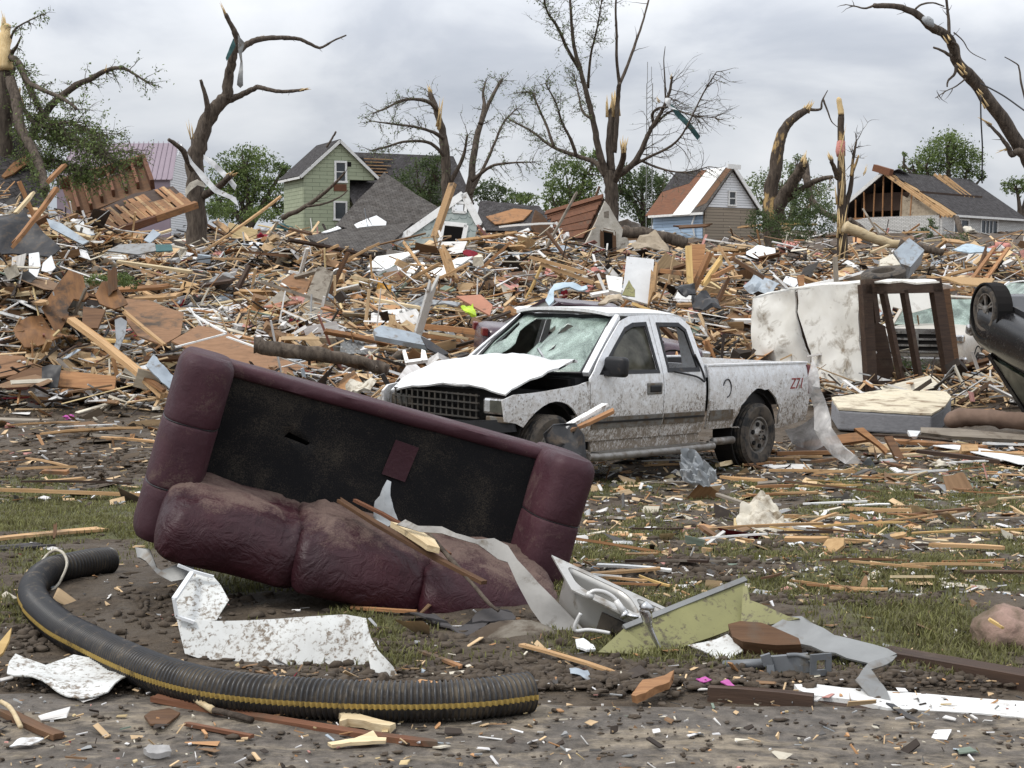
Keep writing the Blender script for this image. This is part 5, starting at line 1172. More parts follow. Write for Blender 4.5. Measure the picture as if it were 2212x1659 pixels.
# roof, hood, windscreen, cab back, interior
b = MB(); b.surf([(2.42, -.66), (2.42, .66), (1.12, .70), (1.12, -.70)], (), .1, .03, lambda u, v: (u + .10 * (1 - (v / .7) ** 2) * (u > 2.2), v, 1.705 + .055 * (1 - (abs(v) / .72) ** 3) + .015 * math.sin((u - 1.1) * 2.4) - .03 * max(0, (1.3 - u) / .2)))
b.build('roof', M['hood_white'], TR, smooth=True, ang=50)
def hood(u, v):
    w = abs(v) / .82; q = max(0, (u - 3.1) / 1.35)
    z = 1.155 - .15 * q ** 1.6 + .05 * (1 - w ** 2) + .075 * math.exp(-((u - 3.6) / .6) ** 2) * (1 + .2 * v) + .045 * math.exp(-((u - 3.12) / .2) ** 2) * (v > 0) * v
    z += .03 * math.sin(v * 3.3 + 1.1) * q - .07 * q ** 3 - .05 * max(0, q - .86) / .14 + .03 * nse(u * 2.1, v * 2.1, 3) + .045 * abs(nse(u * 2.6 + 4, v * 1.9, 8)) - .03 * abs(nse(u * 4.5, v * 3.5, 2))
    return (u + .07 * (1 - w ** 2) - .02, v, z + .035)
b = MB(); b.surf([(3.10, -.80), (3.10, .83), (3.7, .85), (4.38, .80), (4.40, -.78), (3.7, -.82)], (), .085, .02, hood); b.build('hood', M['hood_white'], TR, smooth=True, ang=50)
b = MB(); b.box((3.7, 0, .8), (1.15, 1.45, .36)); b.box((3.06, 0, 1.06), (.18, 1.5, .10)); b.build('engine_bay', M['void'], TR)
def wsf(v, w):
    q = 1 - (v / .80) ** 2; sag = -.10 * math.exp(-((v + .15) / .3) ** 2 - ((w - .45) / .35) ** 2) + .03 * nse(v * 4, w * 3, 2)
    return (2.96 + .16 * q - w * (.62 + .05 * q) + sag * .5, v * (1 - .19 * w), 1.155 + .535 * w + sag)
b = MB(); b.surf([(-.80, 0), (.80, 0), (.80, 1), (-.80, 1)], [[(-.48, .34), (-.42, .55), (-.50, .72), (-.42, .95), (-.12, .96), (-.02, .80), (.04, .86), (.10, .78), (-.02, .62), (-.10, .66), (-.16, .40), (-.30, .30)], [(.18, .70), (.26, .84), (.36, .82), (.30, .72)], [(-.74, .40), (-.70, .86), (-.60, .80), (-.62, .56)], [(.20, .42), (.28, .55), (.30, .45)]], .07, .006, wsf)
b.build('windscreen', M['cracked_glass'], TR, smooth=True)
b = MB(); f_ = [Vector(wsf(*q)) + Vector((.012, 0, .008)) for q in ((-.8, 0), (-.4, -.02), (0, -.02), (.4, -.02), (.8, 0), (.8, .5), (.8, 1), (.4, 1.0), (0, 1.0), (-.4, 1.0), (-.8, 1), (-.8, .5), (-.8, 0))]
b.tube(f_, .022, 5); b.build('windscreen_seal', M['black'], TR)
for s in (-1, 1):
    b = MB(); b.bar(Vector(wsf(s * .83, 0)) + Vector((0, s * .02, 0)), Vector(wsf(s * .83, 1)), .07, .05); b.build('pillar', M['truck_white'], TR)
b = MB(); b.bar(Vector(wsf(.1, .45)) + Vector((.05, 0, .03)), Vector(wsf(.5, -.02)) + Vector((.05, 0, .05)), .02, .015); b.build('wiper', M['chrome'], TR)
b = MB(); b.surf([(-.88, .5), (.88, .5), (.86, 1.2), (.68, 1.70), (-.68, 1.70), (-.86, 1.2)], [[(-.66, 1.24), (.66, 1.24), (.58, 1.60), (-.58, 1.60)]], .3, .03, lambda u, v: (1.08 + (v - 1.2) * .08 * (v > 1.2), u, v)); b.build('cab_back', M['truck_white'], TR)
b = MB(); b.box((2.0, 0, .42), (1.9, 1.7, .1)); b.box((2.93, 0, 1.0), (.28, 1.6, .25)); b.build('dashboard', M['seat_dark'], TR)
for yy in (.42, -.42):
    b = MB(); b.box((2.05, yy, .72), (.5, .55, .2)); b.box((1.75, yy, 1.02), (.16, .52, .62), Matrix.Rotation(rad(-14), 3, 'Y')); b.box((1.64, yy, 1.42), (.11, .28, .2)); mod_bevel(b.build('seat', M['seat_dark'], TR, smooth=True), .06, 3)
b = MB(); b.tube([(2.55 + .19 * math.sin(a * .3307) * .5, .42 + .19 * math.cos(a * .3307), 1.1 + .19 * math.sin(a * .3307) * .86) for a in range(20)], .016, 6); b.build('steering_wheel', M['black'], TR, smooth=True)
b = MB(); b.surf([(-1.0, 0), (.96, 0), (.96, 1.66), (-1.0, 1.66)], (), .5, .02, lambda u, v: (u - .25, v - .83, .74)); b.box((.96, 0, .98), (.03, 1.66, .48)); b.build('bed_floor', M['black'], TR)
b = MB(); b.box((-1.27, 0, .98), (.05, 1.66, .52)); b.build('tailgate', M['truck_white'], TR)
# front: mirror, grille, lamps, bumper
b = MB(); b.box((2.72, 1.06, 1.24), (.10, .28, .19)); mi = b.build('mirror', M['black'], TR, smooth=True); mod_bevel(mi, .045, 3)
b = MB(); b.bar((2.78, .92, 1.17), (2.73, 1.02, 1.19), .06, .05); b.build('mirror_arm', M['black'], mi)
b = MB(); b.box((4.26, -.02, .82), (.10, 1.50, .36)); b.build('radiator', M['void'], TR)
b = MB()
for i in range(4): b.bar((4.40 - .03 * (i % 2), -.74, .74 + i * .075), (4.42, .50, .73 + i * .075), .03, .014)
for i in range(15): b.bar((4.39, -.70 + i * .082, .72), (4.40, -.70 + i * .082, .97), .02, .012)
b.build('grille', M['grille'], TR)
b = MB(); b.surf([(-.92, .60), (-.92, .74), (-.5, .70), (.4, .70), (.86, .74), (.9, .62), (.4, .56), (-.5, .56)], (), .09, .05, lambda u, v: (4.50 - .22 * (u / .92) ** 2 + .02 * nse(u * 5, v * 5), u, v)); b.build('bumper_cover', M['black'], TR, smooth=True, ang=40)
b = MB(); b.surf([(-.97, .40), (-.97, .56), (.97, .56), (.98, .40), (.5, .34), (-.5, .34)], (), .08, .03, lambda u, v: (4.56 - .20 * (u / .97) ** 4 - .05 * abs(v - .47) / .1 + .02 * nse(u * 4, v * 4), u, v - .03)); b.build('bumper', M['chrome'], TR, smooth=True, ang=50)
b = MB(); b.box((4.30, .70, .86), (.20, .34, .17)); hl = b.build('headlight', M['chrome'], TR); mod_bevel(hl, .03)
b = MB(); b.box((4.405, .74, .86), (.012, .2, .12)); b.build('lens', M['dusty_glass'], hl)
b = MB(); b.box((4.26, -.70, .84), (.12, .3, .14)); mod_bevel(b.build('headlight', M['moulding'], TR), .03)
b = MB(); b.box((4.32, .72, .73), (.14, .3, .06)); mod_bevel(b.build('turn_signal', M['moulding'], TR), .01)

def warp_cab(o):                       # longer cab, slightly taller glasshouse
    for ch in o.children:
        if ch.type == 'MESH' and ch.name.split('.')[0] not in ('wheel_well', 'decal'):
            for v in ch.data.vertices:
                x = v.co.x + ch.location.x
                v.co.x += .19 * sst(1.95, 2.9, x) * (1 - sst(3.04, 3.46, x))
                if v.co.z > 1.16 and -.0 < x: v.co.z = 1.16 + (v.co.z - 1.16) * (1 + .14 * sst(.9, 1.1, x))
            warp_cab(ch)
warp_cab(TR)

# simple lofted car for the wrecks further off
def car(name, label, loc, rot, L=4.6, W=1.8, body='purple_paint', belt=.88, roof=1.42, cab=(-1.5, 1.15), top=(-.75, .35), hoodz=.86, tailz=.92, wr=.33, wb=2.7, roofmat=None, suv=False, spokes=10, grille=True):
    root = thing(name, label, 'car', loc, rot); h = L / 2; w2 = W / 2
    xs = [-h, -h + .12, -h + .5, -wb / 2, cab[0], top[0], 0, top[1], cab[1], wb / 2, h - .45, h - .1, h]
    vs = []; n = 11
    for x in xs:
        e = abs(x) / h; wd = w2 * (1 - .13 * max(0, (e - .72) / .28) ** 2); zt = belt + .02 * (1 - e) - max(0, (x - cab[1]) / (h - cab[1])) ** 1.5 * (belt - hoodz + .08) - max(0, (cab[0] - x) / (h + cab[0])) * (belt - tailz) * (0 if suv else 1)
        if e > .985: zt -= .10
        for yv, zv in ((-.78, .25), (-.98, .34), (-1.0, .55), (-.97, zt - .10), (-.88, zt - .01), (0, zt + .03), (.88, zt - .01), (.97, zt - .10), (1.0, .55), (.98, .34), (.78, .25)): vs.append((x, yv * wd, zv))
    fs = [(i * n + j, i * n + j + 1, (i + 1) * n + j + 1, (i + 1) * n + j) for i in range(len(xs) - 1) for j in range(n - 1)] + [(i * n + n - 1, i * n, (i + 1) * n, (i + 1) * n + n - 1) for i in range(len(xs) - 1)]
    fs += [tuple(reversed(range(n))), tuple(range((len(xs) - 1) * n, len(xs) * n))]
    b = MB(); b.add(vs, [tuple(reversed(f)) for f in fs]); bo = b.build('body', M[body], root, smooth=True); mod_subsurf(bo, 1)
    b = MB(); b.surf([(top[0], -w2 * .70), (top[1], -w2 * .70), (top[1], w2 * .70), (top[0], w2 * .70)], (), .2, .04, lambda u, v: (u, v, roof - .05 * (v / (w2 * .7)) ** 2 - .03 * (u - (top[0] + top[1]) / 2) ** 2)); b.build('roof', M[roofmat or body], root, smooth=True)
    def tr4(nm, pts, mat, T=.02):
        q = MB(); q.add(pts, [tuple(range(len(pts)))]); o_ = q.build(nm, mat, root); mm = o_.modifiers.new('s', 'SOLIDIFY'); mm.thickness = T; return o_
    yb, yt = w2 * .90, w2 * .70; zt, rf = belt, roof - .06
    tr4('windscreen', [(cab[1], -yb, zt), (cab[1], yb, zt), (top[1], yt, rf), (top[1], -yt, rf)], M['cracked_glass'], .01)
    tr4('rear_window', [(cab[0], yb, zt), (cab[0], -yb, zt), (top[0], -yt, rf), (top[0], yt, rf)], M['dusty_glass'], .01)
    for s in (1, -1):
        mx_ = (top[0] + top[1]) / 2
        tr4('window', [(cab[1] - .12, s * yb, zt), (mx_ + .04, s * yb, zt), (mx_ + .04, s * yt, rf - .02), (top[1] - .04, s * yt, rf - .02)], M['dusty_glass'], .01)
        tr4('window', [(mx_ - .04, s * yb, zt), (cab[0] + .15, s * yb, zt), (top[0] + .04, s * yt, rf - .02), (mx_ - .04, s * yt, rf - .02)], M['dusty_glass'], .01)
        for q0, q1 in (((cab[1], yb), (top[1], yt)), ((cab[0], yb), (top[0], yt)), ((mx_, yb), (mx_, yt))):
            q = MB(); q.bar((q0[0], s * q0[1], zt - .03), (q1[0], s * q1[1], rf + .02), .08, .06); q.build('pillar', M[body], root)
        for x in (wb / 2, -wb / 2):
            wheel(root, (x, s * (w2 - .12), wr), wr, .22, s, M['alloy'], spokes, .68, False)
            q = MB(); q.lathe([(wr + .07, -.12 * s), (wr + .07, .115 * s), (wr + .045, .115 * s), (wr + .04, -.12 * s), (.05, -.12 * s)], (x, s * (w2 - .13), wr + .03), seg=24); q.build('wheel_well', M['void'], root)
        q = MB(); q.box((h - .10, s * w2 * .70, hoodz - .17), (.16, .36, .15)); mod_bevel(q.build('headlight', M['chrome'], root), .03)
        q = MB(); q.box((-h + .04, s * w2 * .76, tailz - .14), (.1, .3, .14)); mod_bevel(q.build('tail_light', M['red_lens'], root), .02)
    if grille:
        q = MB(); q.box((h - .02, 0, hoodz - .22), (.05, W * .42, .22)); g_ = q.build('grille', M['void'], root)
        q = MB()
        for i in range(3): q.box((h + .01, 0, hoodz - .30 + i * .08), (.03, W * .42, .025))
        q.build('grille_bar', M['chrome'], g_)
    q = MB(); q.box((0, 0, .28), (L * .8, W * .7, .12)); q.build('underbody', M['dark_metal'], root)
    return root
def at_px(px, py, d): return tuple(P(px, py, d))
c = P(1310, 700, 27.5); car('wrecked_car', 'dark purple car buried in rubble behind the pickup, only its roof showing', (c.x - .35, c.y + .2, zz(650, 27.5) - 1.44), (rad(3), rad(5), rad(8)), body='purple_paint', L=4.1)
c = P(2300, 640, 36); car('wrecked_car', 'white car at the right edge behind the overturned black car', (c.x - .6, c.y, zz(606, 36) - 1.46), (0, 0, rad(200)), body='clean_white', L=4.8, roof=1.46)
# overturned black car
SU = car('overturned_car', 'black car thrown upside down at the right edge, one alloy wheel in the air', (0, 0, 0), (0, 0, 0), L=3.95, W=1.85, body='black_paint', belt=1.0, roof=1.62, cab=(-2.0, 1.1), top=(-1.75, .15), hoodz=.98, tailz=1.0, wr=.345, wb=2.65, suv=True, spokes=5)
Rm = Matrix.Rotation(rad(101), 4, 'Z') @ Matrix.Rotation(rad(-14), 4, 'Y') @ Matrix.Rotation(rad(180), 4, 'X')
wl = Rm @ Vector((2.65 / 2, -(1.85 / 2 - .12), .345)); tgt = P(2140, 668, 22.2)
SU.matrix_world = Matrix.Translation(tgt - wl) @ Rm
# beige pickup seen through the trailer frame
c = P(1985, 725, 29.6); bt = car('wrecked_truck', 'beige truck facing the camera behind the box trailer frame', (c.x + 1.2, c.y + 2.4, -.44), (0, 0, rad(243)), L=5.4, W=1.95, body='beige_paint', belt=1.28, roof=1.85, cab=(-.5, 1.05), top=(-.3, .5), hoodz=1.22, tailz=1.2, wr=.40, wb=3.4, grille=False); bt['category'] = 'truck'
q = MB(); q.box((2.70, 0, .98), (.06, 1.05, .42)); g_ = q.build('grille', M['void'], bt)
q = MB()
for i in range(4): q.box((2.73, 0, .80 + i * .12), (.04, 1.05, .04))
for yv in (-.53, 0, .53): q.box((2.735, yv, .98), (.045, .06, .44))
q.box((2.73, 0, 1.21), (.06, 1.15, .06)); q.build('grille_bar', M['chrome'], g_)
q = MB(); q.box((2.74, 0, .60), (.14, 1.9, .22)); mod_bevel(q.build('bumper', M['chrome'], bt), .04)
q = MB(); q.box((2.83, .1, .42), (.02, .36, .18)); q.build('licence_plate', M['cloth_blue'], bt)
# ------------------------------------------------------------------ sofa tipped on its back (x along it, z towards its front edge, -y towards the viewer)
def leather(name, c1, c2, dust, dz0=None, damt=.45, bs=.55):
    m, t = new_mat(name); v = nd(t, 'ShaderNodeTexCoord').outputs['Object']
    n = nz(t, v, 2.2, 5, .6); fine = nz(t, v, 60, 4, .6); d = nz(t, v, 4.5, 8, .72, .5); d2 = nz(t, v, 130, 3, .7)
    c = mix(t, ramp(t, n, [(.35, 0.0), (.68, 1.0)]), c2, c1)
    f = mth(t, 'ADD', mth(t, 'MULTIPLY', d, .7), mth(t, 'MULTIPLY', d2, .3))
    if dz0 is not None:
        sx = nd(t, 'ShaderNodeSeparateXYZ', {0: v}); up = nd(t, 'ShaderNodeMapRange', {0: sx.outputs[2], 1: dz0, 2: dz0 + .22, 3: -.14, 4: .22}).outputs[0]; f = mth(t, 'ADD', f, up)
    c = mix(t, ramp(t, f, [(1 - damt - .05, 0.0), (1 - damt + .10, .8)]), c, dust)
    finish(t, c, ramp(t, f, [(.4, .48), (.65, .95)]), 0, mth(t, 'ADD', mth(t, 'ADD', n, nz(t, v, 11, 4, .6, 1.2)), mth(t, 'MULTIPLY', fine, .12)), bs, .3, .03); return m
M['maroon'] = leather('maroon_leather', (.058, .020, .027), (.034, .011, .016), (.14, .10, .08), None, .41, .2)
M['maroon_dusty'] = leather('dusty_maroon_cushion', (.044, .009, .014), (.022, .005, .008), (.15, .105, .085), .23, .49)
m, t = new_mat('black_deck_cloth'); v = nd(t, 'ShaderNodeTexCoord').outputs['Object']
a_ = nz(t, v, 3.0, 6, .65, .4); f_ = nz(t, v, 170, 3, .75); w_ = nz(t, v, 7, 6, .7)
k = mth(t, 'ADD', mth(t, 'MULTIPLY', a_, .45), mth(t, 'MULTIPLY', f_, .55))
c = mix(t, ramp(t, k, [(.50, 0.0), (.66, .62)]), (.010, .010, .011), (.095, .078, .058))
finish(t, c, .95, 0, f_, .3, .15, .004); M['deck'] = m
SO = thing('sofa', 'maroon leather three seat sofa tipped on its back, black seat deck facing out', 'sofa', (-.99, 8.55, .045), (rad(1.8), rad(16.2), rad(12.4))); SO.scale = (1.035, 1, 1)
def loft(b, rings, cap=True):
    n = len(rings[0]); vs = [p for r_ in rings for p in r_]; fs = []
    for i in range(len(rings) - 1):
        for j in range(n): fs.append((i * n + j, i * n + (j + 1) % n, (i + 1) * n + (j + 1) % n, (i + 1) * n + j))
    if cap: fs += [tuple(reversed(range(n))), tuple(range((len(rings) - 1) * n, len(rings) * n))]
    b.add(vs, fs)
def sgp(v, e): return math.copysign(abs(v) ** e, v)
for s in (-1, 1):
    b = MB(); rings = []; seams = (.28, .62)
    us = [0, .01, .03, .06, .12, .2, .262, .272, .28, .288, .298, .36, .44, .54, .602, .612, .62, .628, .638, .7, .78, .86, .90, .93, .95, .963, .972, .975]
    for u in us:
        k_ = 1.0
        if u > .90: k_ = 1 - .24 * ((u - .90) / .075) ** 2.6
        if u < .06: k_ = 1 - .16 * ((.06 - u) / .06) ** 2
        gr = max(0, 1 - min(abs(u - q) for q in seams) / .012) * .008
        ring = []
        for j in range(40):
            a = 2 * math.pi * j / 40; puff = 1 + .025 * nse(u * 5, math.cos(a) * 2, math.sin(a) * 2 + s) + .004 * math.sin(u * 18)
            hx = (.142 - gr) * k_ * puff; ht = (.345 - gr) * (k_ * .5 + .5) * puff
            ring.append((s * .965 + hx * sgp(math.cos(a), .62), -(.345 + ht * sgp(math.sin(a), .60)), u))
        rings.append(ring)
    loft(b, rings); b.build('arm', M['maroon'], SO, smooth=True, ang=60)
    b = MB()
    for q in seams:
        b.tube([(s * .965 + .1365 * sgp(math.cos(2 * math.pi * j / 40), .62), -(.345 + .337 * sgp(math.sin(2 * math.pi * j / 40), .60)), q) for j in range(41)], .0035, 4)
    for z_ in b.split(.001): z_.build('seam', M['black'], SO)
b = MB(); b.surf([(-.86, .12), (.86, .12), (.86, .925), (-.86, .925)], [[(-.49, .655), (-.36, .64), (-.35, .66), (-.47, .685)]], .06, .02, lambda u, v: (u, -(.335 - .035 * math.sin((u + .86) * 1.83) * math.sin((v - .1) * 3.6) + .006 * fbm(u * 6, v * 6, 1)), v)); b.build('seat_deck', M['deck'], SO, smooth=True)
b = MB(); b.box((-.42, -.20, .66), (.3, .02, .2)); b.build('deck_void', M['void'], SO)
b = MB()
for i in range(2):
    pass
ring = []
rings = []
for i in range(25):
    x = -.86 + 1.72 * i / 24; rr_ = []
    for j in range(16):
        a = 2 * math.pi * j / 16; w = 1 + .05 * nse(x * 4, math.cos(a), math.sin(a)); rr_.append((x, -(.18 + .185 * sgp(math.cos(a), .35) * w), .925 + .040 * sgp(math.sin(a), .5) * w))
    rings.append(rr_)
loft(b, rings); b.build('front_rail', M['maroon'], SO, smooth=True, ang=60)
b = MB(); b.surf([(-.075, .545), (.055, .535), (.075, .735), (-.055, .745)], (), .05, .006, lambda u, v: (u + .13, -(.352 - .035 * math.sin((u + 1) * 1.83) * math.sin((v - .1) * 3.6)), v + .05)); b.build('cloth_patch', M['maroon'], SO)
b = MB(); rings = []
for i in range(29):
    x = -.98 + 1.96 * i / 28; rr_ = []; e = max(0, (abs(x) - .9) / .08)
    for j in range(24):
        a = 2 * math.pi * j / 24; w = (1 - .12 * e * e) * (1 + .02 * nse(x * 3, math.cos(a), math.sin(a))); rr_.append((x, -(.42 + .40 * sgp(math.cos(a), .45) * w), .115 + .115 * sgp(math.sin(a), .5) * w))
    rings.append(rr_)
loft(b, rings); b.build('back', M['maroon'], SO, smooth=True, ang=70)
for ci, (cx_, hw) in enumerate(((-.63, .372), (.0, .352), (.63, .362))):
    b = MB(); vs = []; NU, NV = 64, 44
    for i in range(NV + 1):
        ph = -math.pi / 2 + math.pi * i / NV
        for j in range(NU):
            a = 2 * math.pi * j / NU
            x = hw * sgp(math.cos(ph), .22) * sgp(math.cos(a), .22); t_ = (.40 + .04 * cx_) * sgp(math.cos(ph), .45) * sgp(math.sin(a), .40); u = .17 * sgp(math.sin(ph), .80)
            ex, et = x / hw, t_ / .43
            # folds radiate from the pinched seam along the outer edge, plus a stitched line two thirds out
            fold = .020 * math.sin(9 * ex + 5 * nse(ex * 2, et * 2, ci)) * max(0, et) ** 2 + .030 * fbm(ex * 1.6 + ci * 7, et * 1.6, u * 4, 4)
            gro = -.022 * math.exp(-((et - .48 + .05 * math.sin(ex * 4)) / .045) ** 2)
            k_ = (fold + gro) * (.4 + .6 * abs(math.sin(ph)))
            wr = .020 * nse(ex * 6 + ci, et * 3, 5) + .022 * abs(nse(ex * 7 + et * 3, et * 7 - ex * 3, 2 + ci)) - .02 * abs(nse(ex * 4 + 3, et * 3 + ci * 5, 7))
            y_ = -(.665 + .07 * cx_ + t_ * (1 + .05 * (1 - ex * ex)) + .02 * nse(ex * 2, u * 5, ci)); z_ = .185 + .03 * cx_ + u + (k_ + wr) * (1 if u > -.1 else .3) + .03 * (1 - ex * ex) * (1 - et * et) - .10 * max(0, et) ** 2 + .03 * max(0, -et)
            vs.append((cx_ + x, y_, z_))
    fs = [(i * NU + j, i * NU + (j + 1) % NU, (i + 1) * NU + (j + 1) % NU, (i + 1) * NU + j) for i in range(NV) for j in range(NU)]
    b.add(vs, fs); b.build('back_cushion', M['maroon_dusty'], SO, smooth=True)

# ------------------------------------------------------------------ corrugated pipe
def gp(px, py, h=0.0): p = G(px, py, tz); return Vector((p.x, p.y, near_z(p.x, p.y) * (1 if p.y > 6.1 else 0) + (.016 if p.y <= 6.1 else 0) + h))
PR = .077
ctr = [gp(232, 1238), gp(195, 1244), gp(155, 1252), gp(110, 1262), gp(78, 1278), gp(66, 1306), gp(82, 1344), gp(130, 1388), gp(190, 1426), gp(262, 1464), gp(350, 1504), gp(450, 1532), gp(560, 1548), gp(680, 1557), gp(800, 1562), gp(920, 1562), gp(1040, 1556), gp(1142, 1542)]
ctr = [p + Vector((0, PR * .35, PR - .006)) for p in ctr]
ctr = cat_rom(ctr, 40)
acc = [0.0]
for i in range(1, len(ctr)): acc.append(acc[-1] + (ctr[i] - ctr[i - 1]).length)
LT = acc[-1]; pitch = .0205; nr = int(LT / pitch); pts = []; i = 0; nst = nr * 5
for k in range(nst + 1):
    s_ = LT * k / nst
    while i < len(acc) - 2 and acc[i + 1] < s_: i += 1
    u = (s_ - acc[i]) / max(1e-9, acc[i + 1] - acc[i]); pts.append(ctr[i].lerp(ctr[i + 1], u))
rrp = [PR * (1 - .17 * (.5 - .5 * math.cos(2 * math.pi * k / 5))) for k in range(nst + 1)]
for k in range(nst + 1):                       # squeezed at the bend
    s_ = k / nst; rrp[k] *= 1 - .10 * math.exp(-((s_ - .185) / .05) ** 2)
b = MB(); SEG = 36; vs = []; fs = []; mi = []
for k, p in enumerate(pts):
    d = (pts[min(k + 3, nst)] - pts[max(k - 3, 0)]).normalized(); sd_ = Vector((d.y, -d.x, 0)).normalized(); up = sd_.cross(d)
    if up.z < 0: up = -up
    for j in range(SEG):
        a = 2 * math.pi * j / SEG; vs.append(p + (sd_ * math.cos(a) + up * math.sin(a)) * rrp[k])
for k in range(nst):
    for j in range(SEG):
        fs.append((k * SEG + j, (k + 1) * SEG + j, (k + 1) * SEG + (j + 1) % SEG, k * SEG + (j + 1) % SEG))
        mi.append(1 if k % 5 in (1, 2, 3) else 0)
b.add(vs, fs); b.m = mi[:]
# inner wall, so that the open ends read as a tube
vs2 = []; ks = list(range(0, nst + 1, 10))
for k in ks:
    d = (pts[min(k + 3, nst)] - pts[max(k - 3, 0)]).normalized(); sd_ = Vector((d.y, -d.x, 0)).normalized(); up = sd_.cross(d); up = up if up.z > 0 else -up
    for j in range(SEG): a = 2 * math.pi * j / SEG; vs2.append(pts[k] + (sd_ * math.cos(a) + up * math.sin(a)) * PR * .80)
b.add(vs2, [(q * SEG + j, q * SEG + (j + 1) % SEG, (q + 1) * SEG + (j + 1) % SEG, (q + 1) * SEG + j) for q in range(len(ks) - 1) for j in range(SEG)])
M['pipe'] = pm('black_corrugated_plastic', (.022, .022, .024), (.014, .014, .015), 8, rough=.38, bump=.06, dirt=(.085, .068, .05), damt=.38, dscale=16, dsoft=.05, var=0, spec=.5)
M['stripe'] = pm('worn_yellow_stripe', (.42, .29, .075), (.26, .18, .055), 20, rough=.6, dirt=(.06, .045, .03), damt=.38, dscale=20, var=0)
PI_ = thing('drain_pipe', 'black corrugated drain pipe with a yellow stripe, curving across the foreground', 'pipe', tuple(gp(600, 1540)))
M['pipe_mud'] = pm('muddy_pipe_groove', (.060, .050, .040), (.022, .02, .018), 9, rough=.8, bump=.1, dirt=(.11, .09, .065), damt=.45, dscale=7, var=0)
put(b.build('pipe_wall', [M['pipe'], M['pipe_mud']], smooth=True), PI_)
b = MB(); vs = []; st0 = int(nst * .30)
for k in range(int(nst * .225), nst + 1):
    p = pts[k]; d = (pts[min(k + 3, nst)] - pts[max(k - 3, 0)]).normalized(); sd_ = Vector((d.y, -d.x, 0)).normalized(); up = sd_.cross(d); up = up if up.z > 0 else -up
    for j in range(5):
        sgn = 1 if sd_.y < 0 or sd_.x < 0 else -1
        a = rad(-9 + 15 * j / 4 + (6 if k < st0 else 0)); vs.append(p + (sd_ * sgn * math.cos(a) + up * math.sin(a)) * (rrp[k] + .002))
n_ = len(vs) // 5
b.add(vs, [(k * 5 + j, k * 5 + j + 1, (k + 1) * 5 + j + 1, (k + 1) * 5 + j) for k in range(n_ - 1) for j in range(4)])
put(b.build('stripe', M['stripe'], smooth=True), PI_)
b = MB(); e = pts[int(nst * .085)]; b.tube(cat_rom([e + Vector((-.13, -.02, -.03)), e + Vector((-.05, .03, .08)), e + Vector((.03, -.02, .098)), e + Vector((.075, -.07, .04)), e + Vector((.05, -.13, -.05)), e + Vector((.02, -.17, -.085))], 6), .008, 6); tag(b.build('cable', M['cloth_white'], smooth=True), 'cream cable looped over the far bend of the black corrugated pipe', 'cable')

# ------------------------------------------------------------------ helpers for foreground pieces lying on the ground
def lay(name, mat, pxs, label, cat, T=.004, crumple=.01, cs=4.0, h=.02, tilt=0.0, p3=None, group=None, sp=None, waves=None, holes=()):
    """a flat or crumpled piece whose outline is on the ground (or on a tilted plane)"""
    if p3 is None:
        xs = [q[0] for q in pxs]; ys_ = [q[1] for q in pxs]; a, b_, c = (min(xs), max(ys_)), (max(xs), max(ys_)), (min(xs), min(ys_))
        A, B, C = gp(*a), gp(*b_), gp(*c); A.z += h; B.z += h; C.z += h + tilt
        def dep(P_): x, y = PX(P_); return (x, y, P_.y)
        p3 = [dep(A), dep(B), dep(C)]
    return tag(slab(name, mat, pxs, p3, T, None, crumple, cs, sp, holes, waves), label, cat, group)
def beam(name, mat, a, b_, w, h, label, cat, group=None, jag=True):
    """a timber between two world points, built along its own x axis, with splintered ends"""
    a, b_ = Vector(a), Vector(b_); d = b_ - a; L = d.length; d.normalize(); u = Vector((0, 0, 1)) if abs(d.z) < .95 else Vector((1, 0, 0))
    yv = u.cross(d).normalized(); zv = d.cross(yv); Mx = Matrix((d, yv, zv)).transposed().to_4x4(); Mx.translation = (a + b_) / 2
    o = plank_mesh(name, mat, L, w, h, jag); o.matrix_world = Mx; return tag(o, label, cat, group)
def plank_mesh(name, mat, L, w, h, jag=True, r=rnd, notch=True):
    def end(sgn):
        k = r.choice((2, 3, 4)); J = min(.35 * L, w * r.choice((.15, .5, 1.6, 2.6))) if jag else w * .03; out = []
        for i in range(k + 1): out.append((sgn * (L / 2 - J * r.random()), (-w / 2 + w * i / k)))
        return out
    right = end(1); left = end(-1)[::-1]; b = MB(); bend = r.gauss(0, .012) * L; tw = r.gauss(0, .05)
    poly = right + left
    if L > w * 6:                               # a few points along the edges so it can bow a little
        mid = [(L * .2, w / 2 * r.uniform(.94, 1)), (-L * .2, w / 2 * r.uniform(.94, 1))]; mid2 = [(-L * .2, -w / 2 * r.uniform(.94, 1)), (L * .2, -w / 2 * r.uniform(.94, 1))]
        poly = right + mid + left + mid2
    b.prism(poly, h, lambda x, y, z: (x, y + bend * .4 * (1 - (2 * x / L) ** 2), z + bend * (1 - (2 * x / L) ** 2) + tw * y * x / L))
    return b.build(name, mat)
gpd = lambda px, py, d: P(px, py, d)
k20 = lambda L_: [K(2, 0, *q) for q in L_]; k21 = lambda L_: [K(2, 1, *q) for q in L_]; k22 = lambda L_: [K(2, 2, *q) for q in L_]; k23 = lambda L_: [K(2, 3, *q) for q in L_]
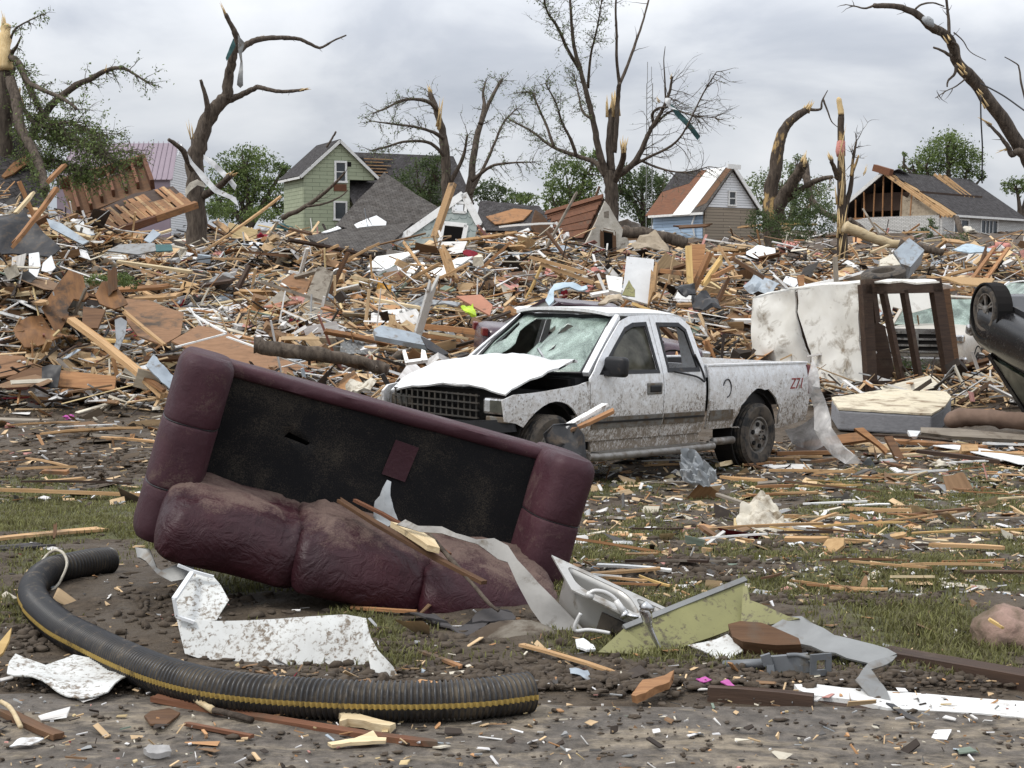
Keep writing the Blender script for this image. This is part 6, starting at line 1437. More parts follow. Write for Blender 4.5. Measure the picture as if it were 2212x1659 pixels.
# white vinyl trim standing on edge behind the pipe
M['vinyl_specked'] = pm('specked_white_vinyl', (.64, .65, .63), (.46, .455, .43), 5, (1, 1, 3), rough=.5, bump=.2, dirt=(.17, .135, .10), damt=.43, dscale=46, dsoft=.06, var=0)
VP = thing('vinyl_trim', 'long bent white vinyl trim with mud flecks standing between the pipe and the sofa', 'trim', tuple(gp(560, 1440)))
pl3 = [(400, 1440, 6.46), (820, 1445, 6.40), (405, 1345, 6.56)]
slab('trim_panel', M['vinyl_specked'], k20([(1130, 715), (1400, 722)]) + k21([(0, 718), (150, 712), (580, 682), (690, 700), (715, 790), (745, 860), (770, 1100), (620, 1090), (300, 1085), (0, 1070)]) + k20([(1400, 1000), (1180, 930)]), pl3, .006, VP, .02, 2.2, .06)
slab('trim_panel', M['vinyl_specked'], k21([(690, 700), (712, 702), (745, 830), (800, 915), (850, 968), (900, 1020), (938, 1112), (770, 1112), (735, 950), (705, 880)]), [(790, 1470, 6.24), (860, 1474, 6.20), (790, 1340, 6.36)], .006, VP, .03, 6, .03)
slab('folded_flap', M['vinyl_specked'], k20([(1112, 582), (1232, 405), (1362, 438), (1408, 492), (1460, 592), (1380, 715), (1235, 722), (1125, 690)]), [(385, 1345, 6.56), (480, 1345, 6.60), (410, 1235, 6.85)], .006, VP, .025, 4, .05)
for a, c in (((1110, 580), (1128, 690)), ((1112, 580), (1232, 403)), ((1125, 690), (1240, 730)), ((1135, 365), (1235, 405)), ((1232, 405), (1362, 440))):
    A, C = P(*K(2, 0, *a), 6.54 if a[1] > 560 else 6.78), P(*K(2, 0, *c), 6.54 if c[1] > 560 else 6.80); b = MB(); b.bar(A, C, .022, .012); put(b.build('folded_edge', M['vinyl_clean']), VP)
lay('vinyl_sheet', M['vinyl_specked'], k20([(45, 1065), (60, 1000), (100, 958), (290, 1002), (470, 924), (610, 950), (760, 990), (858, 1035), (780, 1125), (690, 1192), (530, 1214), (430, 1196), (270, 1122), (90, 1088)]), 'crumpled white vinyl sheet with mud flecks lying left of the pipe', 'sheet', .005, .03, 3.0, .02, .07, sp=.045)
for q, lb in (([(870, 260), (960, 270), (1000, 380), (1040, 420), (1140, 370), (1250, 390), (1240, 450), (1100, 480), (1020, 445), (980, 390), (930, 340), (880, 320)], 'bent white metal scrap sticking out from under the left arm of the sofa'),):
    lay('metal_scrap', M['grey_metal'], k20(q), lb, 'sheet metal', .005, .05, 4, .0, p3=[(300, 1245, 7.75), (420, 1262, 7.6), (300, 1175, 7.95)], sp=.05)
M['flash'] = pm('muddy_flashing', (.33, .32, .30), (.20, .19, .175), 4, rough=.6, metal=.2, dirt=(.10, .08, .055), damt=.43, dscale=9, var=0)
# grey flashing draped over the cushions and down to the sink
lay('metal_flashing', M['flash'], k21([(905, 100), (960, 65), (1045, 110), (1200, 120), (1290, 165), (1420, 205), (1530, 188), (1620, 240)]) + k22([(60, 330), (200, 490), (350, 640), (480, 770), (600, 870), (560, 905), (380, 860), (250, 790), (150, 650), (60, 480), (0, 350)]) + k21([(1560, 330), (1430, 235), (1330, 210), (1200, 165), (1060, 150)]),
    'long muddy strip of grey flashing draped over the sofa cushions down to the sink', 'flashing', .006, .035, 3.5, p3=[(900, 1130, 7.42), (1290, 1390, 6.95), (1080, 1130, 7.34)], sp=.05)
lay('rag', M['cloth_grey'], [(805, 1112), (812, 1085), (832, 1062), (840, 1042), (848, 1045), (846, 1075), (852, 1100), (862, 1128), (836, 1140), (812, 1132)], 'grey rag standing up between sofa deck and cushions', 'rag', .006, .05, 7, p3=[(805, 1140, 7.9), (865, 1140, 7.86), (825, 1045, 8.02)], sp=.03)
for a, c, w, h, mt, lb, ct in ((((530, -60), 7.86), ((1470, 478), 7.1), .035, .018, 'brown', 'long thin brown lath lying across the sofa cushions', 'lath'),
                             (((640, -50), 7.9), ((1250, 300), 7.35), .022, .015, 'redwood', 'short thin reddish lath on the sofa cushions beside a longer one', 'lath'),
                             (((895, 90), 7.62), ((1200, 285), 7.25), .075, .03, 'pale', 'splintered pale wood piece lying on the sofa cushions', 'splinter')):
    beam('lath' if ct == 'lath' else 'splinter', M[mt], gpd(*K(2, 1, *a[0]), a[1]), gpd(*K(2, 1, *c[0]), c[1]), w, h, lb, ct)
b = MB(); b.tube(cat_rom([gpd(*K(2, 1, 1120, 170), 7.5), gpd(*K(2, 1, 1250, 320), 7.3), gpd(*K(2, 1, 1400, 490), 7.12), gpd(*K(2, 1, 1500, 610), 7.0), gpd(*K(2, 1, 1562, 655), 6.95)], 4), [.012] * 8 + [.010] * 5 + [.008] * 4, 6, rough=.3); tag(b.build('twig', M['bark'], smooth=True), 'bare twig hanging over the right end of the sofa cushions', 'twig')
# sink
M['steel'] = pm('muddy_stainless_steel', (.52, .51, .48), (.36, .35, .33), 3, rough=.42, metal=.55, dirt=(.20, .165, .125), damt=.40, dscale=8, var=0)
SK = thing('kitchen_sink', 'double bowl steel kitchen sink tipped up against the yellow panel', 'sink', tuple(gp(1280, 1385)))
Mx = frame_px([(1238, 1276, 7.00), (1400, 1352, 6.86), (1195, 1202, 7.32)])
Wd = Vector(on_plane(Mx, 1195, 1202)); Ln = .80; Ww = Wd.y
def sput(mb, nm, mat, par=SK, smooth=False):
    o = mb.build(nm, mat, None, smooth=smooth, ang=40); o.parent = par
    base = Matrix.LocRotScale(SK.location, SK.rotation_euler, None).inverted() @ Mx
    o.matrix_local = base if par is SK else Matrix(); return o
def rrect(x0, y0, x1, y1, r_, n=5):
    out = []
    for cx_, cy_, a0 in ((x1 - r_, y0 + r_, -90), (x1 - r_, y1 - r_, 0), (x0 + r_, y1 - r_, 90), (x0 + r_, y0 + r_, 180)):
        for i in range(n + 1): a = rad(a0 + 90 * i / n); out.append((cx_ + r_ * math.cos(a), cy_ + r_ * math.sin(a)))
    return out
bw = [rrect(.05, .06, .385, Ww - .035, .05), rrect(.415, .06, .75, Ww - .035, .05)]
SKW = Wd.x / Ww
b = MB(); b.surf([(-.01 , -.005), (Ln, -.005), (Ln, Ww), (-.01, Ww)], bw, .05, .008, lambda u, v: (u + SKW * v, v, 0)); sput(b, 'rim', M['steel'])
for k_, q in enumerate(bw):
    b = MB(); rings = []; cxq = sum(p[0] for p in q) / len(q); cyq = sum(p[1] for p in q) / len(q)
    for dz, sc in ((0, 1), (-.03, .985), (-.13, .95), (-.165, .92), (-.178, .84)): rings.append([(cxq + (p[0] - cxq) * sc + SKW * p[1], cyq + (p[1] - cyq) * sc, dz) for p in q])
    n = len(q); vs = [p for r_ in rings for p in r_]; b.add(vs, [(i * n + j, i * n + (j + 1) % n, (i + 1) * n + (j + 1) % n, (i + 1) * n + j) for i in range(len(rings) - 1) for j in range(n)] + [tuple(range((len(rings) - 1) * n, len(rings) * n))])
    o = sput(b, 'bowl', M['steel'], smooth=True); mm = o.modifiers.new('s', 'SOLIDIFY'); mm.thickness = .006; mm.offset = -1
b = MB(); b.box((.045 , .12, -.085), (.006, .07, .07)); b.box((.23, .048, -.10), (.16, .012, .085)); b.box((.58, .05, -.10), (.15, .012, .09))
for q in b.split(.001): sput(q, 'pad', M['rubber'])
M['satin'] = pm('satin_white_metal', (.66, .65, .63), (.5, .49, .47), 5, rough=.35, metal=.3, dirt=(.25, .21, .16), damt=.3, var=0)
b = MB(); D7 = 6.93; tp = lambda L_, d0=D7: [P(*K(2, 2, *q), d0) for q in L_]
b.tube(cat_rom(tp([(515, 555), (545, 532), (600, 534), (650, 556), (690, 592), (712, 640)]), 5), .011, 8); b.tube(tp([(500, 545), (520, 560), (545, 570)]), .016, 8)
FA = tag(b.build('sink_sprayer', M['satin'], smooth=True), 'white hose and spray head lying over the near rim of the sink', 'sprayer')
b = MB(); b.tube(tp([(690, 590), (720, 640), (745, 672)], D7 - .02), [.014, .017, .02], 10); o = b.build('spray_head', M['satin'], FA, smooth=True)
b = MB(); b.tube(tp([(730, 672), (752, 690)], D7 - .03), .022, 12); b.bar(P(*K(2, 2, 760, 680), D7 - .04), P(*K(2, 2, 835, 700), D7 - .05), .02, .015); b.build('valve', M['chrome'], FA, smooth=True)
b = MB(); b.tube(cat_rom(tp([(465, 672), (440, 720), (424, 765), (440, 785), (510, 778), (600, 790), (650, 800)], 6.8), 4), .009, 8); tag(b.build('supply_tube', M['satin'], smooth=True), 'bent white supply tube hooked below the sink bowl', 'tube')
b = MB(); b.tube(cat_rom(tp([(868, 640), (885, 690), (895, 740), (920, 800), (960, 880), (1000, 950), (1026, 984)], 6.62), 4), [.022, .026, .027, .026, .026, .025, .024, .024, .020, .017, .016, .015, .014, .013, .012, .011, .010, .009, .008, .007, .006, .005, .004, .003, .002], 10)
fo = tag(b.build('faucet', M['chrome'], smooth=True), 'chrome faucet with long tapering spout hanging over the yellow panel', 'faucet')
b = MB(); b.tube(tp([(850, 650), (880, 632), (925, 655)], 6.62), [.02, .028, .018], 10); b.build('handle', M['chrome'], fo, smooth=True)
# yellow-green metal panel, its folded flap and end
M['chartreuse'] = pm('yellow_green_enamel', (.25, .24, .10), (.165, .16, .07), 3, rough=.55, dirt=(.09, .075, .045), damt=.40, dscale=34, dsoft=.05, var=0)
YP = thing('enamelled_sheet', 'bent yellow green enamelled metal panel leaning beside the sink', 'panel', tuple(gp(1480, 1415)))
pl3 = [(1420, 1415, 6.62), (1602, 1352, 6.85), (1352, 1360, 6.70)]
slab('panel_face', M['chartreuse'], k22([(735, 778), (1510, 468), (1505, 520), (1488, 755), (1280, 835), (1120, 890), (950, 946)]), pl3, .012, YP, .012, 3, .06)
slab('panel_flap', M['chartreuse'], k22([(735, 778), (950, 946), (800, 940), (690, 935), (570, 930)]), [(1290, 1412, 6.50), (1418, 1417, 6.60), (1346, 1361, 6.69)], .012, YP, .006, 3, .06)
slab('panel_end', M['chartreuse'], k22([(1488, 755), (1505, 510), (1530, 500), (1545, 590), (1620, 615)]) + k23([(165, 690), (240, 706), (60, 745)]) + k22([(1540, 750)]), [(1601, 1353, 6.84), (1720, 1345, 6.7), (1610, 1275, 6.95)], .010, YP, .012, 4, .05)
trim('folded_edge', K(2, 2, 735, 775), K(2, 2, 1510, 466), .025, pl3, YP, M['grey_metal'], .012, .016)
lay('metal_scrap', M['vinyl_specked'], k22([(1150, 890), (1250, 860), (1400, 800), (1500, 900), (1370, 1005), (1330, 980), (1290, 930)]), 'white painted scrap tucked under the yellow panel', 'scrap', .006, .02, 5, p3=[(1490, 1430, 6.5), (1600, 1430, 6.45), (1490, 1385, 6.62)], sp=.04)
# grey twisted strip right of the panel
lay('twisted_strip', M['grey_metal'], k23([(60, 748), (160, 700), (255, 712), (330, 760), (460, 835), (640, 880), (800, 900), (862, 940), (760, 985), (680, 1008), (540, 985), (400, 950), (230, 875), (110, 800)]), 'wide grey metal strip running right from the yellow panel', 'metal strip', .008, .03, 3, p3=[(1690, 1400, 6.52), (1930, 1430, 6.32), (1740, 1340, 6.72)], sp=.05)
lay('twisted_strip', M['grey_metal'], k23([(862, 940), (835, 975), (760, 1030), (700, 1050), (770, 1130), (800, 1190), (830, 1262), (790, 1270), (690, 1220), (600, 1135), (640, 1050), (680, 1005)]), 'curled end of metal strip standing on the white board', 'metal strip', .006, .02, 6, p3=[(1850, 1500, 5.9), (1930, 1520, 5.80), (1880, 1415, 6.12)], sp=.03)
lay('metal_spike', M['dark_metal'], k23([(790, 1250), (840, 1258), (960, 1335), (1165, 1446), (1120, 1440), (930, 1350)]), 'pointed dark metal strip reaching down onto the concrete', 'metal strip', .006, .004, 6, p3=[(1910, 1525, 5.72), (2040, 1587, 5.42), (1930, 1520, 5.76)])
# boards on the right foreground
lay('white_board', M['white_wood'], k23([(205, 1148), (330, 1145), (520, 1170), (1000, 1205), (1400, 1240), (1760, 1262), (1760, 1372), (1400, 1335), (800, 1300), (600, 1250), (300, 1215), (230, 1180)]), 'long white painted board with peeled mud stained edge, at the lower right', 'board', .03, 0, p3=[(1740, 1515, 5.84), (2240, 1560, 5.57), (1740, 1485, 6.03)])
lay('dark_plank', M['dark_wood'], k23([(270, 1205), (600, 1258), (800, 1305), (1400, 1345), (1760, 1380), (1760, 1395), (1100, 1345), (800, 1330), (420, 1275), (290, 1230)]), 'dark edge plank lying under the long white board', 'plank', .03, 0, p3=[(1740, 1530, 5.81), (2240, 1568, 5.57), (1740, 1500, 6.0)])
A, B = P(*K(2, 3, 770, 965), 6.55), P(*K(2, 3, 1800, 1150), 6.0); beam('timber_beam', M['dark_wood'], A, B, .12, .10, 'thick brown timber beam running out of the right edge', 'beam', jag=False)
A, B = P(*K(2, 2, 1278, 1218), 5.88), P(*K(2, 3, 330, 1275), 5.76); beam('dark_plank', M['dark_wood'], A, B, .05, .10, 'dark plank on edge below the steel bracket', 'plank', jag=False)
A, B = P(*K(2, 2, 1080, 1290), 5.78), P(*K(2, 2, 1520, 1300), 5.76); beam('lath', M['redwood'], A, B, .05, .02, 'reddish lath lying flat at the edge of the concrete', 'lath')
lay('broken_timber', M['brown'], k22([(1410, 780), (1490, 760), (1620, 770)]) + k23([(60, 790), (240, 870), (255, 910), (100, 915), (0, 905)]) + k22([(1500, 890), (1440, 860)]), 'broken brown timber under the grey metal strip', 'timber', .07, 0, p3=[(1580, 1400, 6.55), (1730, 1405, 6.45), (1590, 1360, 6.65)])
# steel bracket
BR = thing('steel_bracket', 'grey painted steel bracket with tube and bent plates below the metal strip', 'bracket', tuple(gp(1680, 1470)))
M['grey_paint'] = pm('grey_painted_steel', (.17, .18, .19), (.11, .115, .12), 5, rough=.5, metal=.2, dirt=(.12, .1, .07), damt=.35, dscale=10, var=0)
b = MB(); b.tube([P(*K(2, 2, 1375, 1005), 6.35), P(*K(2, 3, 60, 990), 6.28)], .021, 12); put(b.build('tube', M['grey_paint'], smooth=True), BR)
b = MB(); b.bar(P(*K(2, 3, 40, 1005), 6.24), P(*K(2, 3, 300, 985), 6.2), .03, .075); b.bar(P(*K(2, 3, 50, 1000), 6.22), P(*K(2, 3, 65, 1120), 6.2), .02, .03, up=(1, 0, 0)); b.bar(P(*K(2, 3, 20, 935), 6.22), P(*K(2, 3, 40, 1000), 6.22), .02, .04, up=(1, 0, 0)); b.bar(P(*K(2, 3, 270, 990), 6.2), P(*K(2, 3, 300, 1065), 6.2), .02, .05, up=(1, 0, 0)); put(b.build('plate', M['grey_paint']), BR)
b = MB(); b.surf([(-.045, -.045), (.045, -.045), (.045, .045), (-.045, .045)], [[(-.02, -.02), (.02, -.02), (.02, .02), (-.02, .02)]], .03, .012, lambda u, v: tuple(P(*K(2, 3, 375, 1000), 6.18) + Vector((u, .3 * u, v)))); put(b.build('end_plate', M['grey_paint']), BR)
b = MB(); b.tube(cat_rom([P(*K(2, 3, 160, 940), 6.2), P(*K(2, 3, 230, 938), 6.2), P(*K(2, 3, 300, 955), 6.18), P(*K(2, 3, 350, 970), 6.18)], 4), .009, 8); put(b.build('rod', M['grey_paint'], smooth=True), BR)
# boulder with splinters on it, concrete lump behind the flashing
M['boulder'] = pm('pink_granite', (.33, .22, .18), (.19, .13, .10), 9, rough=.9, bump=.6, dirt=(.12, .09, .06), damt=.46, dscale=3.2, dsoft=.06, var=0, bdist=.02)
def rock(name, mat, c, s, label, cat, seed, sub=4):
    import bmesh
    bm = bmesh.new(); bmesh.ops.create_icosphere(bm, subdivisions=sub, radius=1)
    for v in bm.verts:
        q = v.co.normalized(); k_ = 1 + .22 * fbm(q.x * 1.1 + seed, q.y * 1.1, q.z * 1.1, 4) + .06 * nse(q.x * 4, q.y * 4, q.z * 4 + seed); v.co = Vector((q.x * s[0] * k_, q.y * s[1] * k_, max(-.75, q.z) * s[2] * k_))
    me = bpy.data.meshes.new(name); bm.to_mesh(me); bm.free(); me.materials.append(mat); me.polygons.foreach_set('use_smooth', [True] * len(me.polygons)); o = bpy.data.objects.new(name, me); COL.objects.link(o); o.location = c; return tag(o, label, cat)
c = P(2178, 1368, 6.85); rock('boulder', M['boulder'], c, (.155, .15, .125), 'rounded pinkish boulder on the grass at the right edge', 'boulder', 3.3)
beam('splinter', M['yellow'], P(*K(2, 3, 1420, 690), 6.69), P(*K(2, 3, 1550, 770), 6.66), .03, .012, 'yellow splinter stuck on the face of the boulder', 'splinter')
c = P(1110, 1378, 6.98); rock('concrete_lump', M['concrete'], c, (.20, .12, .075), 'muddy lump of concrete between the sofa cushions and the sink', 'rubble lump', 8.1)
lay('roofing_scrap', M['shingle_dark'], k21([(960, 690), (1080, 680), (1300, 760), (1420, 700), (1560, 660), (1620, 655)]) + k22([(50, 700), (40, 740), (0, 745)]) + k21([(1500, 730), (1380, 800), (1250, 760), (1060, 730)]), 'torn dark roofing scraps lying below the sofa cushions', 'roofing', .008, .03, 5, .01, .03, sp=.05)
lay('plaster_scrap', M['vinyl_clean'], k22([(430, 850), (480, 838), (545, 880), (560, 912), (500, 920), (440, 890)]), 'small white plaster scrap at the foot of the flashing', 'plaster', .01, .01, 6, .02, .02)
# wood on the concrete in front
for a, c, w, h, mt, nm, lb in (((975, 1225), (1640, 1295), .05, .018, 'redwood', 'plank', ''),): pass
A, B = gp(332, 1516, .012), gp(955, 1618, .012); beam('plank', M['redwood'], A, B, .045, .02, 'long reddish plank lying on the concrete in front of the pipe', 'plank')
A, B = gp(0, 1540, .012), gp(132, 1602, .012); beam('plank', M['brown'], A, B, .05, .02, 'short brown plank on the concrete at the lower left corner', 'plank')
A, B = gp(400, 1570, .008), gp(545, 1598, .008); beam('lath', M['redwood'], A, B, .022, .012, 'thin reddish lath on the concrete below the long plank', 'lath')
b = MB(); b.tube(cat_rom([gp(370, 1508, .035), gp(400, 1518, .035), gp(432, 1536, .03), gp(462, 1548, .02)], 4), [.011] * 6 + [.012] * 5 + [.014] * 2, 7, rough=.2); o = tag(b.build('branch', M['pale'], smooth=True), 'peeled cream branch with bark end lying on the reddish plank', 'branch')
b = MB(); b.tube(cat_rom([gp(462, 1548, .02), gp(500, 1556, .018), gp(545, 1566, .014)], 4), .012, 7, rough=.3); tag(b.build('branch', M['bark'], smooth=True), 'dark bark covered branch end beside the peeled cream branch', 'branch')
lay('split_wood', M['pale'], k21([(530, 1312), (620, 1322), (700, 1350), (860, 1385), (905, 1400), (870, 1415), (700, 1385), (600, 1375), (545, 1392), (560, 1355)]), 'split pale branch with jagged end on the concrete before the pipe', 'branch', .03, .004, 8, .02, .02)
lay('split_wood', M['pale'], k21([(470, 1505), (640, 1485), (760, 1435), (790, 1475), (845, 1480), (840, 1500), (700, 1510), (500, 1520)]), 'splintered pale wood scrap in the mud at the bottom centre', 'splinter', .012, .006, 8, .012, .01)
lay('bark_scrap', M['brown'], k20([(920, 1330), (960, 1295), (1080, 1285), (1150, 1310), (1060, 1390), (960, 1390)]), 'flat brown scrap of roofing on the concrete left of the cream branch', 'roofing', .008, .006, 6, .008, .0)
lay('metal_scrap', M['vinyl_clean'], k20([(60, 1515), (130, 1478), (280, 1472), (250, 1500), (190, 1525)]), 'crumpled foil scrap on the concrete at the lower left', 'scrap', .004, .014, 9, .012, .02)
b = MB(); b.tube(cat_rom([gp(3, 1535, .03), gp(25, 1560, .045), gp(45, 1588, .025)], 4), .009, 7, rough=.2); tag(b.build('branch', M['pale'], smooth=True), 'short peeled white stick at the lower left corner', 'stick')
lay('plastic_bottle', M['plastic_film'], k20([(915, 1555), (950, 1538), (1080, 1545), (1090, 1580), (960, 1588)]), 'flattened clear plastic bottle in the mud at the bottom edge', 'bottle', .02, .012, 10, .012, .01)
# left: planks by the far end of the pipe
A, B = gp(-60, 1178, .02), gp(226, 1152, .02); beam('plank', M['tan'], A, B, .10, .02, 'tan plank lying in the grass behind the pipe end', 'plank')
A, B = gp(-60, 1196, .015), gp(115, 1182, .015); beam('shingle_strip', M['shingle_dark'], A, B, .14, .012, 'dark roofing strip in the grass beside the tan plank', 'roofing')
A, B = P(118, 1165, 8.9), P(120, 1128, 9.0); beam('stake', M['brown'], A, B, .02, .015, 'thin brown stake standing in the grass behind the pipe', 'stake')
lay('splinter', M['yellow'], k20([(0, 945), (0, 860), (75, 770), (60, 850), (20, 930)]), 'yellow splinter poking in at the left edge by the pipe', 'splinter', .012, 0, p3=[(0, 1410, 6.3), (40, 1410, 6.3), (0, 1340, 6.5)])
for q, lb in (((1410, 1480), 'lower of two magenta plastic scraps in the weeds'), ):
    lay('plastic_scrap', M['magenta'], k22([(1200, 1095), (1260, 1085), (1300, 1105), (1250, 1120)]), 'left magenta plastic scrap in the weeds below the bracket', 'plastic', .004, .01, 9, .02, .02)
    lay('plastic_scrap', M['magenta'], k22([(1355, 1105), (1400, 1095), (1450, 1140), (1430, 1160), (1390, 1125)]), 'right magenta plastic scrap in the weeds below the bracket', 'plastic', .004, .01, 9, .02, .02)
lay('wood_chunk', M['orange'], k22([(790, 1220), (860, 1130), (1000, 1090), (1060, 1060), (1030, 1140), (940, 1180), (880, 1215), (820, 1232)]), 'splintered orange wood chunk in the mud right of the pipe end', 'wood', .03, .01, 7, .03, .05)
lay('glass_scrap', M['blue_grey'], k22([(390, 1030), (450, 1020), (520, 1060), (530, 1100), (460, 1080), (400, 1075)]), 'pale blue crumpled scrap in the mud right of the pipe end', 'scrap', .004, .02, 12, .02, .02)
A, B = gp(1125, 1405, .02), gp(1330, 1462, .015); beam('lath', M['tan'], A, B, .03, .012, 'tan lath in the mud in front of the sink', 'lath')
A, B = gp(905, 1413, .02), gp(1000, 1450, .015); beam('lath', M['orange'], A, B, .025, .012, 'short orange lath in the grass behind the pipe', 'lath')
A, B = gp(755, 1322, .02), gp(900, 1330, .02); beam('lath', M['orange'], A, B, .03, .014, 'orange lath under the front of the sofa cushions', 'lath')

# ------------------------------------------------------------------ box trailer, tyre, mattress and things round the pickup
BX = thing('box_trailer', 'wrecked white box trailer body, its open end a rusty frame', 'trailer', tuple(P(1850, 845, 27.6)))
k13 = lambda L_: [K(1, 3, *q) for q in L_]
skin = [(1870, 845, 27.2), (1725, 835, 28.6), (1870, 615, 27.4)]
slab('side_skin', M['box_white'], k13([(240, 235), (430, 205), (665, 195), (650, 240), (640, 400), (640, 560), (660, 740), (690, 830), (590, 850), (520, 880), (430, 890), (330, 760), (325, 640), (280, 500), (240, 380)]), skin, .03, BX, .07, 1.1, .1)
slab('side_skin', M['box_white'], k13([(235, 215), (232, 380), (270, 540), (330, 700), (345, 900), (200, 900), (100, 780), (-40, 660), (-60, 420), (-50, 290), (60, 255)]), [(q[0], q[1], q[2] + .5) for q in skin], .03, BX, .12, 1.2, .1)
slab('inner_wall', M['dark_wood'], k13([(232, 230), (330, 300), (330, 700), (250, 650), (225, 400)]), [(q[0], q[1], q[2] + .75) for q in skin], .03, BX)
fr = [(1880, 845, 27.1), (2062, 835, 28.3), (1880, 612, 27.3)]
for nm, a, b_, w in (('frame_post', (672, 200), (710, 860), .24), ('frame_post', (1130, 195), (1235, 850), .26), ('frame_rail', (660, 215), (1160, 205), .26), ('frame_rail', (680, 868), (1290, 850), .2), ('frame_bar', (790, 245), (915, 840), .09), ('frame_bar', (925, 235), (1030, 835), .10), ('frame_bar', (720, 250), (745, 450), .12)):
    trim(nm, K(1, 3, *a), K(1, 3, *b_), w, fr, BX, M['dark_wood'], .0, .12)
trim('frame_post', K(1, 3, 1190, 230), K(1, 3, 1270, 830), .2, [(q[0], q[1], q[2] + .3) for q in fr], BX, M['brown'], 0, .1)
slab('inner_lining', M['dark_wood'], k13([(720, 430), (800, 470), (870, 800), (760, 830), (735, 600)]), [(q[0], q[1], q[2] + .5) for q in fr], .03, BX)
slab('roof_skin', M['box_white'], k13([(-50, 290), (60, 250), (240, 225), (660, 190), (1160, 188), (1120, 172), (640, 178), (300, 205)]), [(1640, 635, 28.9), (1870, 612, 27.6), (1760, 612, 30.5)], .03, BX, .03, 1, .3)
slab('far_skin', M['box_white'], k13([(720, 240), (1110, 235), (1120, 350), (980, 390), (850, 350), (830, 450), (720, 300)]), [(1880, 700, 30.6), (2020, 700, 30.6), (1880, 630, 30.8)], .03, BX, .06, .9, .25)
b = MB(); b.lathe([(.20, -.10), (.22, -.125), (.36, -.125), (.405, -.09), (.41, -.04), (.40, 0), (.41, .04), (.405, .09), (.36, .125), (.22, .125), (.20, .10), (.20, -.10)], axis='Z', seg=40)
o = b.build('tyre', M['rubber'], smooth=True, ang=40); o.location = P(1909, 598, 28.4); o.rotation_euler = (rad(12), rad(-9), 0); tag(o, 'black tyre lying on top of the box trailer', 'tyre')
MT = thing('mattress', 'stained cream mattress with grey quilted border lying behind the pickup', 'mattress', tuple(P(1910, 925, 23.0)))
mp = [(1806, 888, 22.6), (2013, 899, 22.2), (1830, 864, 24.0)]; out = k13([(455, 955), (760, 900), (1010, 895), (1205, 912), (1238, 945), (1190, 1010), (1112, 1056), (800, 1040), (500, 1020)])
o = slab('border', M['grey_metal'], out, mp, .30, MT, lift=-.15); mod_bevel(o, .03)
M['mattress'] = pm('stained_cream_ticking', (.70, .64, .50), (.52, .45, .32), 3, rough=.95, bump=.5, dirt=(.20, .14, .085), damt=.42, dscale=3, dsoft=.1, var=0)
slab('top_panel', M['mattress'], out, mp, .03, MT, .02, 2.0, .15, lift=.015)
o.data.materials[0] = pm('grey_quilted_border', (.27, .27, .28), (.17, .17, .18), 14, (1, 1, 3), rough=.9, dirt=MUD, damt=.3, var=0)
b = MB(); b.tube(cat_rom([P(2043, 915, 21.6), P(2075, 903, 21.6), P(2130, 902, 21.4), P(2185, 908, 21.2), P(2260, 912, 21)], 5), [.05, .08, .11, .12, .13, .13, .12, .12, .12, .11, .11, .115, .12, .125, .12, .12, .12, .12, .12, .12, .12], 14, rough=.25); M['duvet'] = pm('brown_bedding', (.20, .135, .10), (.12, .08, .06), 5, rough=.95, bump=.6, var=0); tag(b.build('bedding_roll', M['duvet'], smooth=True), 'rolled brown bedding lying right of the mattress', 'bedding')
# torn plastic film at the tailgate
o = slab('plastic_film', M['plastic_film'], [(1757, 775), (1768, 800), (1784, 880), (1800, 925), (1822, 962), (1850, 985), (1862, 1000), (1828, 1003), (1800, 985), (1780, 960), (1762, 930), (1752, 880), (1750, 820)], [(1755, 1000, 18.6), (1860, 1003, 18.2), (1757, 775, 19.0)], .01, None, .12, 2.2, .12); tag(o, 'torn clear plastic film trailing from the tail of the pickup', 'plastic film')
o = slab('plastic_film', M['plastic_film'], [(1697, 930), (1740, 915), (1764, 900), (1790, 960), (1760, 975), (1715, 962)], [(1700, 975, 19.6), (1790, 975, 19.2), (1700, 900, 19.8)], .01, None, .08, 2.2, .12); tag(o, 'low sheet of plastic film under the tail of the pickup', 'plastic film')
# debris at the front wheel
for q, mt, lb in ((((1218, 925), (1312, 872), 14.6), 'white_wood', 'white splintered board leaning on the front wheel of the pickup'), (((1232, 932), (1340, 880), 14.5), 'orange', 'orange splintered board below the white one at the front wheel')):
    beam('board', M[mt], P(q[0][0], q[0][1], q[2]), P(q[1][0], q[1][1], q[2] + .25), .10, .03, lb, 'board', 'boards leaning on the pickup wheel')
o = slab('fender_liner', M['black'], [(1172, 935), (1195, 915), (1240, 910), (1262, 940), (1266, 1000), (1240, 1010), (1225, 985), (1205, 975), (1185, 980)], [(1172, 1005, 14.4), (1266, 1005, 14.3), (1172, 910, 14.6)], .02, None, .12, 3, .07); tag(o, 'crumpled black plastic liner hanging by the front wheel of the pickup', 'liner')
o = slab('crumpled_sheet', M['cloth_grey'], [(1468, 1020), (1478, 985), (1496, 970), (1512, 985), (1530, 1010), (1550, 1020), (1552, 1040), (1520, 1052), (1480, 1045)], [(1465, 1050, 14.6), (1555, 1050, 14.4), (1470, 970, 14.9)], .01, None, .16, 9, .022); tag(o, 'crumpled grey sheet on the grass below the pickup running board', 'sheet')
o = slab('cloth_heap', M['cloth_white'], [(1590, 1128), (1600, 1105), (1625, 1085), (1650, 1075), (1680, 1090), (1694, 1120), (1690, 1160), (1650, 1168), (1612, 1160)], [(1590, 1170, 11.3), (1695, 1170, 11.2), (1600, 1080, 11.9)], .01, None, .10, 5.5, .02); tag(o, 'muddy cream cloth heap in the litter right of the sofa', 'cloth')
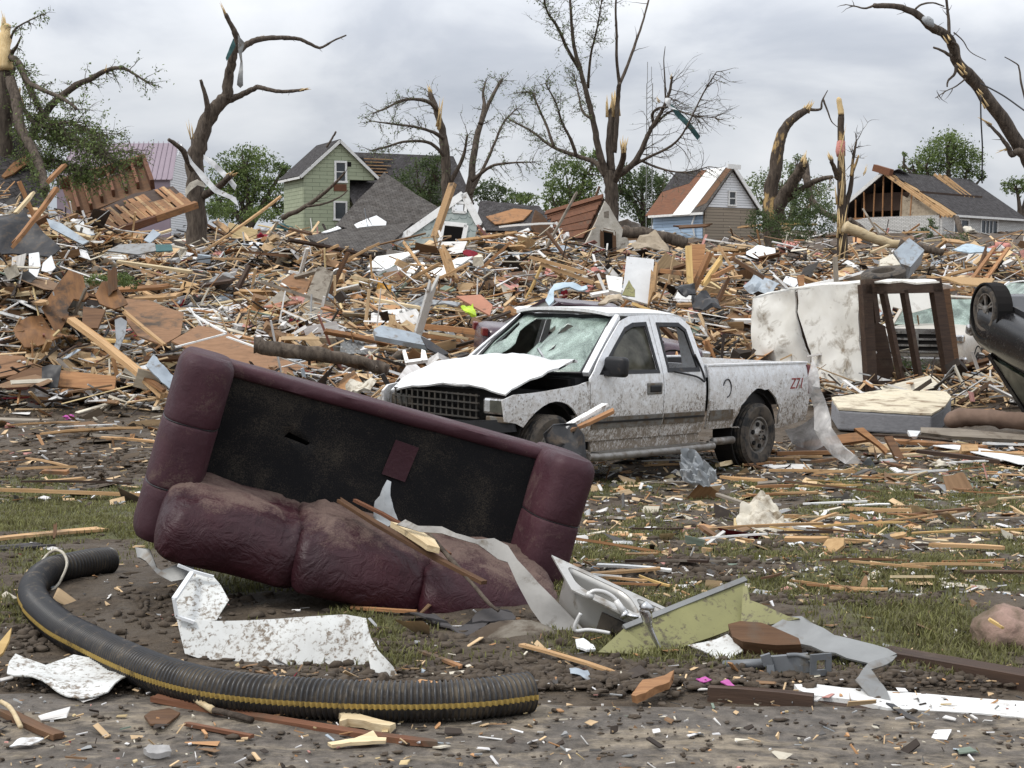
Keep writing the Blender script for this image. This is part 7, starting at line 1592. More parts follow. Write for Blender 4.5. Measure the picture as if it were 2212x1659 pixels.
lay('vinyl_strip', M['vinyl_clean'], [(2015, 963), (2075, 962), (2212, 988), (2260, 998), (2260, 1010), (2200, 1002), (2090, 975)], 'white strip of trim lying in the litter at the right edge', 'trim', .01, .01, 2, .06, .0)
o = slab('plastic_scrap', M['cloth_red'], [(1476, 1184), (1488, 1182), (1492, 1196), (1480, 1200)], [(1476, 1200, 10.2), (1492, 1200, 10.2), (1476, 1182, 10.3)], .01, None, .01, 4); tag(o, 'small bright red plastic scrap on the grass right of the sofa', 'plastic')
# ------------------------------------------------------------------ large loose pieces lying on the heap, as in the photograph
def hero(name, mat, pxs, label, cat, lean=.6, d=None, T=.05, dx=0.0, cr=0.0, cs=1.5, group=None, sp=None, waves=None, h=.15):
    ym = max(q[1] for q in pxs); xm = min(q[0] for q in pxs); xM = max(q[0] for q in pxs); yt = min(q[1] for q in pxs)
    if d is None:
        g0 = G((xm + xM) / 2, min(ym + 6, 990)); d = (g0.y if g0 else 60) - .1
    if yt > ym - 8: yt = ym - 30
    p3 = [(xm, ym, d), (xM, ym, d + dx), (xm, yt, d + lean)]
    return tag(slab(name, mat, pxs, p3, T, None, cr, cs, sp, (), waves), label, cat, group)
def pole(name, mat, a, b_, w, label, cat, d=None, lean=.4, h=None, group=None):
    if d is None:
        low = a if a[1] > b_[1] else b_; g0 = G(low[0], low[1]); d = (g0.y if g0 else 60) - .2
    da, db = (d, d + lean) if a[1] > b_[1] else (d + lean, d); s_ = d / F
    return beam(name, M[mat], P(a[0], a[1], da), P(b_[0], b_[1], db), w * s_, (h or w * .45) * s_, label, cat, group)
k10 = lambda L_: [K(1, 0, *q) for q in L_]; k11 = lambda L_: [K(1, 1, *q) for q in L_]; k12 = lambda L_: [K(1, 2, *q) for q in L_]
M['veneer'] = pm('stained_veneer', (.24, .115, .04), (.085, .04, .018), 1.5, (6, 1, 6), rough=.6, bump=.3, dirt=(.04, .028, .02), damt=.38, dscale=2.2, var=.05)
hero('curled_veneer', M['veneer'], k10([(450, 95), (545, 140), (575, 290), (540, 320), (480, 300), (430, 390), (440, 430), (380, 540), (350, 500), (270, 360), (340, 250)]), 'upper curled sheet of brown veneer standing on the left heap', 'veneer', .9, 27.6, .03, .4, .16, .8, sp=.12)
hero('curled_veneer', M['veneer'], k10([(270, 380), (330, 480), (370, 540), (440, 500), (490, 490), (440, 560), (330, 610), (160, 630), (100, 560), (90, 500)]), 'lower curled sheet of brown veneer scooping out of the left heap', 'veneer', 1.1, 27.0, .03, .3, .2, .8, sp=.12)
hero('veneer_sheet', M['veneer'], k10([(660, 200), (740, 190), (830, 350), (740, 390), (650, 330), (620, 270)]), 'torn brown panel right of the curled veneer', 'panel', .7, 27.8, .03, .3, .12, 1, sp=.12)
pole('post', 'brown', K(1, 0, 740, 300), K(1, 0, 732, 85), 20, 'brown post standing upright right of the curled veneer', 'post', 28.3, .2, 12)
hero('veneer_sheet', M['brown'], k10([(545, 350), (690, 370), (640, 490), (535, 490)]), 'square brown board below the torn panel on the left heap', 'board', .5, 27.2)
hero('plywood_sheet', M['ply'], k10([(800, 300), (960, 310), (1200, 400), (1180, 530), (1060, 600), (900, 540), (830, 440)]), 'reddish brown plywood sheet lying behind the long pointed plank', 'plywood', 2.2, 27.6, .03, .3, .05, .6, sp=.2)
hero('plywood_sheet', M['ply'], k10([(1120, 590), (1290, 470), (1440, 490), (1660, 620)]) + k11([(0, 600), (200, 690), (355, 745), (160, 860), (0, 800)]) + k10([(1520, 760), (1300, 660)]), 'large brown plywood sheet lying flat between the sofa and the log', 'plywood', 3.0, 25.6, .03, .5, .05, .6, sp=.25)
for a, c, lb in ((((1270, 400), (1480, 515)), None, 'white lath along the top edge of the large plywood sheet'), (((1140, 610), (1480, 520)), None, 'white lath crossing the left end of the large plywood sheet')):
    pole('lath', 'white_wood', K(1, 0, *a[0]), K(1, 0, *a[1]), 7, lb, 'lath', 25.8, .8)
pole('lath', 'white_wood', K(1, 0, 1480, 540), K(1, 1, 350, 740), 7, 'long white lath along the far edge of the large plywood sheet', 'lath', 25.8, 1.0)
pole('plank', 'tan', K(1, 0, 450, 420), K(1, 0, 1080, 930), 24, 'long tapering plank running down from the left heap toward the sofa', 'plank', 25.0, 1.6)
pole('plank', 'orange', K(1, 0, 800, 700), K(1, 0, 1095, 905), 16, 'orange plank under the long tapering plank by the sofa', 'plank', 24.8, 1.0)
pole('plank', 'tan', K(1, 0, 790, 360), K(1, 0, 1080, 600), 11, 'thin tan plank slanting over the reddish plywood sheet', 'plank', 27.0, .8)
hero('board', M['brown'], k10([(40, 820), (200, 750), (275, 750), (275, 860), (60, 830)]), 'brown board end left of the black wrapped section at the heap foot', 'board', .3, 25.6)
hero('board', M['orange'], k10([(400, 765), (760, 805), (750, 895), (375, 870)]), 'wide brown board with a bolt hole lying at the foot of the left heap', 'board', .3, 25.4)
hero('black_wrap', M['black'], k10([(275, 740), (330, 720), (405, 735), (375, 875), (275, 875)]), 'black plastic wrap round the board at the foot of the left heap', 'plastic', .3, 25.2, .02, 0, .05, 2)
hero('plywood_sheet', M['ply'], k10([(-120, 660), (150, 670), (215, 720), (100, 790), (-120, 830)]), 'mud stained plywood corner at the left edge above the heap foot', 'plywood', 1.0, 25.8, .03)
hero('metal_gutter', M['blue_grey'], k10([(950, 740), (1000, 670), (1040, 720), (1135, 800), (1110, 890), (1050, 850)]), 'pale blue bent gutter piece left of the sofa arm', 'gutter', .5, 24.6, .02, .2, .08, 2, sp=.08)
hero('metal_trim', M['cloth_grey'], k10([(750, 430), (790, 415), (830, 440), (820, 520), (760, 670), (720, 670), (760, 560)]), 'bent white metal trim standing right of the square brown board', 'trim', .4, 26.2, .02, .1, .08, 2, sp=.08)
pole('timber', 'orange', K(0, 0, 40, 1650), K(0, 0, 372, 1225), 17, 'long tan timber leaning up the left heap', 'timber', 33, .8)
pole('timber', 'orange', K(0, 0, 300, 1200), K(0, 0, 430, 1070), 15, 'short timber poking out above the long leaning timber', 'timber', 38, .4)
pole('timber', 'pale', K(0, 0, 100, 1395), K(0, 0, 230, 1250), 13, 'pale peeled branch stub left of the long leaning timber', 'branch', 36, .4)
hero('metal_sheet', M['vinyl_clean'], k10([(190, 0), (255, -10), (265, 80), (230, 190), (190, 160)]), 'tall white metal panel standing on the left heap', 'sheet metal', .3, 31, .03)
hero('metal_sheet', M['vinyl_clean'], k10([(280, 60), (340, 20), (360, 80), (330, 130), (270, 110)]), 'curled white metal panel beside the tall one on the left heap', 'sheet metal', .4, 31.4, .02, 0, .1, 2, sp=.1)
hero('metal_sheet', M['blue_grey'], [K(0, 0, *q) for q in ((305, 1430), (400, 1460), (580, 1580), (540, 1600), (330, 1490))], 'long blue grey metal panel sliding down the left heap', 'sheet metal', .8, 36, .03)
hero('metal_sheet', M['blue_grey'], [K(0, 0, *q) for q in ((940, 1570), (1000, 1500), (1050, 1530), (980, 1590))], 'small pale blue panel below the lath wall', 'sheet metal', .6, 38, .03)
hero('metal_sheet', M['dark_metal'], [K(0, 0, *q) for q in ((-60, 1440), (150, 1400), (230, 1480), (400, 1640), (330, 1700), (150, 1650), (-60, 1660))], 'dark crumpled sheet metal at the left edge below the shingled roof', 'sheet metal', 1.6, 35, .03, 0, .25, .8, sp=.2)
hero('gutter', M['grey_metal'], [K(0, 0, *q) for q in ((700, 1640), (780, 1600), (1010, 1590), (1020, 1640), (900, 1665))], 'grey gutter length lying below the lath wall', 'gutter', .8, 37, .03)
hero('board', M['green_board'] if 'green_board' in M else M['teal'], [K(0, 0, *q) for q in ((1015, 1600), (1120, 1600), (1130, 1640), (1020, 1645))], 'small green board beside the grey gutter length', 'board', .5, 37.2, .03)
# centre of the heap
hero('column', M['concrete'], k11([(420, 95), (520, 130), (440, 390), (400, 435), (285, 430)]), 'weathered grey column section leaning in the middle of the heap', 'column', 1.2, 36, .16)
hero('plywood_board', M['ply'], k11([(180, 180), (260, 130), (370, 180), (320, 310), (150, 290)]), 'brown wall panel behind the grey column section', 'panel', 1.0, 38, .06)
hero('terracotta_board', M['terracotta'], k11([(470, 335), (560, 405), (530, 465), (395, 415)]), 'terracotta board right of the grey column section', 'board', .8, 35, .04)
hero('terracotta_board', M['terracotta'], k11([(1320, 280), (1480, 270), (1560, 340), (1540, 405), (1440, 350)]), 'terracotta board behind the hood of the pickup', 'board', .9, 33, .04)
hero('plastic_bag', M['green_plastic'], k11([(1350, 360), (1430, 325), (1455, 385), (1400, 395)]), 'lime green plastic bag behind the hood of the pickup', 'bag', .5, 31.5, .02, 0, .15, 3, sp=.06)
hero('plastic_scrap', M['gold'], k11([(815, 150), (850, 190), (900, 210), (890, 260), (800, 250)]), 'upper ochre plastic scrap in the middle of the heap', 'plastic', .4, 38.5, .03, 0, .12, 3, sp=.08)
hero('plastic_scrap', M['gold'], k11([(760, 260), (800, 280), (805, 320), (762, 315)]), 'lower ochre plastic scrap in the middle of the heap', 'plastic', .3, 37.8, .03, 0, .1, 3, sp=.08)
hero('cloth', M['cloth_red'], k11([(1365, -10), (1460, 0), (1468, 40), (1420, 45), (1370, 20)]), 'dark red cloth on the heap left of the brown shed gable', 'cloth', .5, 50, .04, 0, .15, 2, sp=.12)
hero('plaster_sheet', M['drywall'], k11([(740, 90), (800, 20), (1080, -20), (930, 60), (870, 100)]), 'upper white roofing panel in the middle of the heap', 'panel', 1.6, 48, .05)
hero('plaster_sheet', M['drywall'], k11([(850, 110), (900, 75), (1110, 60), (1140, 110), (980, 170), (860, 150)]), 'lower white roofing panel in the middle of the heap', 'panel', 1.6, 44, .05)
hero('plaster_sheet', M['drywall'], k11([(1090, 150), (1330, 30), (1430, 20), (1180, 190)]), 'long white panel among the beams right of the roofing panels', 'panel', 1.4, 42, .05)
for a, c, w, lb in (((600, 150), (1200, 215), 14, 'long level beam across the middle of the heap'), ((870, 260), (1290, 30), 12, 'beam rising to the right in the middle of the heap'), ((940, 300), (1410, 60), 11, 'second rising beam below the longest one in the middle of the heap'), ((60, 45), (400, 150), 11, 'beam sloping down right at the left centre of the heap'), ((240, 80), (560, -60), 12, 'beam sloping up toward the grey collapsed roof'), ((480, 120), (820, -70), 11, 'upper beam sloping up toward the scalloped gable'), ((1230, -60), (1330, 245), 20, 'thick tan timber standing steeply below the scalloped gable'), ((1270, 480), (1560, 395), 9, 'thin timber behind the pickup hood')):
    pole('beam', 'tan', K(1, 1, *a), K(1, 1, *c), w, lb, 'beam', None, .5)
for i, (y0, y1) in enumerate(((470, 500), (530, 560), (580, 600), (625, 640))):
    pole('beam', 'orange', K(1, 1, 1060 + 40 * i, y0), K(1, 1, 1520 - 15 * i, y1 + 20), 13, ('topmost', 'second', 'third', 'lowest')[i] + ' of four brown beams stacked behind the pickup hood', 'beam', 29.5 - .3 * i, .3, 12, 'beams stacked behind the pickup hood')
M['corr'] = M['grey_metal']
hero('corrugated_sheet', M['corr'], k11([(565, 570), (700, 555), (920, 560), (940, 640), (720, 660), (560, 665)]), 'grey corrugated sheet lying behind the fallen log', 'corrugated sheet', .9, 28.5, .015, .5, .01, 1, sp=.06, waves=(.03, .11))
hero('metal_box', M['blue_grey'], k11([(780, 505), (830, 480), (1050, 530), (1140, 575), (1145, 615), (1000, 590), (790, 550)]), 'pale blue metal channel lying on the corrugated sheet', 'channel', .7, 28.0, .10, .4)
hero('metal_sheet', M['dark_metal'], k11([(1090, 540), (1150, 570), (1280, 655), (1220, 665), (1130, 620)]), 'dark metal strip right of the pale blue channel', 'sheet metal', .5, 27.6, .03)
hero('window_frame', M['white_wood'], k11([(970, 640), (990, 635), (1010, 700), (1090, 690), (1095, 630), (1120, 640), (1135, 700), (990, 720)]), 'broken white window frame left of the pickup hood', 'window frame', .3, 25.2, .06)
hero('board', M['concrete'], k11([(540, 470), (630, 350), (690, 390), (580, 480)]), 'upper grey slab right of the terracotta board', 'slab', .7, 33, .05)
hero('board', M['concrete'], k11([(60, 350), (180, 240), (240, 310), (200, 345), (100, 350)]), 'pale grey slab at the left centre of the heap', 'slab', .8, 36, .05)
hero('tarp', M['cloth_grey'], k11([(950, 400), (1090, 280), (1350, 330), (1330, 350), (1120, 320), (990, 430)]), 'grey green folded sheet behind the corrugated sheet', 'sheet', .9, 32, .03, 0, .08, 1.5, sp=.12)
hero('insulation', M['cloth_white'], k11([(600, 860), (660, 830), (740, 850), (800, 880), (760, 910), (680, 900), (620, 920)]), 'grey white insulation fluff above the sofa rail', 'insulation', .4, 22.8, .05, 0, .2, 2.5, sp=.08)
hero('vinyl_siding', M['vinyl_clean'], k11([(960, 1070), (990, 1040), (1145, 1045), (1140, 1120), (980, 1090)]), 'ribbed white siding scrap before the pickup grille', 'siding', .2, 15.2, .01, 0, .0, 1, sp=.03, waves=(.03, .12))
b = MB(); lp = wood_limb(b, [(548, 745), (620, 757), (700, 768), (770, 780), (838, 800)], 25.8, 17, 13, seg=14, rough=.3); wood_limb(b, [(740, 775), (790, 782), (812, 800)], 25.5, 12, 9); tag(b.build('fallen_log', M['bark'], smooth=True), 'dark fallen log lying between the plywood sheet and the pickup hood', 'log')
# right of centre
hero('door', M['vinyl_clean'], k12([(775, 20), (955, 40), (925, 335), (745, 285)]), 'white door panel standing upright behind the pickup cab', 'door', .5, 33, .08)
pole('door_edge', 'tan', K(1, 2, 965, 45), K(1, 2, 935, 345), 13, 'tan stud along the right edge of the upright white door panel', 'stud', 32.8, .3, 12)
hero('plaster_sheet', M['drywall'], k12([(640, 145), (750, 160), (740, 260), (660, 240)]), 'small white panel left of the upright white door panel', 'panel', .5, 33.4, .06)
hero('plastic_sheet', M['chartreuse'], k12([(745, 265), (790, 175), (830, 240), (830, 285)]), 'olive plastic scrap before the upright white door panel', 'plastic', .3, 31.6, .02, 0, .06, 2, sp=.08)
for a, c, mt, w, lb in (((1190, 215), (1178, -60), 'yellow', 14, 'yellow post standing upright right of the white door panel'), ((1270, 215), (1410, 10), 'yellow', 11, 'yellow post leaning right beside the upright one'), ((1165, 320), (1320, -10), 'orange', 13, 'orange post leaning right before the yellow posts'), ((1340, 150), (1480, 80), 'orange', 10, 'short orange brace right of the yellow posts'), ((1430, 10), (1680, 160), 'brown', 10, 'brown beam sloping down right of the yellow posts'), ((200, 60), (560, 190), 'tan', 10, 'tan beam sloping down behind the pickup roof'), ((140, 20), (520, 130), 'tan', 9, 'upper tan beam sloping down behind the pickup roof'), ((1000, 110), (1160, 130), 'orange', 12, 'level orange beam right of the white door panel')):
    pole('post' if abs(a[1] - c[1]) > 180 else 'beam', mt, K(1, 2, *a), K(1, 2, *c), w, lb, 'post' if abs(a[1] - c[1]) > 180 else 'beam', 32 if a[0] > 900 else 36, .4, w * .8)
hero('plywood_board', M['orange'], k12([(1190, -60), (1290, -60), (1280, 60), (1250, 200), (1205, 200)]), 'orange plywood panel behind the yellow posts', 'panel', .4, 33, .05)
hero('black_bag', M['black'], k12([(1095, 205), (1150, 190), (1215, 220), (1230, 270), (1160, 290), (1110, 270)]), 'black rubbish bag left of the orange post', 'bag', .5, 30, .04, 0, .2, 2, sp=.08)
hero('black_bag', M['black'], k12([(1200, 290), (1290, 270), (1370, 320), (1390, 380), (1300, 400), (1210, 360)]), 'larger black bag below the pink insulation and the yellow posts', 'bag', .6, 29.4, .04, 0, .2, 2, sp=.08)
hero('towel', M['cloth_blue'], k12([(300, 205), (420, 195), (515, 210), (520, 235), (400, 230), (300, 250), (300, 310), (270, 330), (245, 290)]), 'pale blue cloth draped over the purple car roof', 'cloth', .5, 26.6, .03, 0, .1, 2, sp=.08)
hero('cloth', M['cloth_tan'], k12([(590, 330), (660, 265), (720, 290), (760, 330), (690, 320), (640, 340)]), 'tan cloth bunched on the purple car roof', 'cloth', .4, 25.8, .04, 0, .15, 2.5, sp=.08)
hero('tarp', M['cloth_tan'], [K(0, 2, *q) for q in ((800, 1610), (880, 1520), (960, 1500), (1080, 1610), (1000, 1640), (860, 1650))], 'tan tarpaulin heaped right of the brown shed gable', 'tarpaulin', 1.2, 62, .05, 0, .5, .8, sp=.25)
b = MB(); wood_limb(b, [K(0, 2, 750, 1510), K(0, 2, 900, 1530), K(0, 2, 1060, 1560), K(0, 2, 1160, 1590)], 66, 13, 12, seg=10, rough=.25); tag(b.build('fallen_log', M['bark'], smooth=True), 'dark fallen trunk lying right of the brown shed gable', 'log')
b = MB(); wood_limb(b, [K(0, 3, 540, 1480), K(0, 3, 660, 1530), K(0, 3, 800, 1580), K(0, 3, 900, 1600)], 60, 13, 9, seg=10, rough=.25); tag(b.build('fallen_log', M['pale'], smooth=True), 'pale peeled trunk lying right of the splintered upright trunk', 'log')
b = MB(); wood_limb(b, [K(0, 3, 570, 1440), K(0, 3, 640, 1490), K(0, 3, 720, 1560)], 62, 8, 7, seg=8, rough=.25); wood_limb(b, [K(0, 3, 900, 1590), K(0, 3, 1050, 1620), K(0, 3, 1180, 1650)], 58, 10, 8, seg=8, rough=.25); tag(b.build('fallen_branches', M['bark'], smooth=True), 'dark fallen branches around the pale peeled trunk', 'branches', kind='stuff')
pole('lumber', 'pale', K(0, 3, 1060, 1575), K(0, 3, 1170, 1565), 9, 'short pale log right of the peeled trunk', 'log', 60, .1)
pole('lumber', 'pale', K(0, 3, 710, 1650), K(0, 3, 830, 1600), 9, 'pale split log sloping up below the peeled trunk', 'log', 56, .3)
hero('appliance', M['blue_grey'], k13([(850, 30), (950, -60), (1050, 20), (960, 130), (900, 110)]), 'pale blue appliance panel lying above the box trailer', 'appliance', .8, 40, .5)
hero('carton', M['cloth_white'], k13([(765, 60), (850, 20), (900, 90), (770, 110)]), 'cream carton beside the pale blue appliance panel', 'carton', .5, 38, .2)
hero('plastic_sheet', M['cloth_blue'], [K(0, 3, *q) for q in ((1240, 1640), (1330, 1600), (1520, 1620), (1500, 1650), (1360, 1665))], 'pale blue sheet on the heap before the ranch house', 'sheet', 1.0, 52, .04, 0, .1, 1, sp=.2)
hero('plywood_sheet', M['osb'], k13([(1160, 150), (1520, 165), (1480, 215), (1300, 200)]), 'orange plywood sheet above the overturned black car', 'plywood', 1.2, 36, .04)
LD = thing('ladder', 'orange wooden ladder lying on the heap above the overturned car', 'ladder', tuple(P(*K(1, 3, 1430, 150), 38)))
for a, c in (((1375, 160), (1520, -40)), ((1465, 165), (1610, -40))): b = MB(); b.bar(P(*K(1, 3, *a), 38), P(*K(1, 3, *c), 39.5), .09, .05); put(b.build('rail', M['orange']), LD)
for i in range(7): u = .08 + i * .13; b = MB(); b.bar(P(*K(1, 3, 1375 + 145 * u, 160 - 200 * u), 38 + 1.5 * u), P(*K(1, 3, 1465 + 145 * u, 165 - 205 * u), 38 + 1.5 * u), .06, .04); put(b.build('rung', M['orange']), LD)
pole('stake', 'grey_wood', K(1, 3, 487, 205), K(1, 3, 478, 20), 10, 'grey stake standing upright left of the tyre on the box trailer', 'stake', 30, .1, 9)
hero('wood_block', M['orange'], k13([(230, 150), (275, 145), (275, 220), (245, 225)]), 'short orange block standing behind the box trailer skin', 'block', .2, 31, .1)
# litter around the pickup and the mattress
for q, mt, lb in (([(220, 1250), (500, 1190), (640, 1170), (735, 1215), (560, 1240), (240, 1285)], 'orange', 'wide orange board lying below the tail of the pickup'), ([(225, 1255), (470, 1280), (470, 1310), (220, 1300)], 'dark_wood', 'dark plank below the wide orange board'), ([(600, 1145), (660, 1140), (820, 1280), (810, 1310), (760, 1260)], 'orange', 'orange board slanting below the mattress'), ([(800, 1200), (850, 1195), (930, 1340), (880, 1355)], 'brown', 'brown pair of planks standing in the litter below the mattress'), ([(1035, 1140), (1300, 1150), (1712, 1190), (1712, 1225), (1250, 1200), (1040, 1175)], 'grey_wood', 'long grey timber lying before the rolled bedding'), ([(260, 1350), (590, 1300), (620, 1330), (270, 1365)], 'grey_wood', 'grey board lying behind the torn plastic film foot'), ([(960, 1470), (1010, 1465), (1230, 1650), (1180, 1660)], 'grey_wood', 'grey post running down right through the litter'), ([(700, 810), (740, 800), (870, 860), (850, 880)], 'tan', 'tan block at the foot of the box trailer frame'), ([(530, 910), (690, 840), (695, 850), (570, 920)], 'brown', 'brown timber at the foot of the box trailer skin'), ([(1270, 970), (1490, 830), (1510, 850), (1290, 985)], 'brown', 'brown timber rising to the overturned car'), ([(1380, 860), (1480, 780), (1490, 790), (1400, 880)], 'tan', 'thin tan timber rising to the overturned car')):
    hero('board', M[mt], k13(q), lb, 'board', .25, None, .05)
hero('carton', M['tan'], k13([(1295, 1265), (1400, 1262), (1410, 1300), (1300, 1310)]), 'small tan box in the litter before the rolled bedding', 'box', .1, None, .12)
hero('bowl', M['vinyl_clean'], k13([(950, 1160), (1035, 1165), (1010, 1200), (970, 1200)]), 'white bowl at the foot of the mattress', 'bowl', .1, 20.8, .05)
hero('plastic_tub', M['vinyl_clean'], k13([(80, 1530), (200, 1535), (225, 1580), (90, 1580)]), 'white plastic tub lying in the litter below the pickup tail', 'tub', .1, None, .10)

# ------------------------------------------------------------------ counted loose boards, sheets and wads, each labelled by what it lies beside
LM = [('maroon sofa', 780, 1050), ('front of the pickup', 980, 850), ('pickup rear wheel', 1650, 950), ('pickup running board', 1430, 1000), ('pickup cab', 1420, 700), ('kitchen sink', 1290, 1290), ('yellow panel', 1480, 1340), ('boulder', 2160, 1380),
      ('overturned car', 2170, 750), ('box trailer', 1780, 720), ('mattress', 1920, 890), ('rolled bedding', 2120, 910), ('green house', 700, 470), ('grey collapsed roof', 800, 520), ('scalloped gable', 960, 520), ('brown shed gable', 1280, 540), ('blue house', 1510, 500),
      ('ranch house', 2020, 530), ('bent broken tree', 1690, 520), ('splintered trunk', 1817, 560), ('strip-wrapped tree', 430, 490), ('joist wall', 240, 450), ('lath wall', 300, 520), ('leaning shingled roof', 40, 500), ('curled veneer', 130, 660), ('fallen log', 700, 770), ('white door panel', 1385, 620),
      ('purple car', 1300, 640), ('yellow posts', 1500, 570), ('large plywood sheet', 560, 760), ('grey column section', 690, 620), ('corrugated sheet', 800, 755), ('cream cloth heap', 1640, 1120), ('torn plastic film', 1830, 960), ('far end of the pipe', 190, 1170), ('pale blue appliance panel', 1965, 570),
      ('leaning timber', 90, 540), ('white roofing panels', 890, 570), ('tan tarpaulin', 1480, 535), ('tyre on the trailer', 1909, 590), ('ladder', 2140, 570), ('crumpled grey sheet', 1510, 1010), ('pointed plank', 250, 780), ('steel bracket', 1680, 1440), ('red plastic scrap', 1484, 1190), ('grey post', 2020, 1060)]
ROWS = []                                     # (object, noun phrase, px, py)
def register(o, phrase, p, cat, group):
    x, y = PX(p); tag(o, 'x', cat, group); ROWS.append((o, phrase, x, y))
def near_lm(x, y, k=0):
    q = sorted(LM, key=lambda l: math.hypot(l[1] - x, (l[2] - y) * 1.6)); return q[k]
def rel(x, y, l):
    dx, dy = x - l[1], (y - l[2]) * 1.5
    if abs(dx) > abs(dy): return 'right of the ' if dx > 0 else 'left of the '
    return 'in front of the ' if dy > 0 else 'behind the '
BW = [('tan', 'tan', 28), ('orange', 'orange brown', 15), ('brown', 'dark brown', 13), ('grey_wood', 'weathered grey', 12), ('white_wood', 'white painted', 14), ('yellow', 'yellow', 7), ('pale', 'pale', 8), ('dark_wood', 'blackened', 6)]
SW = [('ply', 'brown plywood', 14), ('osb', 'tan chipboard', 13), ('drywall', 'white plasterboard', 26), ('vinyl_clean', 'white vinyl', 18), ('grey_metal', 'grey metal', 9), ('blue_grey', 'blue grey metal', 6), ('terracotta', 'terracotta', 4), ('shingle', 'grey shingled', 7), ('cloth_tan', 'tan fibre', 6), ('brown', 'dark brown', 7)]
def pick(r, L_):
    u = r.random() * sum(q[2] for q in L_)
    for q in L_:
        u -= q[2]
        if u <= 0: return q
    return L_[-1]
r = random.Random(77)
def blocked(px, py):                          # spots where a named piece of the photograph stands
    return (250 < px < 1300 and 1000 < py < 1340) or (1560 < px < 1760 and 850 < py < 1000) or (1140 < px < 1560 and 850 < py < 985)
n = 0; used = []
while n < 290:                                 # boards
    q = r.random()
    if q < .40: px, py = r.uniform(1200, 2240), 965 + 320 * r.random() ** 1.5; zone = 0
    elif q < .48: px, py = r.uniform(0, 330), r.uniform(855, 1090); zone = 0
    else: px, py = r.uniform(-10, 2230), 500 + 355 * r.random(); zone = 1
    if blocked(px, py): continue
    g0 = G(px, py)
    if g0 is None: continue
    d = g0.y; s_ = d / F
    if zone == 1 and d < 25 : continue
    if zone == 0 and d > 24: continue
    if zone and 1600 < px < 2110 and 26 < d < 31: continue
    Lp = r.uniform(50, 130) * (1 if r.random() > .3 else 1.6) if zone else r.uniform(50, 190) * (1 if r.random() > .12 else 1.7)
    if any(abs(px - a) < 16 and abs(py - c) < 6 for a, c in used): continue
    used.append((px, py))
    wp = r.choice((5, 6, 8, 10, 12, 15)) if zone else r.choice((3, 4, 5, 6, 8, 11)); mt, word, _ = pick(r, BW)
    L = Lp * s_ * r.uniform(1, 1.35); w = wp * s_ * 1.3; h = min(w * .55, .05 + .01 * d / 20)
    o = plank_mesh('board', M[mt], L, w, max(.012, h), r=r)
    steep = zone and r.random() < .2
    yaw = r.gauss(-.12, .55) if r.random() < .8 else r.uniform(0, 6.28)
    if zone == 0: yaw = r.gauss(.0, .5) if r.random() < .82 else r.uniform(0, 6.28)
    tilt = r.uniform(.5, 1.2) * r.choice((-1, 1)) if steep else r.gauss(0, .05 if zone == 0 else .16)
    o.rotation_euler = Euler((r.gauss(0, .12 if zone == 0 else .35), tilt, yaw), 'XYZ')
    zo = (max(.02, h) + abs(math.sin(tilt)) * L * .42 + (.02 if zone == 0 else r.uniform(.05, .42) * (1 + d / 90)))
    base = near_z(g0.x, g0.y) if zone == 0 else g0.z
    o.location = (g0.x, g0.y, base + zo)
    ln = 'long ' if Lp > 110 else 'short ' if Lp < 70 else ''
    register(o, (ln + 'steeply tilted ' if steep else ln) + word + ' board', o.location, 'board', 'loose boards strewn over the wreckage'); n += 1
def ragged(r, L, w):
    k = r.randint(4, 7); out = []
    for i in range(k):
        a = 2 * math.pi * (i + r.uniform(-.25, .25)) / k; out.append((L / 2 * sgp(math.cos(a), .6) * r.uniform(.75, 1.05), w / 2 * sgp(math.sin(a), .6) * r.uniform(.7, 1.05)))
    return out
n = 0; used = []
while n < 150:                                 # sheets and panels
    q = r.random()
    if q < .16: px, py = r.uniform(1230, 2200), 980 + 230 * r.random(); zone = 0
    else: px, py = r.uniform(0, 2212), 500 + 345 * r.random(); zone = 1
    if blocked(px, py): continue
    g0 = G(px, py)
    if g0 is None: continue
    d = g0.y; s_ = d / F
    if (zone == 1 and d < 25.5) or (zone == 0 and d > 24): continue
    if zone and 1600 < px < 2110 and 26 < d < 31: continue
    if any(abs(px - a) < 34 and abs(py - c) < 14 for a, c in used): continue
    used.append((px, py)); mt, word, _ = pick(r, SW)
    Lp = r.uniform(34, 95) if zone else r.uniform(26, 70); L = Lp * s_; w = L * r.uniform(.35, .85); T = .02 if d < 30 else .035
    b = MB(); cr = .0
    if mt in ('vinyl_clean', 'grey_metal', 'cloth_tan', 'blue_grey') and r.random() < .7:
        sd = r.random() * 40; b.surf(ragged(r, L, w), (), L / 9, T * .5, lambda u, v: (u, v, .16 * L * fbm(u / L * 2 + sd, v / L * 2, sd, 3)))
    else: b.prism(ragged(r, L, w), T)
    o = b.build('sheet', M[mt], smooth=False)
    tl = r.gauss(.25, .35) if zone else r.gauss(0, .12)
    o.rotation_euler = Euler((tl, r.gauss(0, .22), r.uniform(-.7, .7)), 'XYZ'); o.location = (g0.x, g0.y, (g0.z if zone else near_z(g0.x, g0.y)) + abs(math.sin(tl)) * w * .45 + (.12 + .2 * r.random() if zone else .025))
    register(o, ('large ' if Lp > 72 else 'small ' if Lp < 46 else '') + word + ' sheet', o.location, 'sheet', 'torn sheets scattered over the wreckage'); n += 1
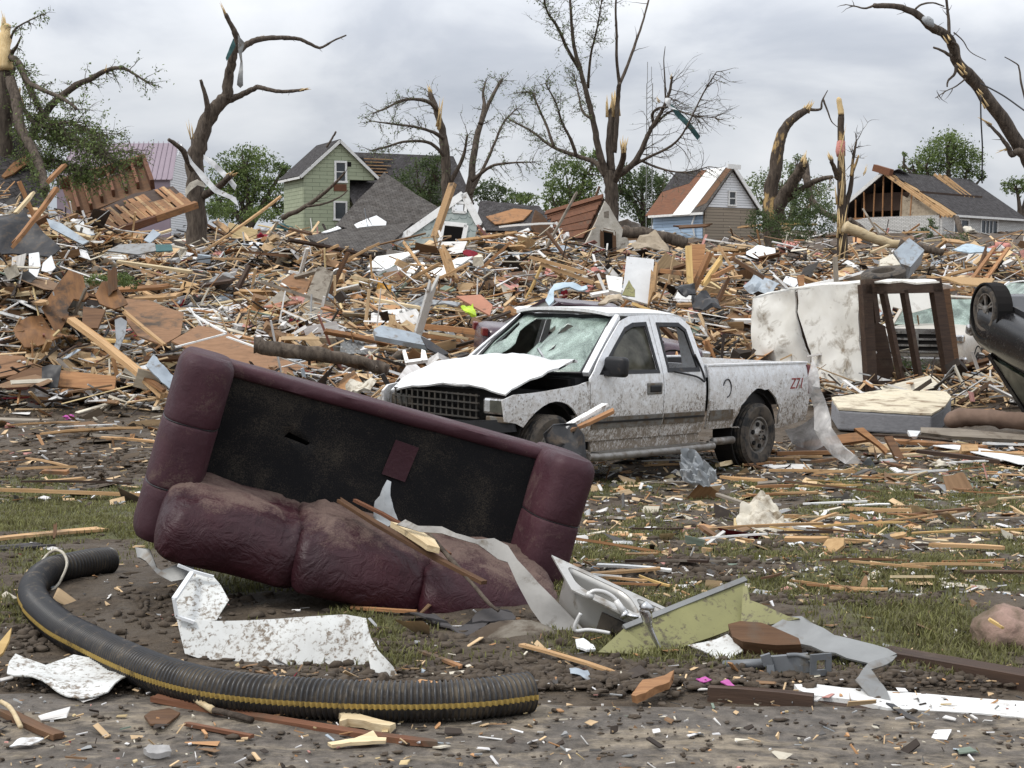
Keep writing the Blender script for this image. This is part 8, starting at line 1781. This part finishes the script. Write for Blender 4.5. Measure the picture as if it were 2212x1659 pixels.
def wad(name, mat, p, s, r, sub=3):
    import bmesh
    bm = bmesh.new(); bmesh.ops.create_icosphere(bm, subdivisions=sub, radius=1); sd = r.random() * 60
    for v in bm.verts:
        q = v.co.normalized(); k_ = 1 + .75 * fbm(q.x * 1.4 + sd, q.y * 1.4, q.z * 1.4, 4) - .25 * abs(nse(q.x * 3, q.y * 3 + sd, q.z * 3)); v.co = Vector((q.x * s[0] * k_, q.y * s[1] * k_, q.z * s[2] * k_))
    me = bpy.data.meshes.new(name); bm.to_mesh(me); bm.free(); me.materials.append(mat); me.polygons.foreach_set('use_smooth', [True] * len(me.polygons)); o = bpy.data.objects.new(name, me); COL.objects.link(o); o.location = p; return o
for px, py, sp_ in ((520, 505, 16), (475, 560, 15), (545, 470, 18), (1130, 580, 16), (1200, 600, 22), (1290, 600, 20), (1270, 640, 24), (1335, 555, 22), (1405, 545, 16), (1530, 625, 26), (1490, 600, 18), (1705, 545, 24), (1640, 575, 16), (1760, 560, 14), (1950, 560, 15), (2160, 545, 20), (1855, 690, 14), (430, 680, 14), (60, 560, 14), (700, 590, 12), (985, 610, 14), (340, 600, 12), (2090, 1000, 10), (70, 880, 12), (20, 925, 10)):
    g0 = G(px, py)
    if g0 is None: continue
    s_ = g0.y / F; o = wad('insulation', M['pink'], g0 + Vector((0, 0, sp_ * s_ * .5)), (sp_ * s_, sp_ * s_ * .8, sp_ * s_ * .5), r); register(o, 'pink insulation wad', o.location, 'insulation', 'pink insulation wads in the wreckage')
for px, py, sp_, mt, wd in ((610, 500, 22, 'teal', 'dark teal cloth'), (560, 520, 22, 'cloth_red', 'dark red cloth'), (665, 690, 26, 'cloth_white', 'cream cloth'), (240, 630, 18, 'cloth_grey', 'grey cloth'), (165, 720, 26, 'cloth_grey', 'grey cloth'), (1010, 575, 16, 'cloth_grey', 'grey cloth'), (620, 770, 24, 'black', 'black plastic'), (590, 690, 20, 'black', 'black plastic'), (1110, 600, 14, 'cloth_white', 'cream cloth'), (1580, 600, 20, 'cloth_white', 'cream cloth'), (1690, 565, 20, 'cloth_white', 'cream cloth'), (1730, 520, 16, 'cloth_white', 'cream cloth'), (2090, 505, 18, 'cloth_white', 'cream cloth'), (1870, 560, 16, 'cloth_white', 'cream cloth'), (20, 760, 22, 'cloth_white', 'cream cloth'), (730, 810, 14, 'cloth_white', 'cream cloth'), (1330, 1020, 12, 'cloth_white', 'cream cloth'), (2070, 960, 12, 'cloth_white', 'cream cloth'), (2030, 1010, 20, 'cloth_white', 'cream cloth'), (1560, 1150, 14, 'cloth_grey', 'grey cloth'), (1700, 1130, 14, 'cloth_white', 'cream cloth'), (150, 905, 12, 'magenta', 'magenta cloth'), (340, 890, 14, 'cloth_white', 'cream cloth'), (1400, 1055, 9, 'cloth_blue', 'pale blue cloth'), (2010, 1250, 9, 'vinyl_clean', 'white plastic'), (2140, 1215, 9, 'vinyl_clean', 'white plastic'), (1740, 1015, 12, 'cloth_white', 'cream cloth'), (1660, 1010, 11, 'vinyl_clean', 'white plastic')):
    g0 = G(px, py)
    if g0 is None: continue
    s_ = g0.y / F; o = wad('cloth_wad' if 'cloth' in wd else 'plastic_wad', M[mt], g0 + Vector((0, 0, sp_ * s_ * .3)), (sp_ * s_, sp_ * s_ * .8, sp_ * s_ * .42), r); register(o, 'crumpled ' + wd + ' wad', o.location, 'rag' if 'cloth' in wd else 'plastic', 'crumpled wads in the wreckage')
# bare broken branches lying through the heap
for k_ in range(26):
    px, py = r.uniform(0, 2212), r.uniform(505, 820); g0 = G(px, py)
    if g0 is None or g0.y < 25 or (1600 < px < 2110 and 26 < g0.y < 31): continue
    d = g0.y; s_ = d / F; L = r.uniform(60, 170) * s_; yaw = r.gauss(0, .5); dv = Vector((math.cos(yaw), math.sin(yaw), r.gauss(.1, .2))); pts = []; q = g0 + Vector((0, 0, .25)) - dv * L / 2
    for i in range(7): pts.append(q.copy()); dv = (dv + Vector((r.gauss(0, .14), r.gauss(0, .14), r.gauss(0, .12)))).normalized(); q = q + dv * (L / 6)
    for p in pts: p.z = max(p.z, H(p.x, p.y) + .06)
    b = MB(); b.tube(pts, [3.2 * s_ * (1 - .11 * i) for i in range(7)], 6, rough=.2, seed=k_); twig_out(b, None, pts, 5, 22, d, r, 0, 0, 0, rpx=1.1)
    o = b.build('broken_branch', M['bark'], smooth=True); register(o, 'bare broken branch', g0, 'branch', 'bare broken branches on the heap')
# write the labels: nearest landmark, then a second one, then the order from the left
def assign(rows, fn):
    by = {}
    for row in rows: by.setdefault(fn(row), []).append(row)
    return by
l1 = lambda q: q[1] + ' ' + rel(q[2], q[3], near_lm(q[2], q[3])) + near_lm(q[2], q[3])[0]
def l2(q): b_ = near_lm(q[2], q[3], 1); a = near_lm(q[2], q[3]); return q[1] + ' ' + rel(q[2], q[3], a) + a[0] + ', toward the ' + b_[0]
ORD = ['leftmost', 'second from the left', 'third from the left', 'fourth from the left', 'fifth from the left', 'sixth from the left', 'seventh from the left', 'eighth from the left', 'ninth from the left']
for lab, rows in assign(ROWS, l1).items():
    if len(rows) == 1: rows[0][0]['label'] = lab; continue
    for lab2, rr_ in assign(rows, l2).items():
        if len(rr_) == 1: rr_[0][0]['label'] = lab2; continue
        rr_.sort(key=lambda q: q[2])
        for i, q in enumerate(rr_): q[0]['label'] = lab + ', ' + (ORD[i] if len(rr_) > 2 else ('left one', 'right one')[i]) + (' toward ' + near_lm(q[2], q[3], 1)[0] if len(assign(rows, l2)) > 1 else '')
for o in COL.objects:
    if o.parent is None and o.type in ('MESH', 'EMPTY') and 'kind' not in o: o['kind'] = 'thing'
for o in COL.objects:
    if 'label' in o and len(o['label'].split()) > 16: o['label'] = ' '.join(o['label'].replace(' steeply tilted', '').split()[:16])
